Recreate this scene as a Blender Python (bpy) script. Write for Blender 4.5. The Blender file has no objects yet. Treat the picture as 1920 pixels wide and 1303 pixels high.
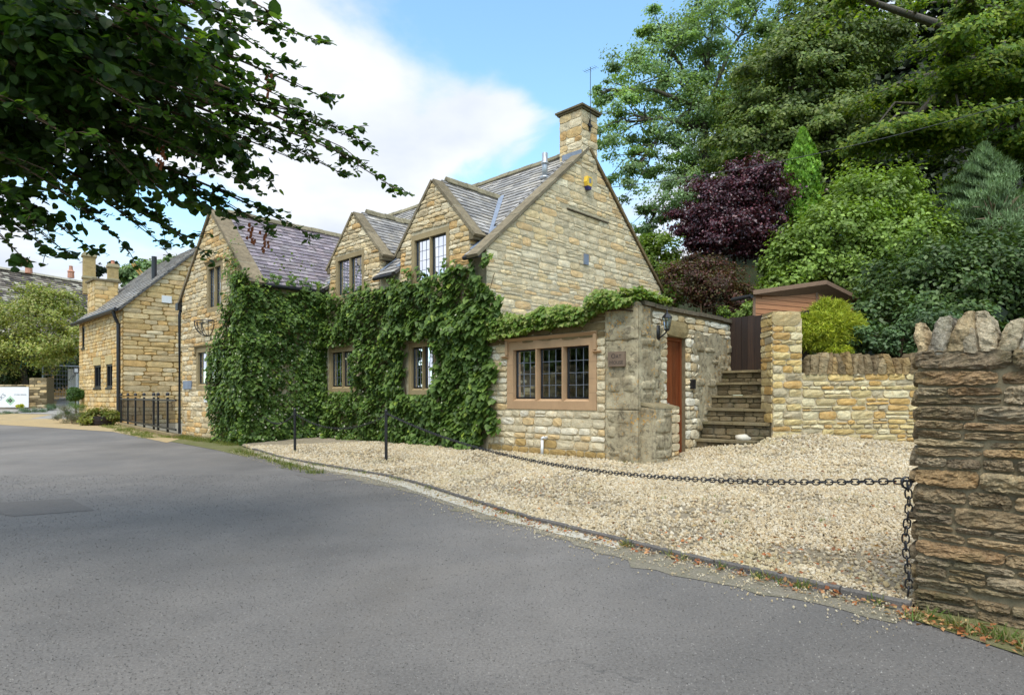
import bpy, math, random
import numpy as np
from mathutils import Vector, Matrix, geometry, noise as mnoise

random.seed(7)
RNG = np.random.default_rng(7)
scene = bpy.context.scene
COL = scene.collection
rad = math.radians

# ------------------------------------------------------------------ camera
CAM_Z = 1.3
FPX = 1146.0            # focal length in pixels of a 1920 px wide picture
cam_d = bpy.data.cameras.new('camera')
cam = bpy.data.objects.new('camera', cam_d)
COL.objects.link(cam)
cam.location = (0, 0, CAM_Z)
cam.rotation_euler = (rad(90), 0, 0)
cam_d.sensor_width = 36
cam_d.lens = 36 * FPX / 1920
cam_d.shift_y = 91 / 1920
cam_d.clip_start = 0.05
cam_d.clip_end = 3000
scene.camera = cam

# ------------------------------------------------------------------ light
SUN_TO = Vector((-0.15, -0.62, 1.15)).normalized()      # direction towards the sun
sun_el = math.asin(SUN_TO.z)
sun_d = bpy.data.lights.new('sun', 'SUN')
sun_d.energy = 1.9
sun_d.angle = rad(42)
sun_d.color = (1.0, 0.95, 0.87)
sun = bpy.data.objects.new('sun', sun_d)
COL.objects.link(sun)
sun.rotation_euler = (-SUN_TO).to_track_quat('-Z', 'Y').to_euler()
scene.view_settings.view_transform = 'Standard'
scene.view_settings.look = 'None'
scene.view_settings.exposure = 1.0
scene.view_settings.gamma = 1
scene.view_settings.use_curve_mapping = False

world = bpy.data.worlds.new('World')
scene.world = world
world.use_nodes = True
wt = world.node_tree
for n_ in list(wt.nodes): wt.nodes.remove(n_)
def wn(t, **k):
    n = wt.nodes.new(t)
    for a, b in k.items(): setattr(n, a, b)
    return n
w_out = wn('ShaderNodeOutputWorld'); w_bg = wn('ShaderNodeBackground'); w_bg.inputs['Strength'].default_value = 0.12
sky = wn('ShaderNodeTexSky', sky_type='NISHITA', sun_disc=False)
sky.sun_elevation = sun_el
sky.sun_rotation = math.atan2(SUN_TO.x, SUN_TO.y)
sky.air_density = 1.0; sky.dust_density = 0.6; sky.ozone_density = 1.2
tc = wn('ShaderNodeTexCoord')
sep = wn('ShaderNodeSeparateXYZ'); wt.links.new(tc.outputs['Generated'], sep.inputs[0])
def wm(op, a, b=None, c=None):
    n = wn('ShaderNodeMath', operation=op)
    for i, x in enumerate((a, b, c)):
        if x is None: continue
        if isinstance(x, (int, float)): n.inputs[i].default_value = x
        else: wt.links.new(x, n.inputs[i])
    return n.outputs[0]
zc = wm('ADD', wm('MAXIMUM', sep.outputs[2], 0.0), 0.22)
cmb = wn('ShaderNodeCombineXYZ')
wt.links.new(wm('DIVIDE', sep.outputs[0], zc), cmb.inputs[0])
wt.links.new(wm('DIVIDE', sep.outputs[1], zc), cmb.inputs[1])
cl = wn('ShaderNodeTexNoise'); cl.inputs['Scale'].default_value = 1.5; cl.inputs['Detail'].default_value = 9
cl.inputs['Roughness'].default_value = 0.52; cl.inputs['Distortion'].default_value = 0.25
mp = wn('ShaderNodeMapping'); mp.inputs['Location'].default_value = (3.1, 1.7, 0.4)
wt.links.new(cmb.outputs[0], mp.inputs[0]); wt.links.new(mp.outputs[0], cl.inputs['Vector'])
def skyspot(u, v, r, k):
    d = Vector(((u - 960) / FPX, 1, (742 - v) / FPX)).normalized()
    dn = wn('ShaderNodeVectorMath', operation='DISTANCE')
    wt.links.new(tc.outputs['Generated'], dn.inputs[0]); dn.inputs[1].default_value = d
    m = wn('ShaderNodeMapRange', interpolation_type='SMOOTHSTEP')
    wt.links.new(dn.outputs['Value'], m.inputs[0])
    m.inputs[1].default_value = 0; m.inputs[2].default_value = r; m.inputs[3].default_value = k; m.inputs[4].default_value = 0
    return m.outputs[0]
acc = wm('ADD', wm('MULTIPLY', cl.outputs['Fac'], 1.9), -.43)
for sp in ((1080, 50, .24, -.17), (800, 325, .16, -.16), (1120, 170, .15, -.10), (900, 330, .10, -.12), (560, 340, .10, -.14), (420, 390, .10, -.12), (150, 470, .12, -.06), (880, 110, .05, -.05),
           (480, 60, .42, .10), (920, 220, .14, .16), (760, 190, .14, .08), (600, 240, .2, .05), (660, 370, .06, .08), (330, 440, .08, .05)):
    acc = wm('ADD', acc, skyspot(*sp))
ramp = wn('ShaderNodeMapRange', interpolation_type='SMOOTHSTEP')
wt.links.new(acc, ramp.inputs[0]); ramp.inputs[1].default_value = .37; ramp.inputs[2].default_value = .60
ccol = wn('ShaderNodeMix', data_type='RGBA')
cn2 = wn('ShaderNodeTexNoise'); cn2.inputs['Scale'].default_value = 2.1; cn2.inputs['Detail'].default_value = 6
wt.links.new(cmb.outputs[0], cn2.inputs['Vector'])
cr2 = wn('ShaderNodeMapRange'); wt.links.new(cn2.outputs['Fac'], cr2.inputs[0]); cr2.inputs[1].default_value = .36; cr2.inputs[2].default_value = .64; wt.links.new(cr2.outputs[0], ccol.inputs[0])
ccol.inputs[6].default_value = (3.35, 3.65, 4.2, 1); ccol.inputs[7].default_value = (4.6, 4.72, 4.95, 1)
skyb = wn('ShaderNodeMix', data_type='RGBA', blend_type='MULTIPLY'); skyb.inputs[0].default_value = 1
wt.links.new(sky.outputs[0], skyb.inputs[6]); skyb.inputs[7].default_value = (1.35, 1.6, 1.5, 1)
smix = wn('ShaderNodeMix', data_type='RGBA')
wt.links.new(ramp.outputs[0], smix.inputs[0]); wt.links.new(skyb.outputs[2], smix.inputs[6]); wt.links.new(ccol.outputs[2], smix.inputs[7])
wt.links.new(smix.outputs[2], w_bg.inputs['Color']); wt.links.new(w_bg.outputs[0], w_out.inputs[0])

# ------------------------------------------------------------------ frames of reference
P0 = np.array([1.696, 10.98]); A = np.array([-.7246, .6891]); B = np.array([.6891, .7246])
def H(s, t, z):                                   # house coordinates: s to the left along the front, t to the back
    p = P0 + s * A + t * B
    return np.array([p[0], p[1], z])
class Frame:                                      # a vertical face: x along it, z up, d outwards
    def __init__(self, O, e, n):
        self.O = np.array(O, float); self.e = np.array(e, float); self.n = np.array(n, float)
    def p(self, x, z, d=0.0):
        q = self.O + self.e * x + self.n * d
        return (q[0], q[1], z)
    def pts(self, X, Z, D):
        q = self.O[None] + self.e[None] * np.asarray(X)[:, None] + self.n[None] * np.asarray(D)[:, None]
        return np.column_stack([q, Z])
def face_front(t): return Frame(P0 + t * B, A, -B)
def face_side(s): return Frame(P0 + s * A, B, -A)
def at(u, v, Y): return np.array([(u - 960) / FPX * Y, Y, CAM_Z + (742 - v) / FPX * Y])
def sm(x): x = np.clip(x, 0, 1); return x * x * (3 - 2 * x)
KERB = [(-6.25, 14.75), (-5.6, 13.9), (-4.9, 12.9), (-3.9, 11.75), (-3.1, 10.95), (-2.08, 9.94), (-1.35, 8.95), (-.77, 7.98), (-.2, 7.05), (.22, 6.37), (.6, 5.9), (.91, 5.51), (1.44, 4.85), (1.94, 4.27), (2.45, 3.74)]
_kp = np.vstack([np.linspace(a_, b_, 12)[:-1] for a_, b_ in zip(np.array(KERB[:-1]), np.array(KERB[1:]))] + [np.array(KERB[-1:])])
def kdist(X, Y):
    X = np.asarray(X, float); Y = np.asarray(Y, float); d = np.full(X.shape, 99.)
    for q in _kp: d = np.minimum(d, np.hypot(X - q[0], Y - q[1]))
    return d
def gz(X, Y):                                     # gravel / ground height in front of the house
    X = np.asarray(X, float); Y = np.asarray(Y, float)
    return (.032 + .115 * sm(kdist(X, Y) / 3.2) + .27 * sm((X - 2.6) / 4) * sm((Y - 6) / 5.2)
            + .30 * np.exp(-(((X - 5.1) / 1.3) ** 2 + ((Y - 11.7) / 1.3) ** 2)))
def hz(X, Y):                                     # hillside height
    d = np.maximum(0, .35 * (X - 5) + .9 * (Y - 13.4))
    d = 34 * (1 - np.exp(-d / 34))
    return 1.78 + .5 * d * sm((X - .5) / 12) * (1 - .35 * sm((Y - 30) / 60))

# ------------------------------------------------------------------ object helpers
ORG = {}
def put(o, parent=None):
    COL.objects.link(o)
    if parent is not None:
        o.parent = parent
        ORG[o] = ORG.get(parent, Vector((0, 0, 0)))
    return o
def thing(name, label, cat, loc=(0, 0, 0), group=None):
    o = bpy.data.objects.new(name, None)
    o.empty_display_size = .2
    COL.objects.link(o)
    o.location = loc; ORG[o] = Vector([float(x) for x in loc])
    o['label'] = label; o['category'] = cat
    if group: o['group'] = group
    return o
def tag(o, label, cat, group=None):
    o['label'] = label; o['category'] = cat
    if group: o['group'] = group
    return o
def raw_mesh(name, V, Fc, mat, cols=None, smooth=False):
    me = bpy.data.meshes.new(name)
    V = np.asarray(V, np.float32)
    if isinstance(Fc, np.ndarray):
        k = Fc.shape[1]
        me.vertices.add(len(V)); me.vertices.foreach_set('co', V.ravel())
        me.loops.add(Fc.size); me.loops.foreach_set('vertex_index', Fc.ravel().astype(np.int32))
        me.polygons.add(len(Fc)); me.polygons.foreach_set('loop_start', np.arange(0, Fc.size, k, dtype=np.int32))
        try: me.polygons.foreach_set('loop_total', np.full(len(Fc), k, np.int32))
        except Exception: pass
        me.update(calc_edges=True)
    else:
        me.from_pydata([tuple(map(float, v)) for v in V], [], [tuple(int(i) for i in f) for f in Fc]); me.update()
    if cols is not None:
        at_ = me.color_attributes.new('Col', 'FLOAT_COLOR', 'POINT')
        c = np.asarray(cols, np.float32)
        if c.ndim == 1: c = np.tile(c, (len(V), 1))
        if c.shape[1] == 3: c = np.column_stack([c, np.ones(len(c), np.float32)])
        at_.data.foreach_set('color', c.ravel())
    if smooth: me.polygons.foreach_set('use_smooth', np.ones(len(me.polygons), bool))
    if mat: me.materials.append(mat)
    return me
def mesh_obj(name, V, Fc, mat, parent=None, cols=None, smooth=False, kind=None, loc=None):
    V = np.asarray(V, float)
    if parent is not None: V = V - np.array(ORG.get(parent, (0, 0, 0)))
    elif loc is not None: V = V - np.array(loc, float)
    o = bpy.data.objects.new(name, raw_mesh(name, V, Fc, mat, cols, smooth))
    put(o, parent)
    if parent is None:
        if loc is not None: o.location = [float(x) for x in loc]; ORG[o] = Vector(o.location)
        else: ORG[o] = Vector((0, 0, 0))
    if kind: o['kind'] = kind
    return o
class MB:
    def __init__(self): self.v = []; self.f = []; self.c = []
    def add(self, V, Fc, col=(1, 1, 1)):
        b = len(self.v); V = [tuple(x) for x in V]
        self.v += V; self.f += [tuple(i + b for i in f) for f in Fc]; self.c += [tuple(col)] * len(V)
        return self
    def hexa(self, P, col=(1, 1, 1)):            # 8 points: 4 bottom ccw, 4 top ccw
        return self.add(P, [(0, 3, 2, 1), (4, 5, 6, 7), (0, 1, 5, 4), (1, 2, 6, 5), (2, 3, 7, 6), (3, 0, 4, 7)], col)
    def fbox(self, F, x0, x1, z0, z1, d0, d1, col=(1, 1, 1)):
        P = [F.p(x0, z0, d0), F.p(x1, z0, d0), F.p(x1, z0, d1), F.p(x0, z0, d1),
             F.p(x0, z1, d0), F.p(x1, z1, d0), F.p(x1, z1, d1), F.p(x0, z1, d1)]
        return self.hexa(P, col)
    def box(self, c, s, rz=0, col=(1, 1, 1)):
        ca, sa = math.cos(rz), math.sin(rz); P = []
        for z in (-.5, .5):
            for x, y in ((-.5, -.5), (.5, -.5), (.5, .5), (-.5, .5)):
                X = x * s[0]; Y = y * s[1]
                P.append((c[0] + X * ca - Y * sa, c[1] + X * sa + Y * ca, c[2] + z * s[2]))
        return self.hexa(P, col)
    def tube(self, pts, r, n=6, col=(1, 1, 1), cap=True):
        pts = [Vector(tuple(map(float, p))) for p in pts]; m = len(pts)
        rs = r if hasattr(r, '__len__') else [r] * m
        V = []; up0 = None
        for i, p in enumerate(pts):
            d = (pts[min(i + 1, m - 1)] - pts[max(i - 1, 0)])
            d = d.normalized() if d.length > 1e-9 else Vector((0, 0, 1))
            if up0 is None: up0 = Vector((0, 0, 1)) if abs(d.z) < .9 else Vector((1, 0, 0))
            x = d.cross(up0)
            if x.length < 1e-5: x = d.cross(Vector((0, 1, 0)))
            x.normalize(); y = d.cross(x).normalized(); up0 = -y if False else up0
            for k in range(n):
                a = 2 * math.pi * k / n
                V.append(p + (x * math.cos(a) + y * math.sin(a)) * rs[i])
        Fc = []
        for i in range(m - 1):
            for k in range(n):
                a = i * n + k; b = i * n + (k + 1) % n
                Fc.append((a, b, b + n, a + n))
        if cap: Fc.append(tuple(range(n))[::-1]); Fc.append(tuple(range((m - 1) * n, m * n)))
        return self.add(V, Fc, col)
    def lathe(self, prof, c=(0, 0, 0), n=12, col=(1, 1, 1), rz=0):
        V = []; m = len(prof)
        for r, z in prof:
            for k in range(n):
                a = 2 * math.pi * k / n + rz
                V.append((c[0] + r * math.cos(a), c[1] + r * math.sin(a), c[2] + z))
        Fc = [(i * n + k, i * n + (k + 1) % n, (i + 1) * n + (k + 1) % n, (i + 1) * n + k) for i in range(m - 1) for k in range(n)]
        Fc += [tuple(range(n))[::-1], tuple(range((m - 1) * n, m * n))]
        return self.add(V, Fc, col)
    def build(self, name, mat, parent=None, smooth=False, kind=None, loc=None):
        return mesh_obj(name, self.v, self.f, mat, parent, np.array(self.c, float), smooth, kind, loc)
def slab(F, outer, holes, d0, d1):               # a wall plate with openings
    loops = [outer] + holes
    flat = [p for l in loops for p in l]
    tris = geometry.tessellate_polygon([[Vector((p[0], p[1], 0)) for p in l] for l in loops])
    n = len(flat)
    V = [F.p(p[0], p[1], d1) for p in flat] + [F.p(p[0], p[1], d0) for p in flat]
    Fc = [tuple(t) for t in tris] + [tuple(i + n for i in reversed(t)) for t in tris]
    o = 0
    for l in loops:
        k = len(l)
        for i in range(k):
            a = o + i; b = o + (i + 1) % k
            Fc.append((a, a + n, b + n, b))
        o += k
    return V, Fc
def rect(x0, x1, z0, z1): return [(x0, z0), (x1, z0), (x1, z1), (x0, z1)]
def pix_area(V):
    V = np.asarray(V, float); Y = np.maximum(V[:, 1], .3)
    u = V[:, 0] / Y * FPX; v = (V[:, 2] - CAM_Z) / Y * FPX
    cu, cv = u.mean(), v.mean()
    k = (np.ptp(u)) * (np.ptp(v))
    if abs(cu) > 1000 or cv < -600 or cv > 780 or V[:, 1].mean() < .5: k *= .001
    return k
def pieces(name, items, mat, parent, limit=300, smooth=False, bonus=None):
    """items: (verts, faces, cols). The ones that show largest become parts, the rest one joined part."""
    if not items: return
    order = sorted(range(len(items)), key=lambda i: -pix_area(items[i][0]))
    if bonus: order = sorted(order, key=lambda i: -bonus(items[i], pix_area(items[i][0])))
    for i in order[:limit]:
        V, Fc, c = items[i]
        mesh_obj(name, V, Fc, mat, parent, c, smooth)
    if len(order) > limit:
        VV = []; FF = []; CC = []; b = 0
        for i in order[limit:]:
            V, Fc, c = items[i]; V = np.asarray(V)
            VV.append(V); FF += [tuple(int(k) + b for k in f) for f in Fc]; b += len(V)
            c = np.asarray(c, float); CC.append(np.tile(c[:3], (len(V), 1)) if c.ndim == 1 else c[:, :3])
        mesh_obj(name, np.vstack(VV), FF, mat, parent, np.vstack(CC), smooth, 'stuff')

# ------------------------------------------------------------------ materials
def srgb(r, g, b, k=1.0):
    f = lambda c: ((c / 255) / 12.92 if c / 255 <= .04045 else ((c / 255 + .055) / 1.055) ** 2.4) * k
    return (f(r), f(g), f(b))
class NT:
    def __init__(self, name):
        self.m = bpy.data.materials.new(name); self.m.use_nodes = True
        self.t = self.m.node_tree; self.b = self.t.nodes['Principled BSDF']; self.out = self.t.nodes['Material Output']
    def n(self, t, **k):
        n = self.t.nodes.new(t)
        for a, b in k.items(): setattr(n, a, b)
        return n
    def l(self, a, b): self.t.links.new(a, b)
    def coords(self, kind='Object', scale=None):
        c = self.n('ShaderNodeTexCoord').outputs[kind]
        if scale:
            m = self.n('ShaderNodeMapping'); m.inputs['Scale'].default_value = scale; self.l(c, m.inputs[0]); c = m.outputs[0]
        return c
    def wpos(self, scale=None):
        c = self.n('ShaderNodeNewGeometry').outputs['Position']
        if scale:
            m = self.n('ShaderNodeMapping'); m.inputs['Scale'].default_value = scale; self.l(c, m.inputs[0]); c = m.outputs[0]
        return c
    def noise(self, s, d=4, r=.55, vec=None, dist=0):
        n = self.n('ShaderNodeTexNoise'); n.inputs['Scale'].default_value = s; n.inputs['Detail'].default_value = d
        n.inputs['Roughness'].default_value = r; n.inputs['Distortion'].default_value = dist
        if vec is not None: self.l(vec, n.inputs['Vector'])
        return n.outputs['Fac']
    def rng(self, x, a, b, c=0., d=1., smooth=False):
        m = self.n('ShaderNodeMapRange')
        if smooth: m.interpolation_type = 'SMOOTHSTEP'
        self.l(x, m.inputs[0])
        for i, q in enumerate((a, b, c, d)): m.inputs[i + 1].default_value = q
        return m.outputs[0]
    def math(self, op, a, b=0.):
        m = self.n('ShaderNodeMath', operation=op)
        for i, x in enumerate((a, b)):
            if isinstance(x, (int, float)): m.inputs[i].default_value = x
            else: self.l(x, m.inputs[i])
        return m.outputs[0]
    def mix(self, f, a, b, blend='MIX'):
        m = self.n('ShaderNodeMix', data_type='RGBA', blend_type=blend)
        for i, x in ((0, f), (6, a), (7, b)):
            if isinstance(x, (int, float)): m.inputs[i].default_value = x
            elif isinstance(x, tuple): m.inputs[i].default_value = (x[0], x[1], x[2], 1)
            else: self.l(x, m.inputs[i])
        return m.outputs[2]
    def scale(self, col, f):                       # colour times a grey value
        c = self.n('ShaderNodeVectorMath', operation='SCALE')
        if isinstance(col, tuple): c.inputs[0].default_value = col
        else: self.l(col, c.inputs[0])
        if isinstance(f, (int, float)): c.inputs['Scale'].default_value = f
        else: self.l(f, c.inputs['Scale'])
        return c.outputs[0]
    def attr(self): return self.n('ShaderNodeAttribute', attribute_name='Col').outputs['Color']
    def bump(self, h, s=.3, dist=.01):
        b = self.n('ShaderNodeBump'); b.inputs['Strength'].default_value = s; b.inputs['Distance'].default_value = dist
        self.l(h, b.inputs['Height']); self.l(b.outputs[0], self.b.inputs['Normal'])
    def fin(self, col, rough=.85, spec=.3):
        if isinstance(col, tuple): self.b.inputs['Base Color'].default_value = (*col, 1)
        else: self.l(col, self.b.inputs['Base Color'])
        if isinstance(rough, (int, float)): self.b.inputs['Roughness'].default_value = rough
        else: self.l(rough, self.b.inputs['Roughness'])
        self.b.inputs['Specular IOR Level'].default_value = spec
        return self.m
def m_stone(name, sc=1., moss=0., dark=0.0, bump=.6, grain=1.0):
    t = NT(name); p = t.wpos()
    c = t.attr()
    c = t.scale(c, t.rng(t.noise(5 * sc, 5, .6, p), .3, .72, .8, 1.2))
    c = t.scale(c, t.rng(t.noise(42 * sc, 4, .7, p), .3, .7, 1 - .22 * grain, 1 + .18 * grain))
    c = t.mix(t.rng(t.noise(9 * sc, 6, .7, p, .6), .52, .68, 0, .5), c, t.mix(1., c, (.72, .52, .28), 'MULTIPLY'))
    c = t.mix(t.rng(t.noise(1.7, 7, .75, p), .52, .74, 0, .35 + dark), c, srgb(140, 132, 114, .9))
    if moss: c = t.mix(t.rng(t.noise(2.6, 7, .75, t.wpos((1, 1, .7))), .53, .66, 0, moss), c, (.085, .09, .025))
    t.bump(t.math('ADD', t.noise(22 * sc, 6, .7, p), t.math('MULTIPLY', t.noise(90 * sc, 3, .7, p), .5)), bump, .018)
    return t.fin(c, .92, .2)
def m_plain(name, col, rough=.5, spec=.4, metal=0, var=.12, sc=8, bump=0):
    t = NT(name); p = t.wpos()
    c = t.scale(col, t.rng(t.noise(sc, 5, .6, p), .3, .7, 1 - var, 1 + var))
    t.b.inputs['Metallic'].default_value = metal
    if bump: t.bump(t.noise(sc * 6, 4, .6, p), bump, .005)
    return t.fin(c, rough, spec)
def m_leaf(name, trans=.35, rough=.5, spec=.35):
    t = NT(name)
    c = t.attr()
    c = t.scale(c, t.rng(t.noise(30, 2, .5, t.wpos()), .3, .7, .82, 1.15))
    m = t.fin(c, rough, spec)
    tr = t.n('ShaderNodeBsdfTranslucent'); t.l(t.mix(1., c, (1.25, 1.35, .45), 'MULTIPLY'), tr.inputs['Color'])
    mx = t.n('ShaderNodeMixShader'); mx.inputs[0].default_value = trans
    t.l(t.b.outputs[0], mx.inputs[1]); t.l(tr.outputs[0], mx.inputs[2]); t.l(mx.outputs[0], t.out.inputs['Surface'])
    return m
M = {}
M['stone'] = m_stone('limestone', 1., .0, .0, .55)
M['stone_far'] = m_stone('limestone_far', .8, .0, .1, .5)
M['stone_wall'] = m_stone('garden_limestone', 1., .12, .0, .6)
M['stone_near'] = m_stone('rough_limestone', 2.2, .42, .14, 1.0, 2.0)
M['stone_step'] = m_stone('mossy_step_stone', 1.2, .5, .25, .7)
def m_mortar():
    t = NT('lime_mortar'); p = t.wpos()
    c = t.scale(t.attr(), t.rng(t.noise(14, 6, .7, p), .3, .7, .7, 1.15))
    c = t.scale(c, t.rng(t.noise(140, 3, .7, p), .3, .7, .85, 1.1))
    t.bump(t.noise(60, 6, .75, p), .6, .012)
    return t.fin(c, .95, .15)
M['mortar'] = m_mortar()
def m_render():                                   # weathered lime render with lichen
    t = NT('weathered_render'); p = t.wpos()
    c = t.mix(t.rng(t.noise(2.2, 7, .72, p, .3), .36, .62), srgb(212, 198, 164, .78), srgb(172, 156, 124, .7))
    c = t.mix(t.rng(t.noise(9, 7, .75, p, .4), .48, .66), c, srgb(112, 102, 84, .62))
    c = t.mix(t.rng(t.noise(7, 6, .7, t.wpos((1, 1, .5))), .55, .64, 0, .7), c, srgb(205, 190, 155, .65))
    v = t.n('ShaderNodeTexVoronoi'); v.inputs['Scale'].default_value = 19; t.l(p, v.inputs['Vector'])
    c = t.mix(t.math('MULTIPLY', t.rng(v.outputs['Distance'], .30, .42, 1, 0), t.rng(t.noise(2.3, 5, .6, p, .5), .48, .62)), c, srgb(216, 164, 84, .75))
    c = t.mix(t.rng(t.noise(1, 6, .75, t.wpos((4, 4, .6)), .8), .5, .72, 0, .28), c, srgb(104, 92, 74, .6))
    c = t.mix(t.rng(t.noise(1, 5, .7, t.wpos((3, 3, .8)), .8), .54, .72, 0, .35), c, srgb(222, 208, 174, .75))
    c = t.mix(t.rng(t.noise(55, 4, .8, p), .62, .68, 0, .7), c, srgb(215, 205, 180, .6))
    c = t.mix(t.rng(t.noise(1.4, 7, .8, p, .2), .6, .72, 0, .5), c, (.11, .10, .04))
    t.bump(t.math('ADD', t.noise(12, 8, .75, p), t.math('MULTIPLY', t.noise(70, 4, .7, p), .35)), .8, .03)
    return t.fin(c, .95, .15)
M['render'] = m_render()
M['dressed'] = (lambda t: (t.bump(t.noise(70, 4, .6, t.wpos()), .15, .004), t.fin(t.scale(t.attr(), t.rng(t.noise(3.5, 6, .65, t.wpos()), .3, .7, .86, 1.1)), .85, .25))[1])(NT('dressed_stone'))
def m_slate(name, lich=.35):
    t = NT(name); p = t.wpos()
    c = t.scale(t.attr(), t.rng(t.noise(7, 5, .65, p), .3, .7, .72, 1.25))
    c = t.mix(t.rng(t.noise(4.5, 8, .8, p), .55, .68, 0, lich), c, srgb(185, 172, 140, .6))
    t.bump(t.noise(40, 5, .6, p), .35, .008)
    return t.fin(c, .58, .4)
M['slate'] = m_slate('roof_slate'); M['tile_far'] = m_slate('stone_roof_tile', .75)
def m_coping():
    t = NT('lichened_coping'); p = t.wpos()
    c = t.scale(t.attr(), t.rng(t.noise(8, 6, .7, p), .3, .7, .65, 1.25))
    c = t.mix(t.rng(t.noise(12, 6, .8, p), .56, .68, 0, .6), c, srgb(190, 175, 130, .6))
    t.bump(t.noise(30, 6, .7, p), .6, .015)
    return t.fin(c, .95, .15)
M['coping'] = m_coping()
M['lead'] = m_plain('lead_sheet', srgb(140, 150, 166, .75), .55, .5, 0, .18, 6)
M['black'] = m_plain('black_iron', (.012, .012, .014), .38, .5, 0, .2)
M['came'] = m_plain('lead_came', srgb(150, 155, 165, .6), .5, .5, .3, .05)
M['darkframe'] = m_plain('dark_window_frame', (.012, .013, .016), .35, .5)
M['white'] = m_plain('white_paint', (.75, .75, .74), .45, .4, 0, .04)
M['steel'] = m_plain('galvanised_steel', (.42, .44, .46), .4, .5, .6, .12)
M['curtain'] = m_plain('pale_blind', (.62, .62, .72), .8, .2, 0, .06, 20)
M['yellow'] = m_plain('yellow_plastic', (.78, .50, .05), .4, .5, 0, .04)
M['navy'] = m_plain('navy_plastic', (.02, .02, .12), .35, .5, 0, .04)
M['green_jug'] = m_plain('green_plastic', (.02, .42, .28), .35, .5, 0, .05)
M['plaster'] = m_plain('cream_plaster', (.6, .56, .46), .9, .2, 0, .06)
def m_glass(name, tcol, mixf):
    t = NT(name); g = t.n('ShaderNodeBsdfGlossy'); g.inputs['Roughness'].default_value = .03; g.inputs['Color'].default_value = (.9, .93, 1, 1)
    tr = t.n('ShaderNodeBsdfTransparent'); tr.inputs['Color'].default_value = (*tcol, 1)
    lw = t.n('ShaderNodeFresnel'); lw.inputs['IOR'].default_value = 1.5
    mx = t.n('ShaderNodeMixShader'); t.l(t.math('MULTIPLY', lw.outputs[0], mixf), mx.inputs[0]); t.l(tr.outputs[0], mx.inputs[1]); t.l(g.outputs[0], mx.inputs[2])
    t.l(mx.outputs[0], t.out.inputs['Surface'])
    return t.m
M['glass'] = m_glass('window_glass', (.75, .8, .8), 1.15)
def m_wood(name, c1, c2, sc=(60, 60, 3), rough=.45, bump=.15):
    t = NT(name); p = t.wpos(sc)
    f = t.noise(1, 6, .65, p, 1.2)
    c = t.mix(t.rng(f, .3, .7), c1, c2)
    c = t.mix(1., c, t.attr(), 'MULTIPLY')
    t.bump(f, bump, .004)
    return t.fin(c, rough, .4)
M['door'] = m_wood('varnished_door', (.22, .062, .020), (.12, .030, .010), (30, 30, 1.2), .3)
M['gate'] = m_wood('dark_stained_boards', (.040, .020, .010), (.014, .008, .006), (40, 40, 1.5), .6)
M['shed'] = m_wood('shed_boards', (.55, .25, .11), (.40, .17, .08), (3, 3, 40), .7)
M['shedtrim'] = m_wood('shed_fascia', (.30, .19, .12), (.2, .12, .075), (6, 6, 40), .75)
def m_bark(name, c1, c2):
    t = NT(name); p = t.wpos((6, 6, 1.3))
    f = t.noise(3, 7, .7, p, .4)
    t.bump(f, .8, .03)
    return t.fin(t.mix(t.rng(f, .3, .7), c1, c2), .9, .2)
M['bark'] = m_bark('grey_bark', (.05, .042, .032), (.16, .14, .11))
M['twig'] = m_bark('brown_twig', (.05, .03, .018), (.13, .085, .05))
M['leaf'] = m_leaf('leaf_green', .35, .5, .35)
M['leaf_dark'] = m_leaf('leaf_glossy', .22, .5, .35)
M['leaf_ivy'] = m_leaf('leaf_climber', .28, .5, .3)
M['leaf_lime'] = m_leaf('leaf_lime', .55, .45, .4)
M['leaf_airy'] = m_leaf('leaf_airy', .45, .55, .3)
M['leaf_purple'] = m_leaf('leaf_purple', .15, .38, .6)
M['needle'] = m_leaf('needle_green', .2, .6, .25)
M['dryleaf'] = m_leaf('dry_leaf', .2, .7, .2)
M['grass'] = m_leaf('grass_blade', .4, .6, .25)
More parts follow.
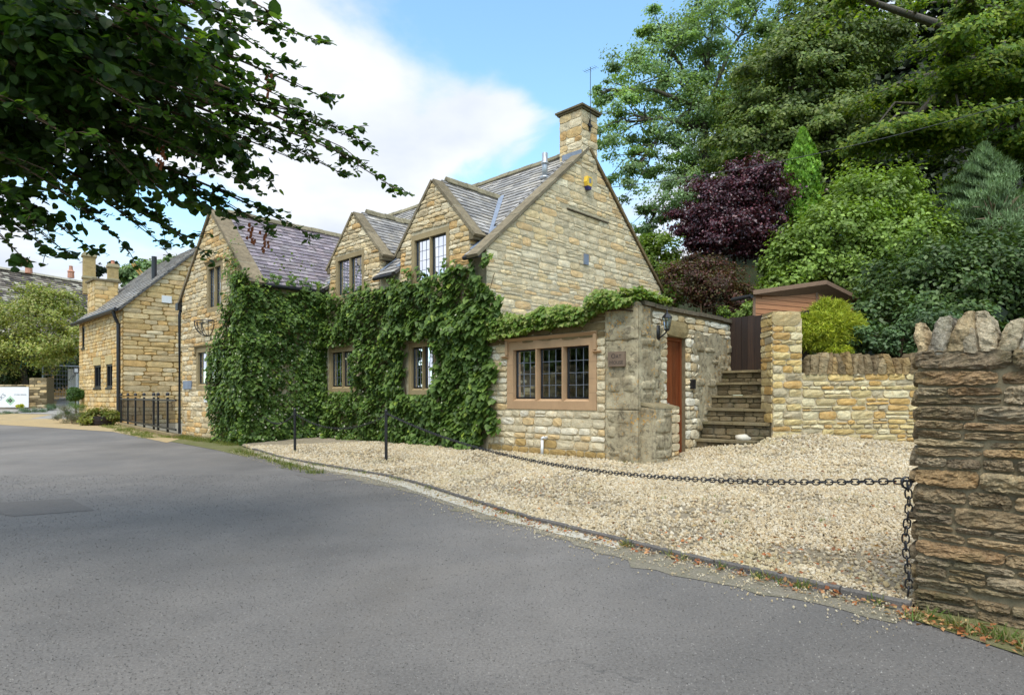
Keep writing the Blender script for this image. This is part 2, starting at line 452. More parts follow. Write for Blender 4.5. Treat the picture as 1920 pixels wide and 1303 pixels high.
def m_asphalt():
    t = NT('worn_asphalt'); p = t.wpos()
    base = t.mix(t.rng(t.noise(.45, 5, .6, p, .4), .35, .66), (.136, .125, .114), (.178, .160, .141))
    base = t.scale(base, t.rng(t.noise(1.6, 6, .65, t.wpos((1, 1, 1))), .3, .7, .9, 1.1))
    v = t.n('ShaderNodeTexVoronoi'); v.inputs['Scale'].default_value = 45; t.l(p, v.inputs['Vector'])
    base = t.scale(base, t.rng(t.noise(62, 7, .86, p), .36, .64, .62, 1.38))
    base = t.mix(t.math('MULTIPLY', t.rng(v.outputs['Distance'], .10, .22, .6, 0), t.rng(t.noise(38, 2, .5, p), .5, .58)), base, (.27, .255, .23))
    cv_ = t.n('ShaderNodeTexVoronoi', feature='DISTANCE_TO_EDGE'); cv_.inputs['Scale'].default_value = .55; dn_ = t.n('ShaderNodeVectorMath', operation='ADD'); t.l(p, dn_.inputs[0]); nn2 = t.n('ShaderNodeTexNoise'); nn2.inputs['Scale'].default_value = 2.2; nn2.inputs['Detail'].default_value = 8; t.l(p, nn2.inputs['Vector']); t.l(nn2.outputs['Color'], dn_.inputs[1]); t.l(dn_.outputs[0], cv_.inputs['Vector'])
    base = t.mix(t.math('MULTIPLY', t.rng(cv_.outputs['Distance'], .0, .006, .55, 0), t.rng(t.noise(.5, 3, .6, p), .52, .6)), base, (.06, .058, .055))
    base = t.mix(t.rng(t.noise(7, 8, .8, p), .66, .70, 0, .35), base, (.05, .048, .045))
    base = t.mix(t.rng(t.noise(.5, 7, .75, p, 1.0), .50, .68, 0, .4), base, (.155, .135, .112))
    base = t.scale(base, t.rng(t.noise(.22, 4, .6, t.wpos((1, .55, 1)), .6), .36, .64, .82, 1.15))
    t.bump(t.math('ADD', t.noise(210, 3, .7, p), t.math('MULTIPLY', t.noise(9, 4, .6, p), .4)), .35, .006)
    return t.fin(base, .8, .35)
M['asphalt'] = m_asphalt()
def m_ground(name, c1, c2, c3, s=3., fine=60, bump=.5):
    t = NT(name); p = t.wpos()
    c = t.mix(t.rng(t.noise(s, 6, .7, p), .38, .62), c1, c2)
    c = t.mix(t.rng(t.noise(s * 4.3, 6, .75, p), .52, .66), c, c3)
    c = t.scale(c, t.rng(t.noise(fine, 4, .7, p), .3, .7, .7, 1.3))
    t.bump(t.noise(fine, 5, .7, p), bump, .02)
    return t.fin(c, .95, .15)
M['gravel_base'] = m_ground('gravel_bed', (.30, .25, .18), (.24, .2, .13), (.36, .31, .24), 1.5, 55, .9)
M['lawn'] = m_ground('rough_grass', (.05, .075, .018), (.075, .10, .025), (.10, .10, .04), 2., 30, .8)
M['soil'] = m_ground('hillside_soil', (.022, .03, .010), (.03, .035, .014), (.045, .04, .02), 1., 20, .9)
M['sand'] = m_ground('sandy_verge', (.42, .31, .16), (.36, .27, .15), (.30, .26, .15), 1.2, 30, .5)
M['track'] = m_ground('pale_track', (.26, .25, .23), (.33, .30, .26), (.22, .21, .2), .6, 30, .4)
M['concrete'] = m_ground('pale_concrete', (.50, .46, .38), (.42, .39, .31), (.32, .29, .22), 2.4, 120, .35)
M['dirt'] = m_ground('gritty_verge', (.25, .22, .17), (.21, .19, .13), (.30, .26, .20), 3.5, 90, .8)
M['moss'] = m_ground('mossy_verge', (.13, .14, .045), (.19, .17, .09), (.09, .11, .03), 3., 70, .8)
M['kerb'] = m_ground('dark_kerb', (.11, .10, .092), (.15, .135, .12), (.085, .078, .07), 6., 90, .4)
def m_pebble():
    t = NT('limestone_pebble'); r = t.n('ShaderNodeObjectInfo').outputs['Random']
    cr = t.n('ShaderNodeValToRGB'); t.l(r, cr.inputs[0])
    cs = [(0, (.50, .42, .28)), (.2, (.38, .29, .17)), (.4, (.54, .47, .34)), (.6, (.45, .34, .19)), (.8, (.34, .28, .19)), (1, (.57, .50, .38))]
    e = cr.color_ramp.elements
    e[0].position = 0; e[0].color = (*cs[0][1], 1); e[1].position = 1; e[1].color = (*cs[-1][1], 1)
    for pp, c in cs[1:-1]:
        q = e.new(pp); q.color = (*c, 1)
    c = t.scale(cr.outputs[0], t.rng(t.noise(1.4, 5, .6, t.wpos()), .3, .7, .85, 1.12))
    c = t.mix(t.rng(t.noise(.7, 6, .7, t.wpos(), .5), .56, .68, 0, .45), c, (.26, .23, .10))
    return t.fin(c, .85, .25)
M['pebble'] = m_pebble()

# stone palettes (albedo)
def pal(*cs):
    o = []
    for c in cs:
        q = srgb(*c[:3], (c[3] if len(c) > 3 else .72) * 1.2); m = sum(q) / 3
        o.append(np.array([m + (x - m) * .9 for x in q]))
    a = sum(o) / len(o)
    return [tuple(x * .68 + a * .32) for x in o]
P_HOUSE = pal((224, 205, 165), (214, 184, 128), (208, 170, 102), (196, 176, 138), (226, 212, 178), (206, 158, 84), (186, 168, 132), (220, 196, 148))
P_HOUSE = [tuple(np.minimum(np.array(c) * 1.12, .8)) for c in P_HOUSE]
P_GABLE = pal((226, 206, 164), (220, 194, 144), (218, 176, 112), (206, 190, 154), (232, 216, 180), (214, 194, 154), (198, 182, 148), (228, 198, 138))
P_GABLE = [tuple(np.minimum(np.array(c) * 1.2, .8)) for c in P_GABLE]
P_KITCH = pal((236, 226, 200), (228, 212, 176), (220, 190, 136), (220, 204, 166), (238, 230, 208), (222, 182, 112), (214, 198, 160), (226, 210, 172))
P_ANNEX = pal((222, 188, 122), (214, 176, 106), (226, 200, 146), (208, 182, 134), (216, 168, 92), (200, 180, 140))
P_ANNEX = [tuple(np.minimum(np.array(c) * 1.1, .8)) for c in P_ANNEX]
P_WALL = pal((222, 204, 150), (214, 180, 102), (206, 158, 70), (200, 182, 132), (232, 220, 178), (196, 150, 74), (178, 168, 142), (212, 190, 126))
P_NEAR = pal((176, 150, 112, .66), (158, 136, 104, .64), (178, 138, 84, .66), (140, 124, 98, .62), (164, 154, 134, .64), (134, 114, 84, .62), (176, 160, 124, .66), (112, 106, 98, .55), (160, 118, 76, .62))
P_NEAR = [tuple((np.array(c) * .6 + np.mean(P_NEAR, axis=0) * .4) * np.array([1.36, 1.34, 1.26])) for c in P_NEAR]
P_STEP = pal((150, 132, 96, .6), (128, 112, 80, .55), (170, 150, 112, .6), (110, 96, 68, .5))
C_MORTAR = srgb(212, 196, 162, .84)

# ------------------------------------------------------------------ stonework
def rubble(x0, x1, z0, z1, ch=(.09, .19), cw=(.14, .42), holes=(), bound=None, joint=.012, wob=.012, rng=random, big=.05, split=.12, zshift=0):
    """Irregular coursed stones: list of four-corner quads (x,z)."""
    out = []; z = z0; lines = [z0]
    while z < z1 - ch[0] * .6:
        z = min(z1, z + rng.uniform(*ch)); lines.append(z)
    lines[-1] = z1
    ph = [(rng.uniform(0, 6), rng.uniform(.8, 2.2), rng.uniform(0, 6)) for _ in lines]
    def zl(i, x):
        if i == 0 or i == len(lines) - 1: return lines[i]
        a, f, b = ph[i]
        return lines[i] + wob * (math.sin(f * x + a) + .6 * math.sin(3.1 * f * x + b))
    for i in range(len(lines) - 1):
        za, zb = lines[i], lines[i + 1]; zm = (za + zb) / 2
        L, R = x0, x1
        La = Lb = x0; Ra = Rb = x1
        if bound:
            La, Ra = bound(za); Lb, Rb = bound(zb); L = min(La, Lb); R = max(Ra, Rb)
            if R - L < .06: continue
        segs = [(L, R)]
        for (hx0, hx1, hz0, hz1) in holes:
            ov = min(zb, hz1) - max(za, hz0)
            if ov > .25 * (zb - za):
                ns = []
                for a, b in segs:
                    if hx1 <= a or hx0 >= b: ns.append((a, b)); continue
                    if hx0 > a: ns.append((a, hx0))
                    if hx1 < b: ns.append((hx1, b))
                segs = ns
        for a, b in segs:
            if b - a < .03: continue
            x = a; cuts = [a]
            while x < b:
                w = rng.uniform(*cw) * (1 + .5 * (zb - za - ch[0]) / max(1e-6, ch[1] - ch[0]))
                if b - (x + w) < cw[0] * .7: x = b
                else: x += w
                cuts.append(min(x, b))
            for q in range(len(cuts) - 1):
                xa, xb = cuts[q], cuts[q + 1]
                if xb - xa < .03: continue
                j = joint
                def cl(x, z_):
                    if not bound: return x
                    l, r = bound(z_); return min(max(x, l), r)
                def quad(xl, xr, f0, f1):
                    zA = lambda x: zl(i, x) * (1 - f0) + zl(i + 1, x) * f0
                    zB = lambda x: zl(i, x) * (1 - f1) + zl(i + 1, x) * f1
                    sk = rng.uniform(-.012, .012)
                    pts = [(cl(xl + j / 2, zA(xl)), zA(xl) + j / 2), (cl(xr - j / 2, zA(xr)), zA(xr) + j / 2),
                           (cl(xr - j / 2 + sk, zB(xr)), zB(xr) - j / 2), (cl(xl + j / 2 + sk * .5, zB(xl)), zB(xl) - j / 2)]
                    wbot = pts[1][0] - pts[0][0]; wtop = pts[2][0] - pts[3][0]
                    if max(wbot, wtop) < .04 or pts[2][1] - pts[1][1] < .02: return
                    if wtop < .01: m_ = (pts[2][0] + pts[3][0]) / 2; pts[2] = (m_ + .008, pts[2][1]); pts[3] = (m_ - .008, pts[3][1])
                    if wbot < .01: m_ = (pts[0][0] + pts[1][0]) / 2; pts[0] = (m_ - .008, pts[0][1]); pts[1] = (m_ + .008, pts[1][1])
                    out.append(pts)
                if rng.random() < split and zb - za > ch[0] * 1.35 and xb - xa > cw[0] * 1.2:
                    f = rng.uniform(.4, .6); quad(xa, xb, 0, f)
                    if rng.random() < .5 and xb - xa > .25:
                        m_ = rng.uniform(.35, .65) * (xb - xa) + xa
                        quad(xa, m_, f, 1); quad(m_, xb, f, 1)
                    else: quad(xa, xb, f, 1)
                else: quad(xa, xb, 0, 1)
    return out
def stone_geo(F, q, d=.03, nx=4, nz=4, rough=.01, rng=RNG, edge=.35, back=.03):
    u = np.linspace(0, 1, nx); w = np.linspace(0, 1, nz)
    U, W = np.meshgrid(u, w)
    q = np.array(q, float)
    P = (q[0] * ((1 - U) * (1 - W))[..., None] + q[1] * (U * (1 - W))[..., None] + q[2] * (U * W)[..., None] + q[3] * ((1 - U) * W)[..., None])
    wd = max(.02, min(np.linalg.norm(q[1] - q[0]), np.linalg.norm(q[3] - q[0]), .2))
    # round the corners and wobble the outline
    cu = U * 2 - 1; cw_ = W * 2 - 1
    rr = (np.abs(cu) ** 4) * (np.abs(cw_) ** 4)
    C = q.mean(0)
    P = P + (C - P) * (.13 * rr)[..., None] + rng.normal(0, wd * .022, P.shape)
    prof = (1 - np.abs(cu) ** 5) * (1 - np.abs(cw_) ** 5)
    D = d * (1 - edge + edge * np.sqrt(np.clip(prof, 0, 1))) + rng.normal(0, rough, U.shape) * (.3 + .7 * prof) + rng.normal(0, d * .18)
    tilt = rng.normal(0, d * .14, 2); D = D + tilt[0] * cu + tilt[1] * cw_
    D = np.maximum(D, .004)
    V = F.pts(P[..., 0].ravel(), P[..., 1].ravel(), D.ravel())
    # skirt
    idx = np.arange(nx * nz).reshape(nz, nx)
    ring = list(idx[0, :]) + list(idx[1:, -1]) + list(idx[-1, -2::-1]) + list(idx[-2:0:-1, 0])
    Pf = P.reshape(-1, 2)
    S = F.pts(Pf[ring, 0], Pf[ring, 1], np.full(len(ring), -back))
    n = len(V); V = np.vstack([V, S]); k = len(ring)
    Fc = [(idx[a, b], idx[a, b + 1], idx[a + 1, b + 1], idx[a + 1, b]) for a in range(nz - 1) for b in range(nx - 1)]
    Fc += [(ring[i], n + i, n + (i + 1) % k, ring[(i + 1) % k]) for i in range(k)]
    return V, Fc
def stones(F, quads, palette, d=.03, res=(4, 4), rough=.006, rng=random, var=.12, **k):
    items = []
    for q in quads:
        V, Fc = stone_geo(F, q, d, res[0], res[1], rough, **k)
        c = np.array(rng.choice(palette)) * rng.uniform(1 - var, 1 + var)
        items.append((V, Fc, c))
    return items
def wall(name, F, outer, holes, th, parent, col=C_MORTAR, mat=None, d1=0.0, kind=None):
    V, Fc = slab(F, outer, [rect(*h) for h in holes], -th, d1)
    return mesh_obj(name, V, Fc, mat or M['mortar'], parent, np.array(col), kind=kind)

# ------------------------------------------------------------------ leaves
def unit(v): return v / np.maximum(1e-9, np.linalg.norm(v, axis=-1, keepdims=True))
LEAF = {   # template: verts (x across, y along, z normal), faces
    'kite': (np.array([(0, 0, 0), (-.34, .45, .08), (0, 1, -.06), (.34, .45, .08)]), [(0, 3, 2), (0, 2, 1)]),
    'heart': (np.array([(0, 0, 0), (-.40, .02, .03), (-.50, .38, .09), (0, 1.0, -.10), (.50, .38, .09), (.40, .02, .03), (0, .45, -.03)]),
              [(0, 6, 1), (1, 6, 2), (2, 6, 3), (3, 6, 4), (4, 6, 5), (5, 6, 0)]),
    'round': (np.array([(0, 0, 0), (-.34, .06, .03), (-.50, .34, .07), (-.40, .70, .05), (0, 1.05, -.06), (.40, .70, .05), (.50, .34, .07), (.34, .06, .03), (0, .5, -.04)]),
              [(0, 8, 1), (1, 8, 2), (2, 8, 3), (3, 8, 4), (4, 8, 5), (5, 8, 6), (6, 8, 7), (7, 8, 0)]),
    'blade': (np.array([(-.05, 0, 0), (.05, 0, 0), (.035, .55, .03), (0, 1, .12)]), [(0, 1, 2), (0, 2, 3)]),
    'needle': (np.array([(-.09, 0, 0), (.09, 0, 0), (0, 1, 0)]), [(0, 1, 2)]),
}
def leaf_arrays(P, N, T, S, C, kind='kite'):
    tv, tf = LEAF[kind]; n = len(P); k = len(tv)
    N = unit(N); T = T - (T * N).sum(1, keepdims=True) * N; T = unit(T); X = np.cross(T, N)
    V = (P[:, None] + S[:, None, None] * (X[:, None] * tv[None, :, :1] + T[:, None] * tv[None, :, 1:2] + N[:, None] * tv[None, :, 2:3])).reshape(-1, 3)
    f = np.array(tf); Fc = (f[None] + (np.arange(n) * k)[:, None, None]).reshape(-1, 3)
    return V, Fc, np.repeat(C, k, axis=0)
def leaves_obj(name, P, N, T, S, C, mat, parent=None, kind='kite', loc=None, stuff=True, singles=0, single_name='leaf'):
    P = np.asarray(P); 
    if singles:
        Y = np.maximum(P[:, 1], .5); u = 960 + P[:, 0] / Y * FPX; v = 742 - (P[:, 2] - CAM_Z) / Y * FPX
        sc = S / Y * ((u > 0) & (u < 1920) & (v > 0) & (v < 1303))
        # prefer leaves nearest the camera in their own patch of the picture
        key = {}
        for i in np.argsort(Y):
            key.setdefault((int(u[i] // 9), int(v[i] // 9)), i)
        vis = np.zeros(len(P)); vis[list(key.values())] = 1
        order = np.argsort(-(sc * (vis + .001)))
        top = order[:singles]; rest = order[singles:]
        tv, tf = LEAF[kind]; off = np.array(ORG.get(parent, (0, 0, 0)))
        NN = unit(N); TT = unit(T - (T * NN).sum(1, keepdims=True) * NN); XX = np.cross(TT, NN)
        vars_ = []
        q = np.argsort(C[top].sum(1)); groups = np.array_split(q, 6)
        for g in groups:
            me = raw_mesh(single_name, tv, tf, mat, C[top][g].mean(0), False)
            for j in g:
                i = top[j]
                o = bpy.data.objects.new(single_name, me)
                m = Matrix([[XX[i][r] * S[i], TT[i][r] * S[i], NN[i][r] * S[i], P[i][r] - off[r]] for r in range(3)] + [[0, 0, 0, 1]])
                COL.objects.link(o); o.parent = parent; o.matrix_local = m
        P, N, T, S, C = P[rest], N[rest], T[rest], S[rest], C[rest]
    V, Fc, CC = leaf_arrays(P, N, T, S, C, kind)
    return mesh_obj(name, V, Fc, mat, parent, CC, False, 'stuff' if (stuff and parent is not None) else None, loc)
def shades(palette, n, clump=None, var=.25, cvar=.30):
    p = np.array(palette); c = p[RNG.integers(0, len(p), n)] * RNG.uniform(1 - var, 1 + var, (n, 1))
    if clump is not None:
        k = clump.max() + 1; c = c * RNG.uniform(1 - cvar, 1 + cvar, (k, 1))[clump]
    return c
def crown(blobs, n, size, palette, flat=.55, rc=.3, per=1.0, upw=.8, outw=.6, rnd=.55, droop=.25, shell=.35, sizevar=.35, var=.25, bias=(0, 0, 0)):
    """Leaves gathered in clumps through ellipsoids (cx,cy,cz,rx,ry,rz)."""
    b = np.array(blobs, float); vol = (b[:, 3] * b[:, 4] * b[:, 5]) ** (2 / 3.); vol /= vol.sum()
    Ps = []; Ns = []; Cs = []; cid = []; k0 = 0; centres = []
    for bi, (cx, cy, cz, rx, ry, rz) in enumerate(b):
        nl = max(40, int(n * vol[bi])); nc = max(10, int(nl / 90 * per))
        d = unit(RNG.normal(size=(nc, 3))); r = shell + (1 - shell) * RNG.random((nc, 1)) ** .6
        r = r * RNG.uniform(.85, 1.12, (nc, 1))
        cc = np.array([cx, cy, cz]) + d * r * np.array([rx, ry, rz])
        w = RNG.dirichlet(np.full(nc, 2.5)); ids = RNG.choice(nc, nl, p=w)
        cr = rc * (rx * ry * rz) ** (1 / 3.) * RNG.uniform(.6, 1.35, (nc, 1))
        off = RNG.normal(size=(nl, 3)) * .55; off[:, 2] *= flat
        P = cc[ids] + off * cr[ids]
        N = outw * d[ids] + np.array([bias[0], bias[1], upw + bias[2]]) + rnd * RNG.normal(size=(nl, 3)) + .5 * off / 1.0
        Ps.append(P); Ns.append(N); cid.append(ids + k0); k0 += nc; centres.append((bi, cc))
    P = np.vstack(Ps); N = np.vstack(Ns); cid = np.concatenate(cid); m = len(P)
    T = RNG.normal(size=(m, 3)); T[:, 2] -= droop * 2
    S = size * RNG.uniform(1 - sizevar, 1 + sizevar, m)
    C = shades(palette, m, cid, var)
    return P, N, T, S, C, centres
def limbs(mb, base, blobs, centres, r0, rng=random, nb=9, fork=None):
    base = Vector(tuple(map(float, base))); cen = Vector(np.average(np.array(blobs)[:, :3], axis=0, weights=np.prod(np.array(blobs)[:, 3:], axis=1)))
    top = Vector((base.x * .45 + cen.x * .55, base.y * .45 + cen.y * .55, cen.z)) if fork is None else Vector(fork)
    mid = base.lerp(top, .5) + Vector((rng.uniform(-.15, .15), rng.uniform(-.15, .15), 0)) * (top - base).length * .15
    mb.tube([base, base.lerp(mid, .5), mid, top], [r0, r0 * .8, r0 * .66, r0 * .45], 8)
    for bi, cc in centres:
        bc = Vector(blobs[bi][:3]); st = mid.lerp(top, rng.uniform(.1, .95))
        kn = st.lerp(bc, .5) + Vector((0, 0, (bc - st).length * .10))
        mb.tube([st, kn, bc], [r0 * .42, r0 * .3, r0 * .16], 6)
        ids = list(range(len(cc))); rng.shuffle(ids)
        for i in ids[:nb]:
            e = Vector(cc[i]); s2 = kn.lerp(bc, rng.uniform(.2, 1)); k2 = s2.lerp(e, .5) + Vector((rng.uniform(-1, 1), rng.uniform(-1, 1), rng.uniform(0, 1))) * (e - s2).length * .14
            mb.tube([s2, k2, e], [r0 * .14, r0 * .09, r0 * .03], 4, cap=False)
def tree(name, label, cat, base, blobs, n, size, palette, r0=.2, mat=None, kind='kite', group=None, nb=9, bark='bark', fork=None, part=('trunk', 'crown'), **k):
    t = thing(name, label, cat, base, group)
    P, N, T, S, C, cen = crown(blobs, n, size, palette, **k)
    mb = MB(); limbs(mb, base, blobs, cen, r0, nb=nb, fork=fork)
    mb.build(part[0], M[bark], t, smooth=True)
    leaves_obj(part[1], P, N, T, S, C, mat or M['leaf'], t, kind, stuff=False)
    return t
def pblob(u, v, Y, ru, rv, ry=None):              # ellipsoid seen at u,v with radii in pixels
    c = at(u, v, Y); return (c[0], c[1], c[2], ru * Y / FPX, (ry if ry else (ru + rv) / 2 * Y / FPX), rv * Y / FPX)

# ------------------------------------------------------------------ ground sheets
def inpoly(P, poly):
    x, y = P[:, 0], P[:, 1]; c = np.zeros(len(P), bool); n = len(poly)
    for i in range(n):
        x1, y1 = poly[i]; x2, y2 = poly[(i + 1) % n]
        cond = ((y1 > y) != (y2 > y)); xx = (x2 - x1) * (y - y1) / ((y2 - y1) if y2 != y1 else 1e-9) + x1
        c ^= cond & (x < xx)
    return c
def sheet(name, poly, zf, step, mat, kind='structure', parent=None):
    poly = [tuple(map(float, p)) for p in poly]
    dense = []
    for i, p in enumerate(poly):
        q = poly[(i + 1) % len(poly)]; L = math.dist(p, q); k = max(1, int(L / step))
        dense += [(p[0] + (q[0] - p[0]) * j / k, p[1] + (q[1] - p[1]) * j / k) for j in range(k)]
    xs = [p[0] for p in dense]; ys = [p[1] for p in dense]
    gx, gy = np.meshgrid(np.arange(min(xs), max(xs), step), np.arange(min(ys), max(ys), step))
    G = np.column_stack([gx.ravel(), gy.ravel()]); G = G[inpoly(G, dense)]
    pts = [Vector(p) for p in dense] + [Vector((float(a), float(b))) for a, b in G]
    r = geometry.delaunay_2d_cdt(pts, [], [list(range(len(dense)))], 1, 1e-4)
    V = np.array([(p.x, p.y) for p in r[0]]); z = zf(V[:, 0], V[:, 1]) if callable(zf) else np.full(len(V), zf)
    o = mesh_obj(name, np.column_stack([V, z]), [tuple(f) for f in r[2]], mat, parent, smooth=True)
    if kind: o['kind'] = kind
    return o
def leftrise(X, Y): return .07 * np.maximum(0, np.asarray(Y, float) - 33) * (np.asarray(X) < -10)

EDGE = [(4.6, .3), (3.3, 2.0), (2.58, 3.0), (2.3, 3.62), (1.84, 4.15), (1.36, 4.66), (.83, 5.25), (.16, 5.95), (-.70, 7.4), (-1.97, 9.2), (-3.54, 10.85), (-5.64, 13.0), (-7.2, 14.8), (-9.4, 17.1), (-14.42, 22.3), (-19.28, 25.4), (-23.55, 28.0), (-30, 31.0), (-44, 33)]
# the base ground, everything else lies a few millimetres above
sheet('ground', [(-900, -300), (900, -300), (900, 1200), (-900, 1200)], -.035, 120, M['lawn'])
sheet('road', [(6, -4), (5.2, .5), (3.9, 2.0), (2.75, 3.5)] + KERB[::-1] + EDGE[12:] + [(-70, 33), (-70, 17), (-14, 10), (-8.8, 5), (-7.8, -4)], 0.0, 1.5, M['asphalt'])

# left side: sandy verge, pale track, grass
sheet('verge', [(-9.6, 17.0), (-14.5, 22.2), (-19.3, 25.3), (-23.6, 27.9), (-30, 30.9), (-44, 32.9), (-60, 33.2), (-60, 38), (-31, 37), (-26, 34.5), (-22.5, 33.5), (-17.4, 28.4), (-10.6, 19.2), (-10.2, 18.9)],
      lambda X, Y: .008 + leftrise(X, Y), 1.2, M['sand'])
sheet('track', [(-60, 37.5), (-31, 36.9), (-27, 36), (-26.5, 33.5), (-24.4, 33.6), (-27, 41), (-31.5, 46), (-34, 50), (-37, 50), (-33.5, 45), (-31, 41.5), (-33, 40.2), (-60, 42.5)],
      lambda X, Y: .014 + leftrise(X, Y), 1.2, M['track'])
sheet('rising_ground', [(-70, 33.05), (-30, 33.05), (-23, 33.05), (-22, 36), (-22, 90), (-90, 90)], lambda X, Y: -.004 + leftrise(X, Y), 4, M['sand'])

# gravel forecourt
GPOLY = KERB + [(2.62, 3.92), (3.3, 4.6), (11, 4.2), (11, 11.22), (4.7, 11.22), (4.35, 11.0), tuple(H(-.62, 2.1, 0)[:2]), tuple(H(-.62, .02, 0)[:2]), tuple(H(0, .02, 0)[:2]), tuple(H(9.9, .02, 0)[:2]), tuple(H(9.97, -2.2, 0)[:2]), (-6.9, 15.6)]
sheet('gravel_bed', GPOLY, lambda X, Y: gz(X, Y) - .012, .35, M['gravel_base'])
sheet('ground_behind_wall', [(2.9, 4.2), (3.3, 4.62), (11, 4.22), (14, 4.2), (14, -3), (5.2, -3), (5.0, 1.9), (3.0, 3.9)], .02, .6, M['lawn'])

# kerb of dark edging stones
kerb = bpy.data.objects.new('kerb', None); COL.objects.link(kerb); kerb['kind'] = 'structure'; ORG[kerb] = Vector((0, 0, 0))
def resample(poly, step):
    P = np.array(poly, float); d = np.r_[0, np.cumsum(np.linalg.norm(np.diff(P, axis=0), axis=1))]
    s = np.linspace(0, d[-1], max(2, int(d[-1] / step) + 1))
    return np.column_stack([np.interp(s, d, P[:, 0]), np.interp(s, d, P[:, 1])])
KR = resample(KERB, .1)
i = 0
while i < len(KR) - 2:
    L = random.choice([7, 8, 9]); j = min(i + L, len(KR) - 1)
    a = KR[i]; b = KR[j]; d = (b - a) / np.linalg.norm(b - a); nn = np.array([d[1], -d[0]])
    seg = KR[i:j + 1]; w = .055; mb = MB(); top = .012 + random.uniform(-.004, .004)
    V = []; hz0 = -.05
    off = random.uniform(-.006, .006)
    sg = [seg[0] + d * .006] + list(seg[1:-1]) + [seg[-1] - d * .006]
    prof = [(-w / 2, hz0), (-w / 2, top - .008), (-w / 2 + .008, top), (w / 2 - .008, top), (w / 2, top - .008), (w / 2, hz0)]
    for q in sg:
        for (o_, z_) in prof: V.append((q[0] + nn[0] * (o_ + off), q[1] + nn[1] * (o_ + off), (float(gz(q[0], q[1])) + z_) if z_ > -.04 else z_))
    n = len(sg); k = len(prof)
    Fc = [(r * k + c, r * k + c + 1, (r + 1) * k + c + 1, (r + 1) * k + c) for r in range(n - 1) for c in range(k - 1)] + [tuple(range(k))[::-1], tuple(range((n - 1) * k, n * k))]
    mb.add(V, Fc); mb.build('kerb_stone', M['kerb'], kerb)
    i = j
# concrete channel beside the kerb, gritty verge beyond it
def offset_line(P, w):
    P = np.array(P); d = np.gradient(P, axis=0); d = d / np.linalg.norm(d, axis=1, keepdims=True)
    nn = np.column_stack([d[:, 1], -d[:, 0]]); nn *= np.sign((nn @ np.array([-1, -1.]))[:, None] + 1e-9)
    return P + nn * np.asarray(w).reshape(-1, 1)
K2 = resample(KERB, .15); m_ = len(K2); tt = np.linspace(0, 1, m_)
wch = .20 + .10 * np.sin(np.pi * np.clip((tt - .1) / .75, 0, 1)) + RNG.normal(0, .012, m_)
o1 = offset_line(K2, .02); o2 = offset_line(K2, wch)
sheet('gutter', [tuple(p) for p in o1[4:-14]] + [tuple(p) for p in o2[4:-14][::-1]], .008, .2, M['concrete'])
o3 = offset_line(K2, wch * .4); o4 = offset_line(K2, np.clip(wch + .16 + .13 * np.sin(tt * 23) * np.sin(tt * 9) + RNG.normal(0, .05, m_), .1, 1))
sheet('gritty_edge', [tuple(p) for p in o3] + [tuple(p) for p in o4[::-1]], .004, .2, M['dirt'])
sheet('mossy_verge', [tuple(EDGE[i]) for i in range(11, 15)][::1] + [(-12.6, 20.6), (-17.6, 28.1), (-10.5, 19.4), (-9.0, 18.6)] + [tuple(H(11, -2.18, 0)[:2]), tuple(H(9.97, -2.18, 0)[:2]), (-6.6, 15.3), (-6.2, 14.8)], .006, .4, M['moss'])
sheet('mossy_verge', [(2.42, 3.66), (2.30, 3.60), (2.60, 2.95), (3.35, 1.95), (4.7, .2), (5.4, .8), (4.2, 2.1), (2.55, 3.74)], .006, .25, M['moss'])
# repaired patches and a manhole cover in the road
for q in ([(-4.9, 11.9), (-3.6, 10.4), (-3.1, 10.75), (-4.3, 12.2)], [(-3.6, 10.1), (-2.9, 9.3), (-2.5, 9.6), (-3.1, 10.4)]):
    sheet('road_patch', q, .0035, .3, m_ground('patch_tarmac', (.150, .135, .122), (.175, .156, .138), (.135, .122, .110), 5, 200, .3))
sheet('road_patch', [(-6.6, 7.3), (-5.4, 6.6), (-4.75, 6.95), (-5.6, 7.75)], .0035, .3, m_ground('pale_patch', (.160, .148, .134), (.176, .160, .145), (.145, .134, .122), 5, 200, .3))

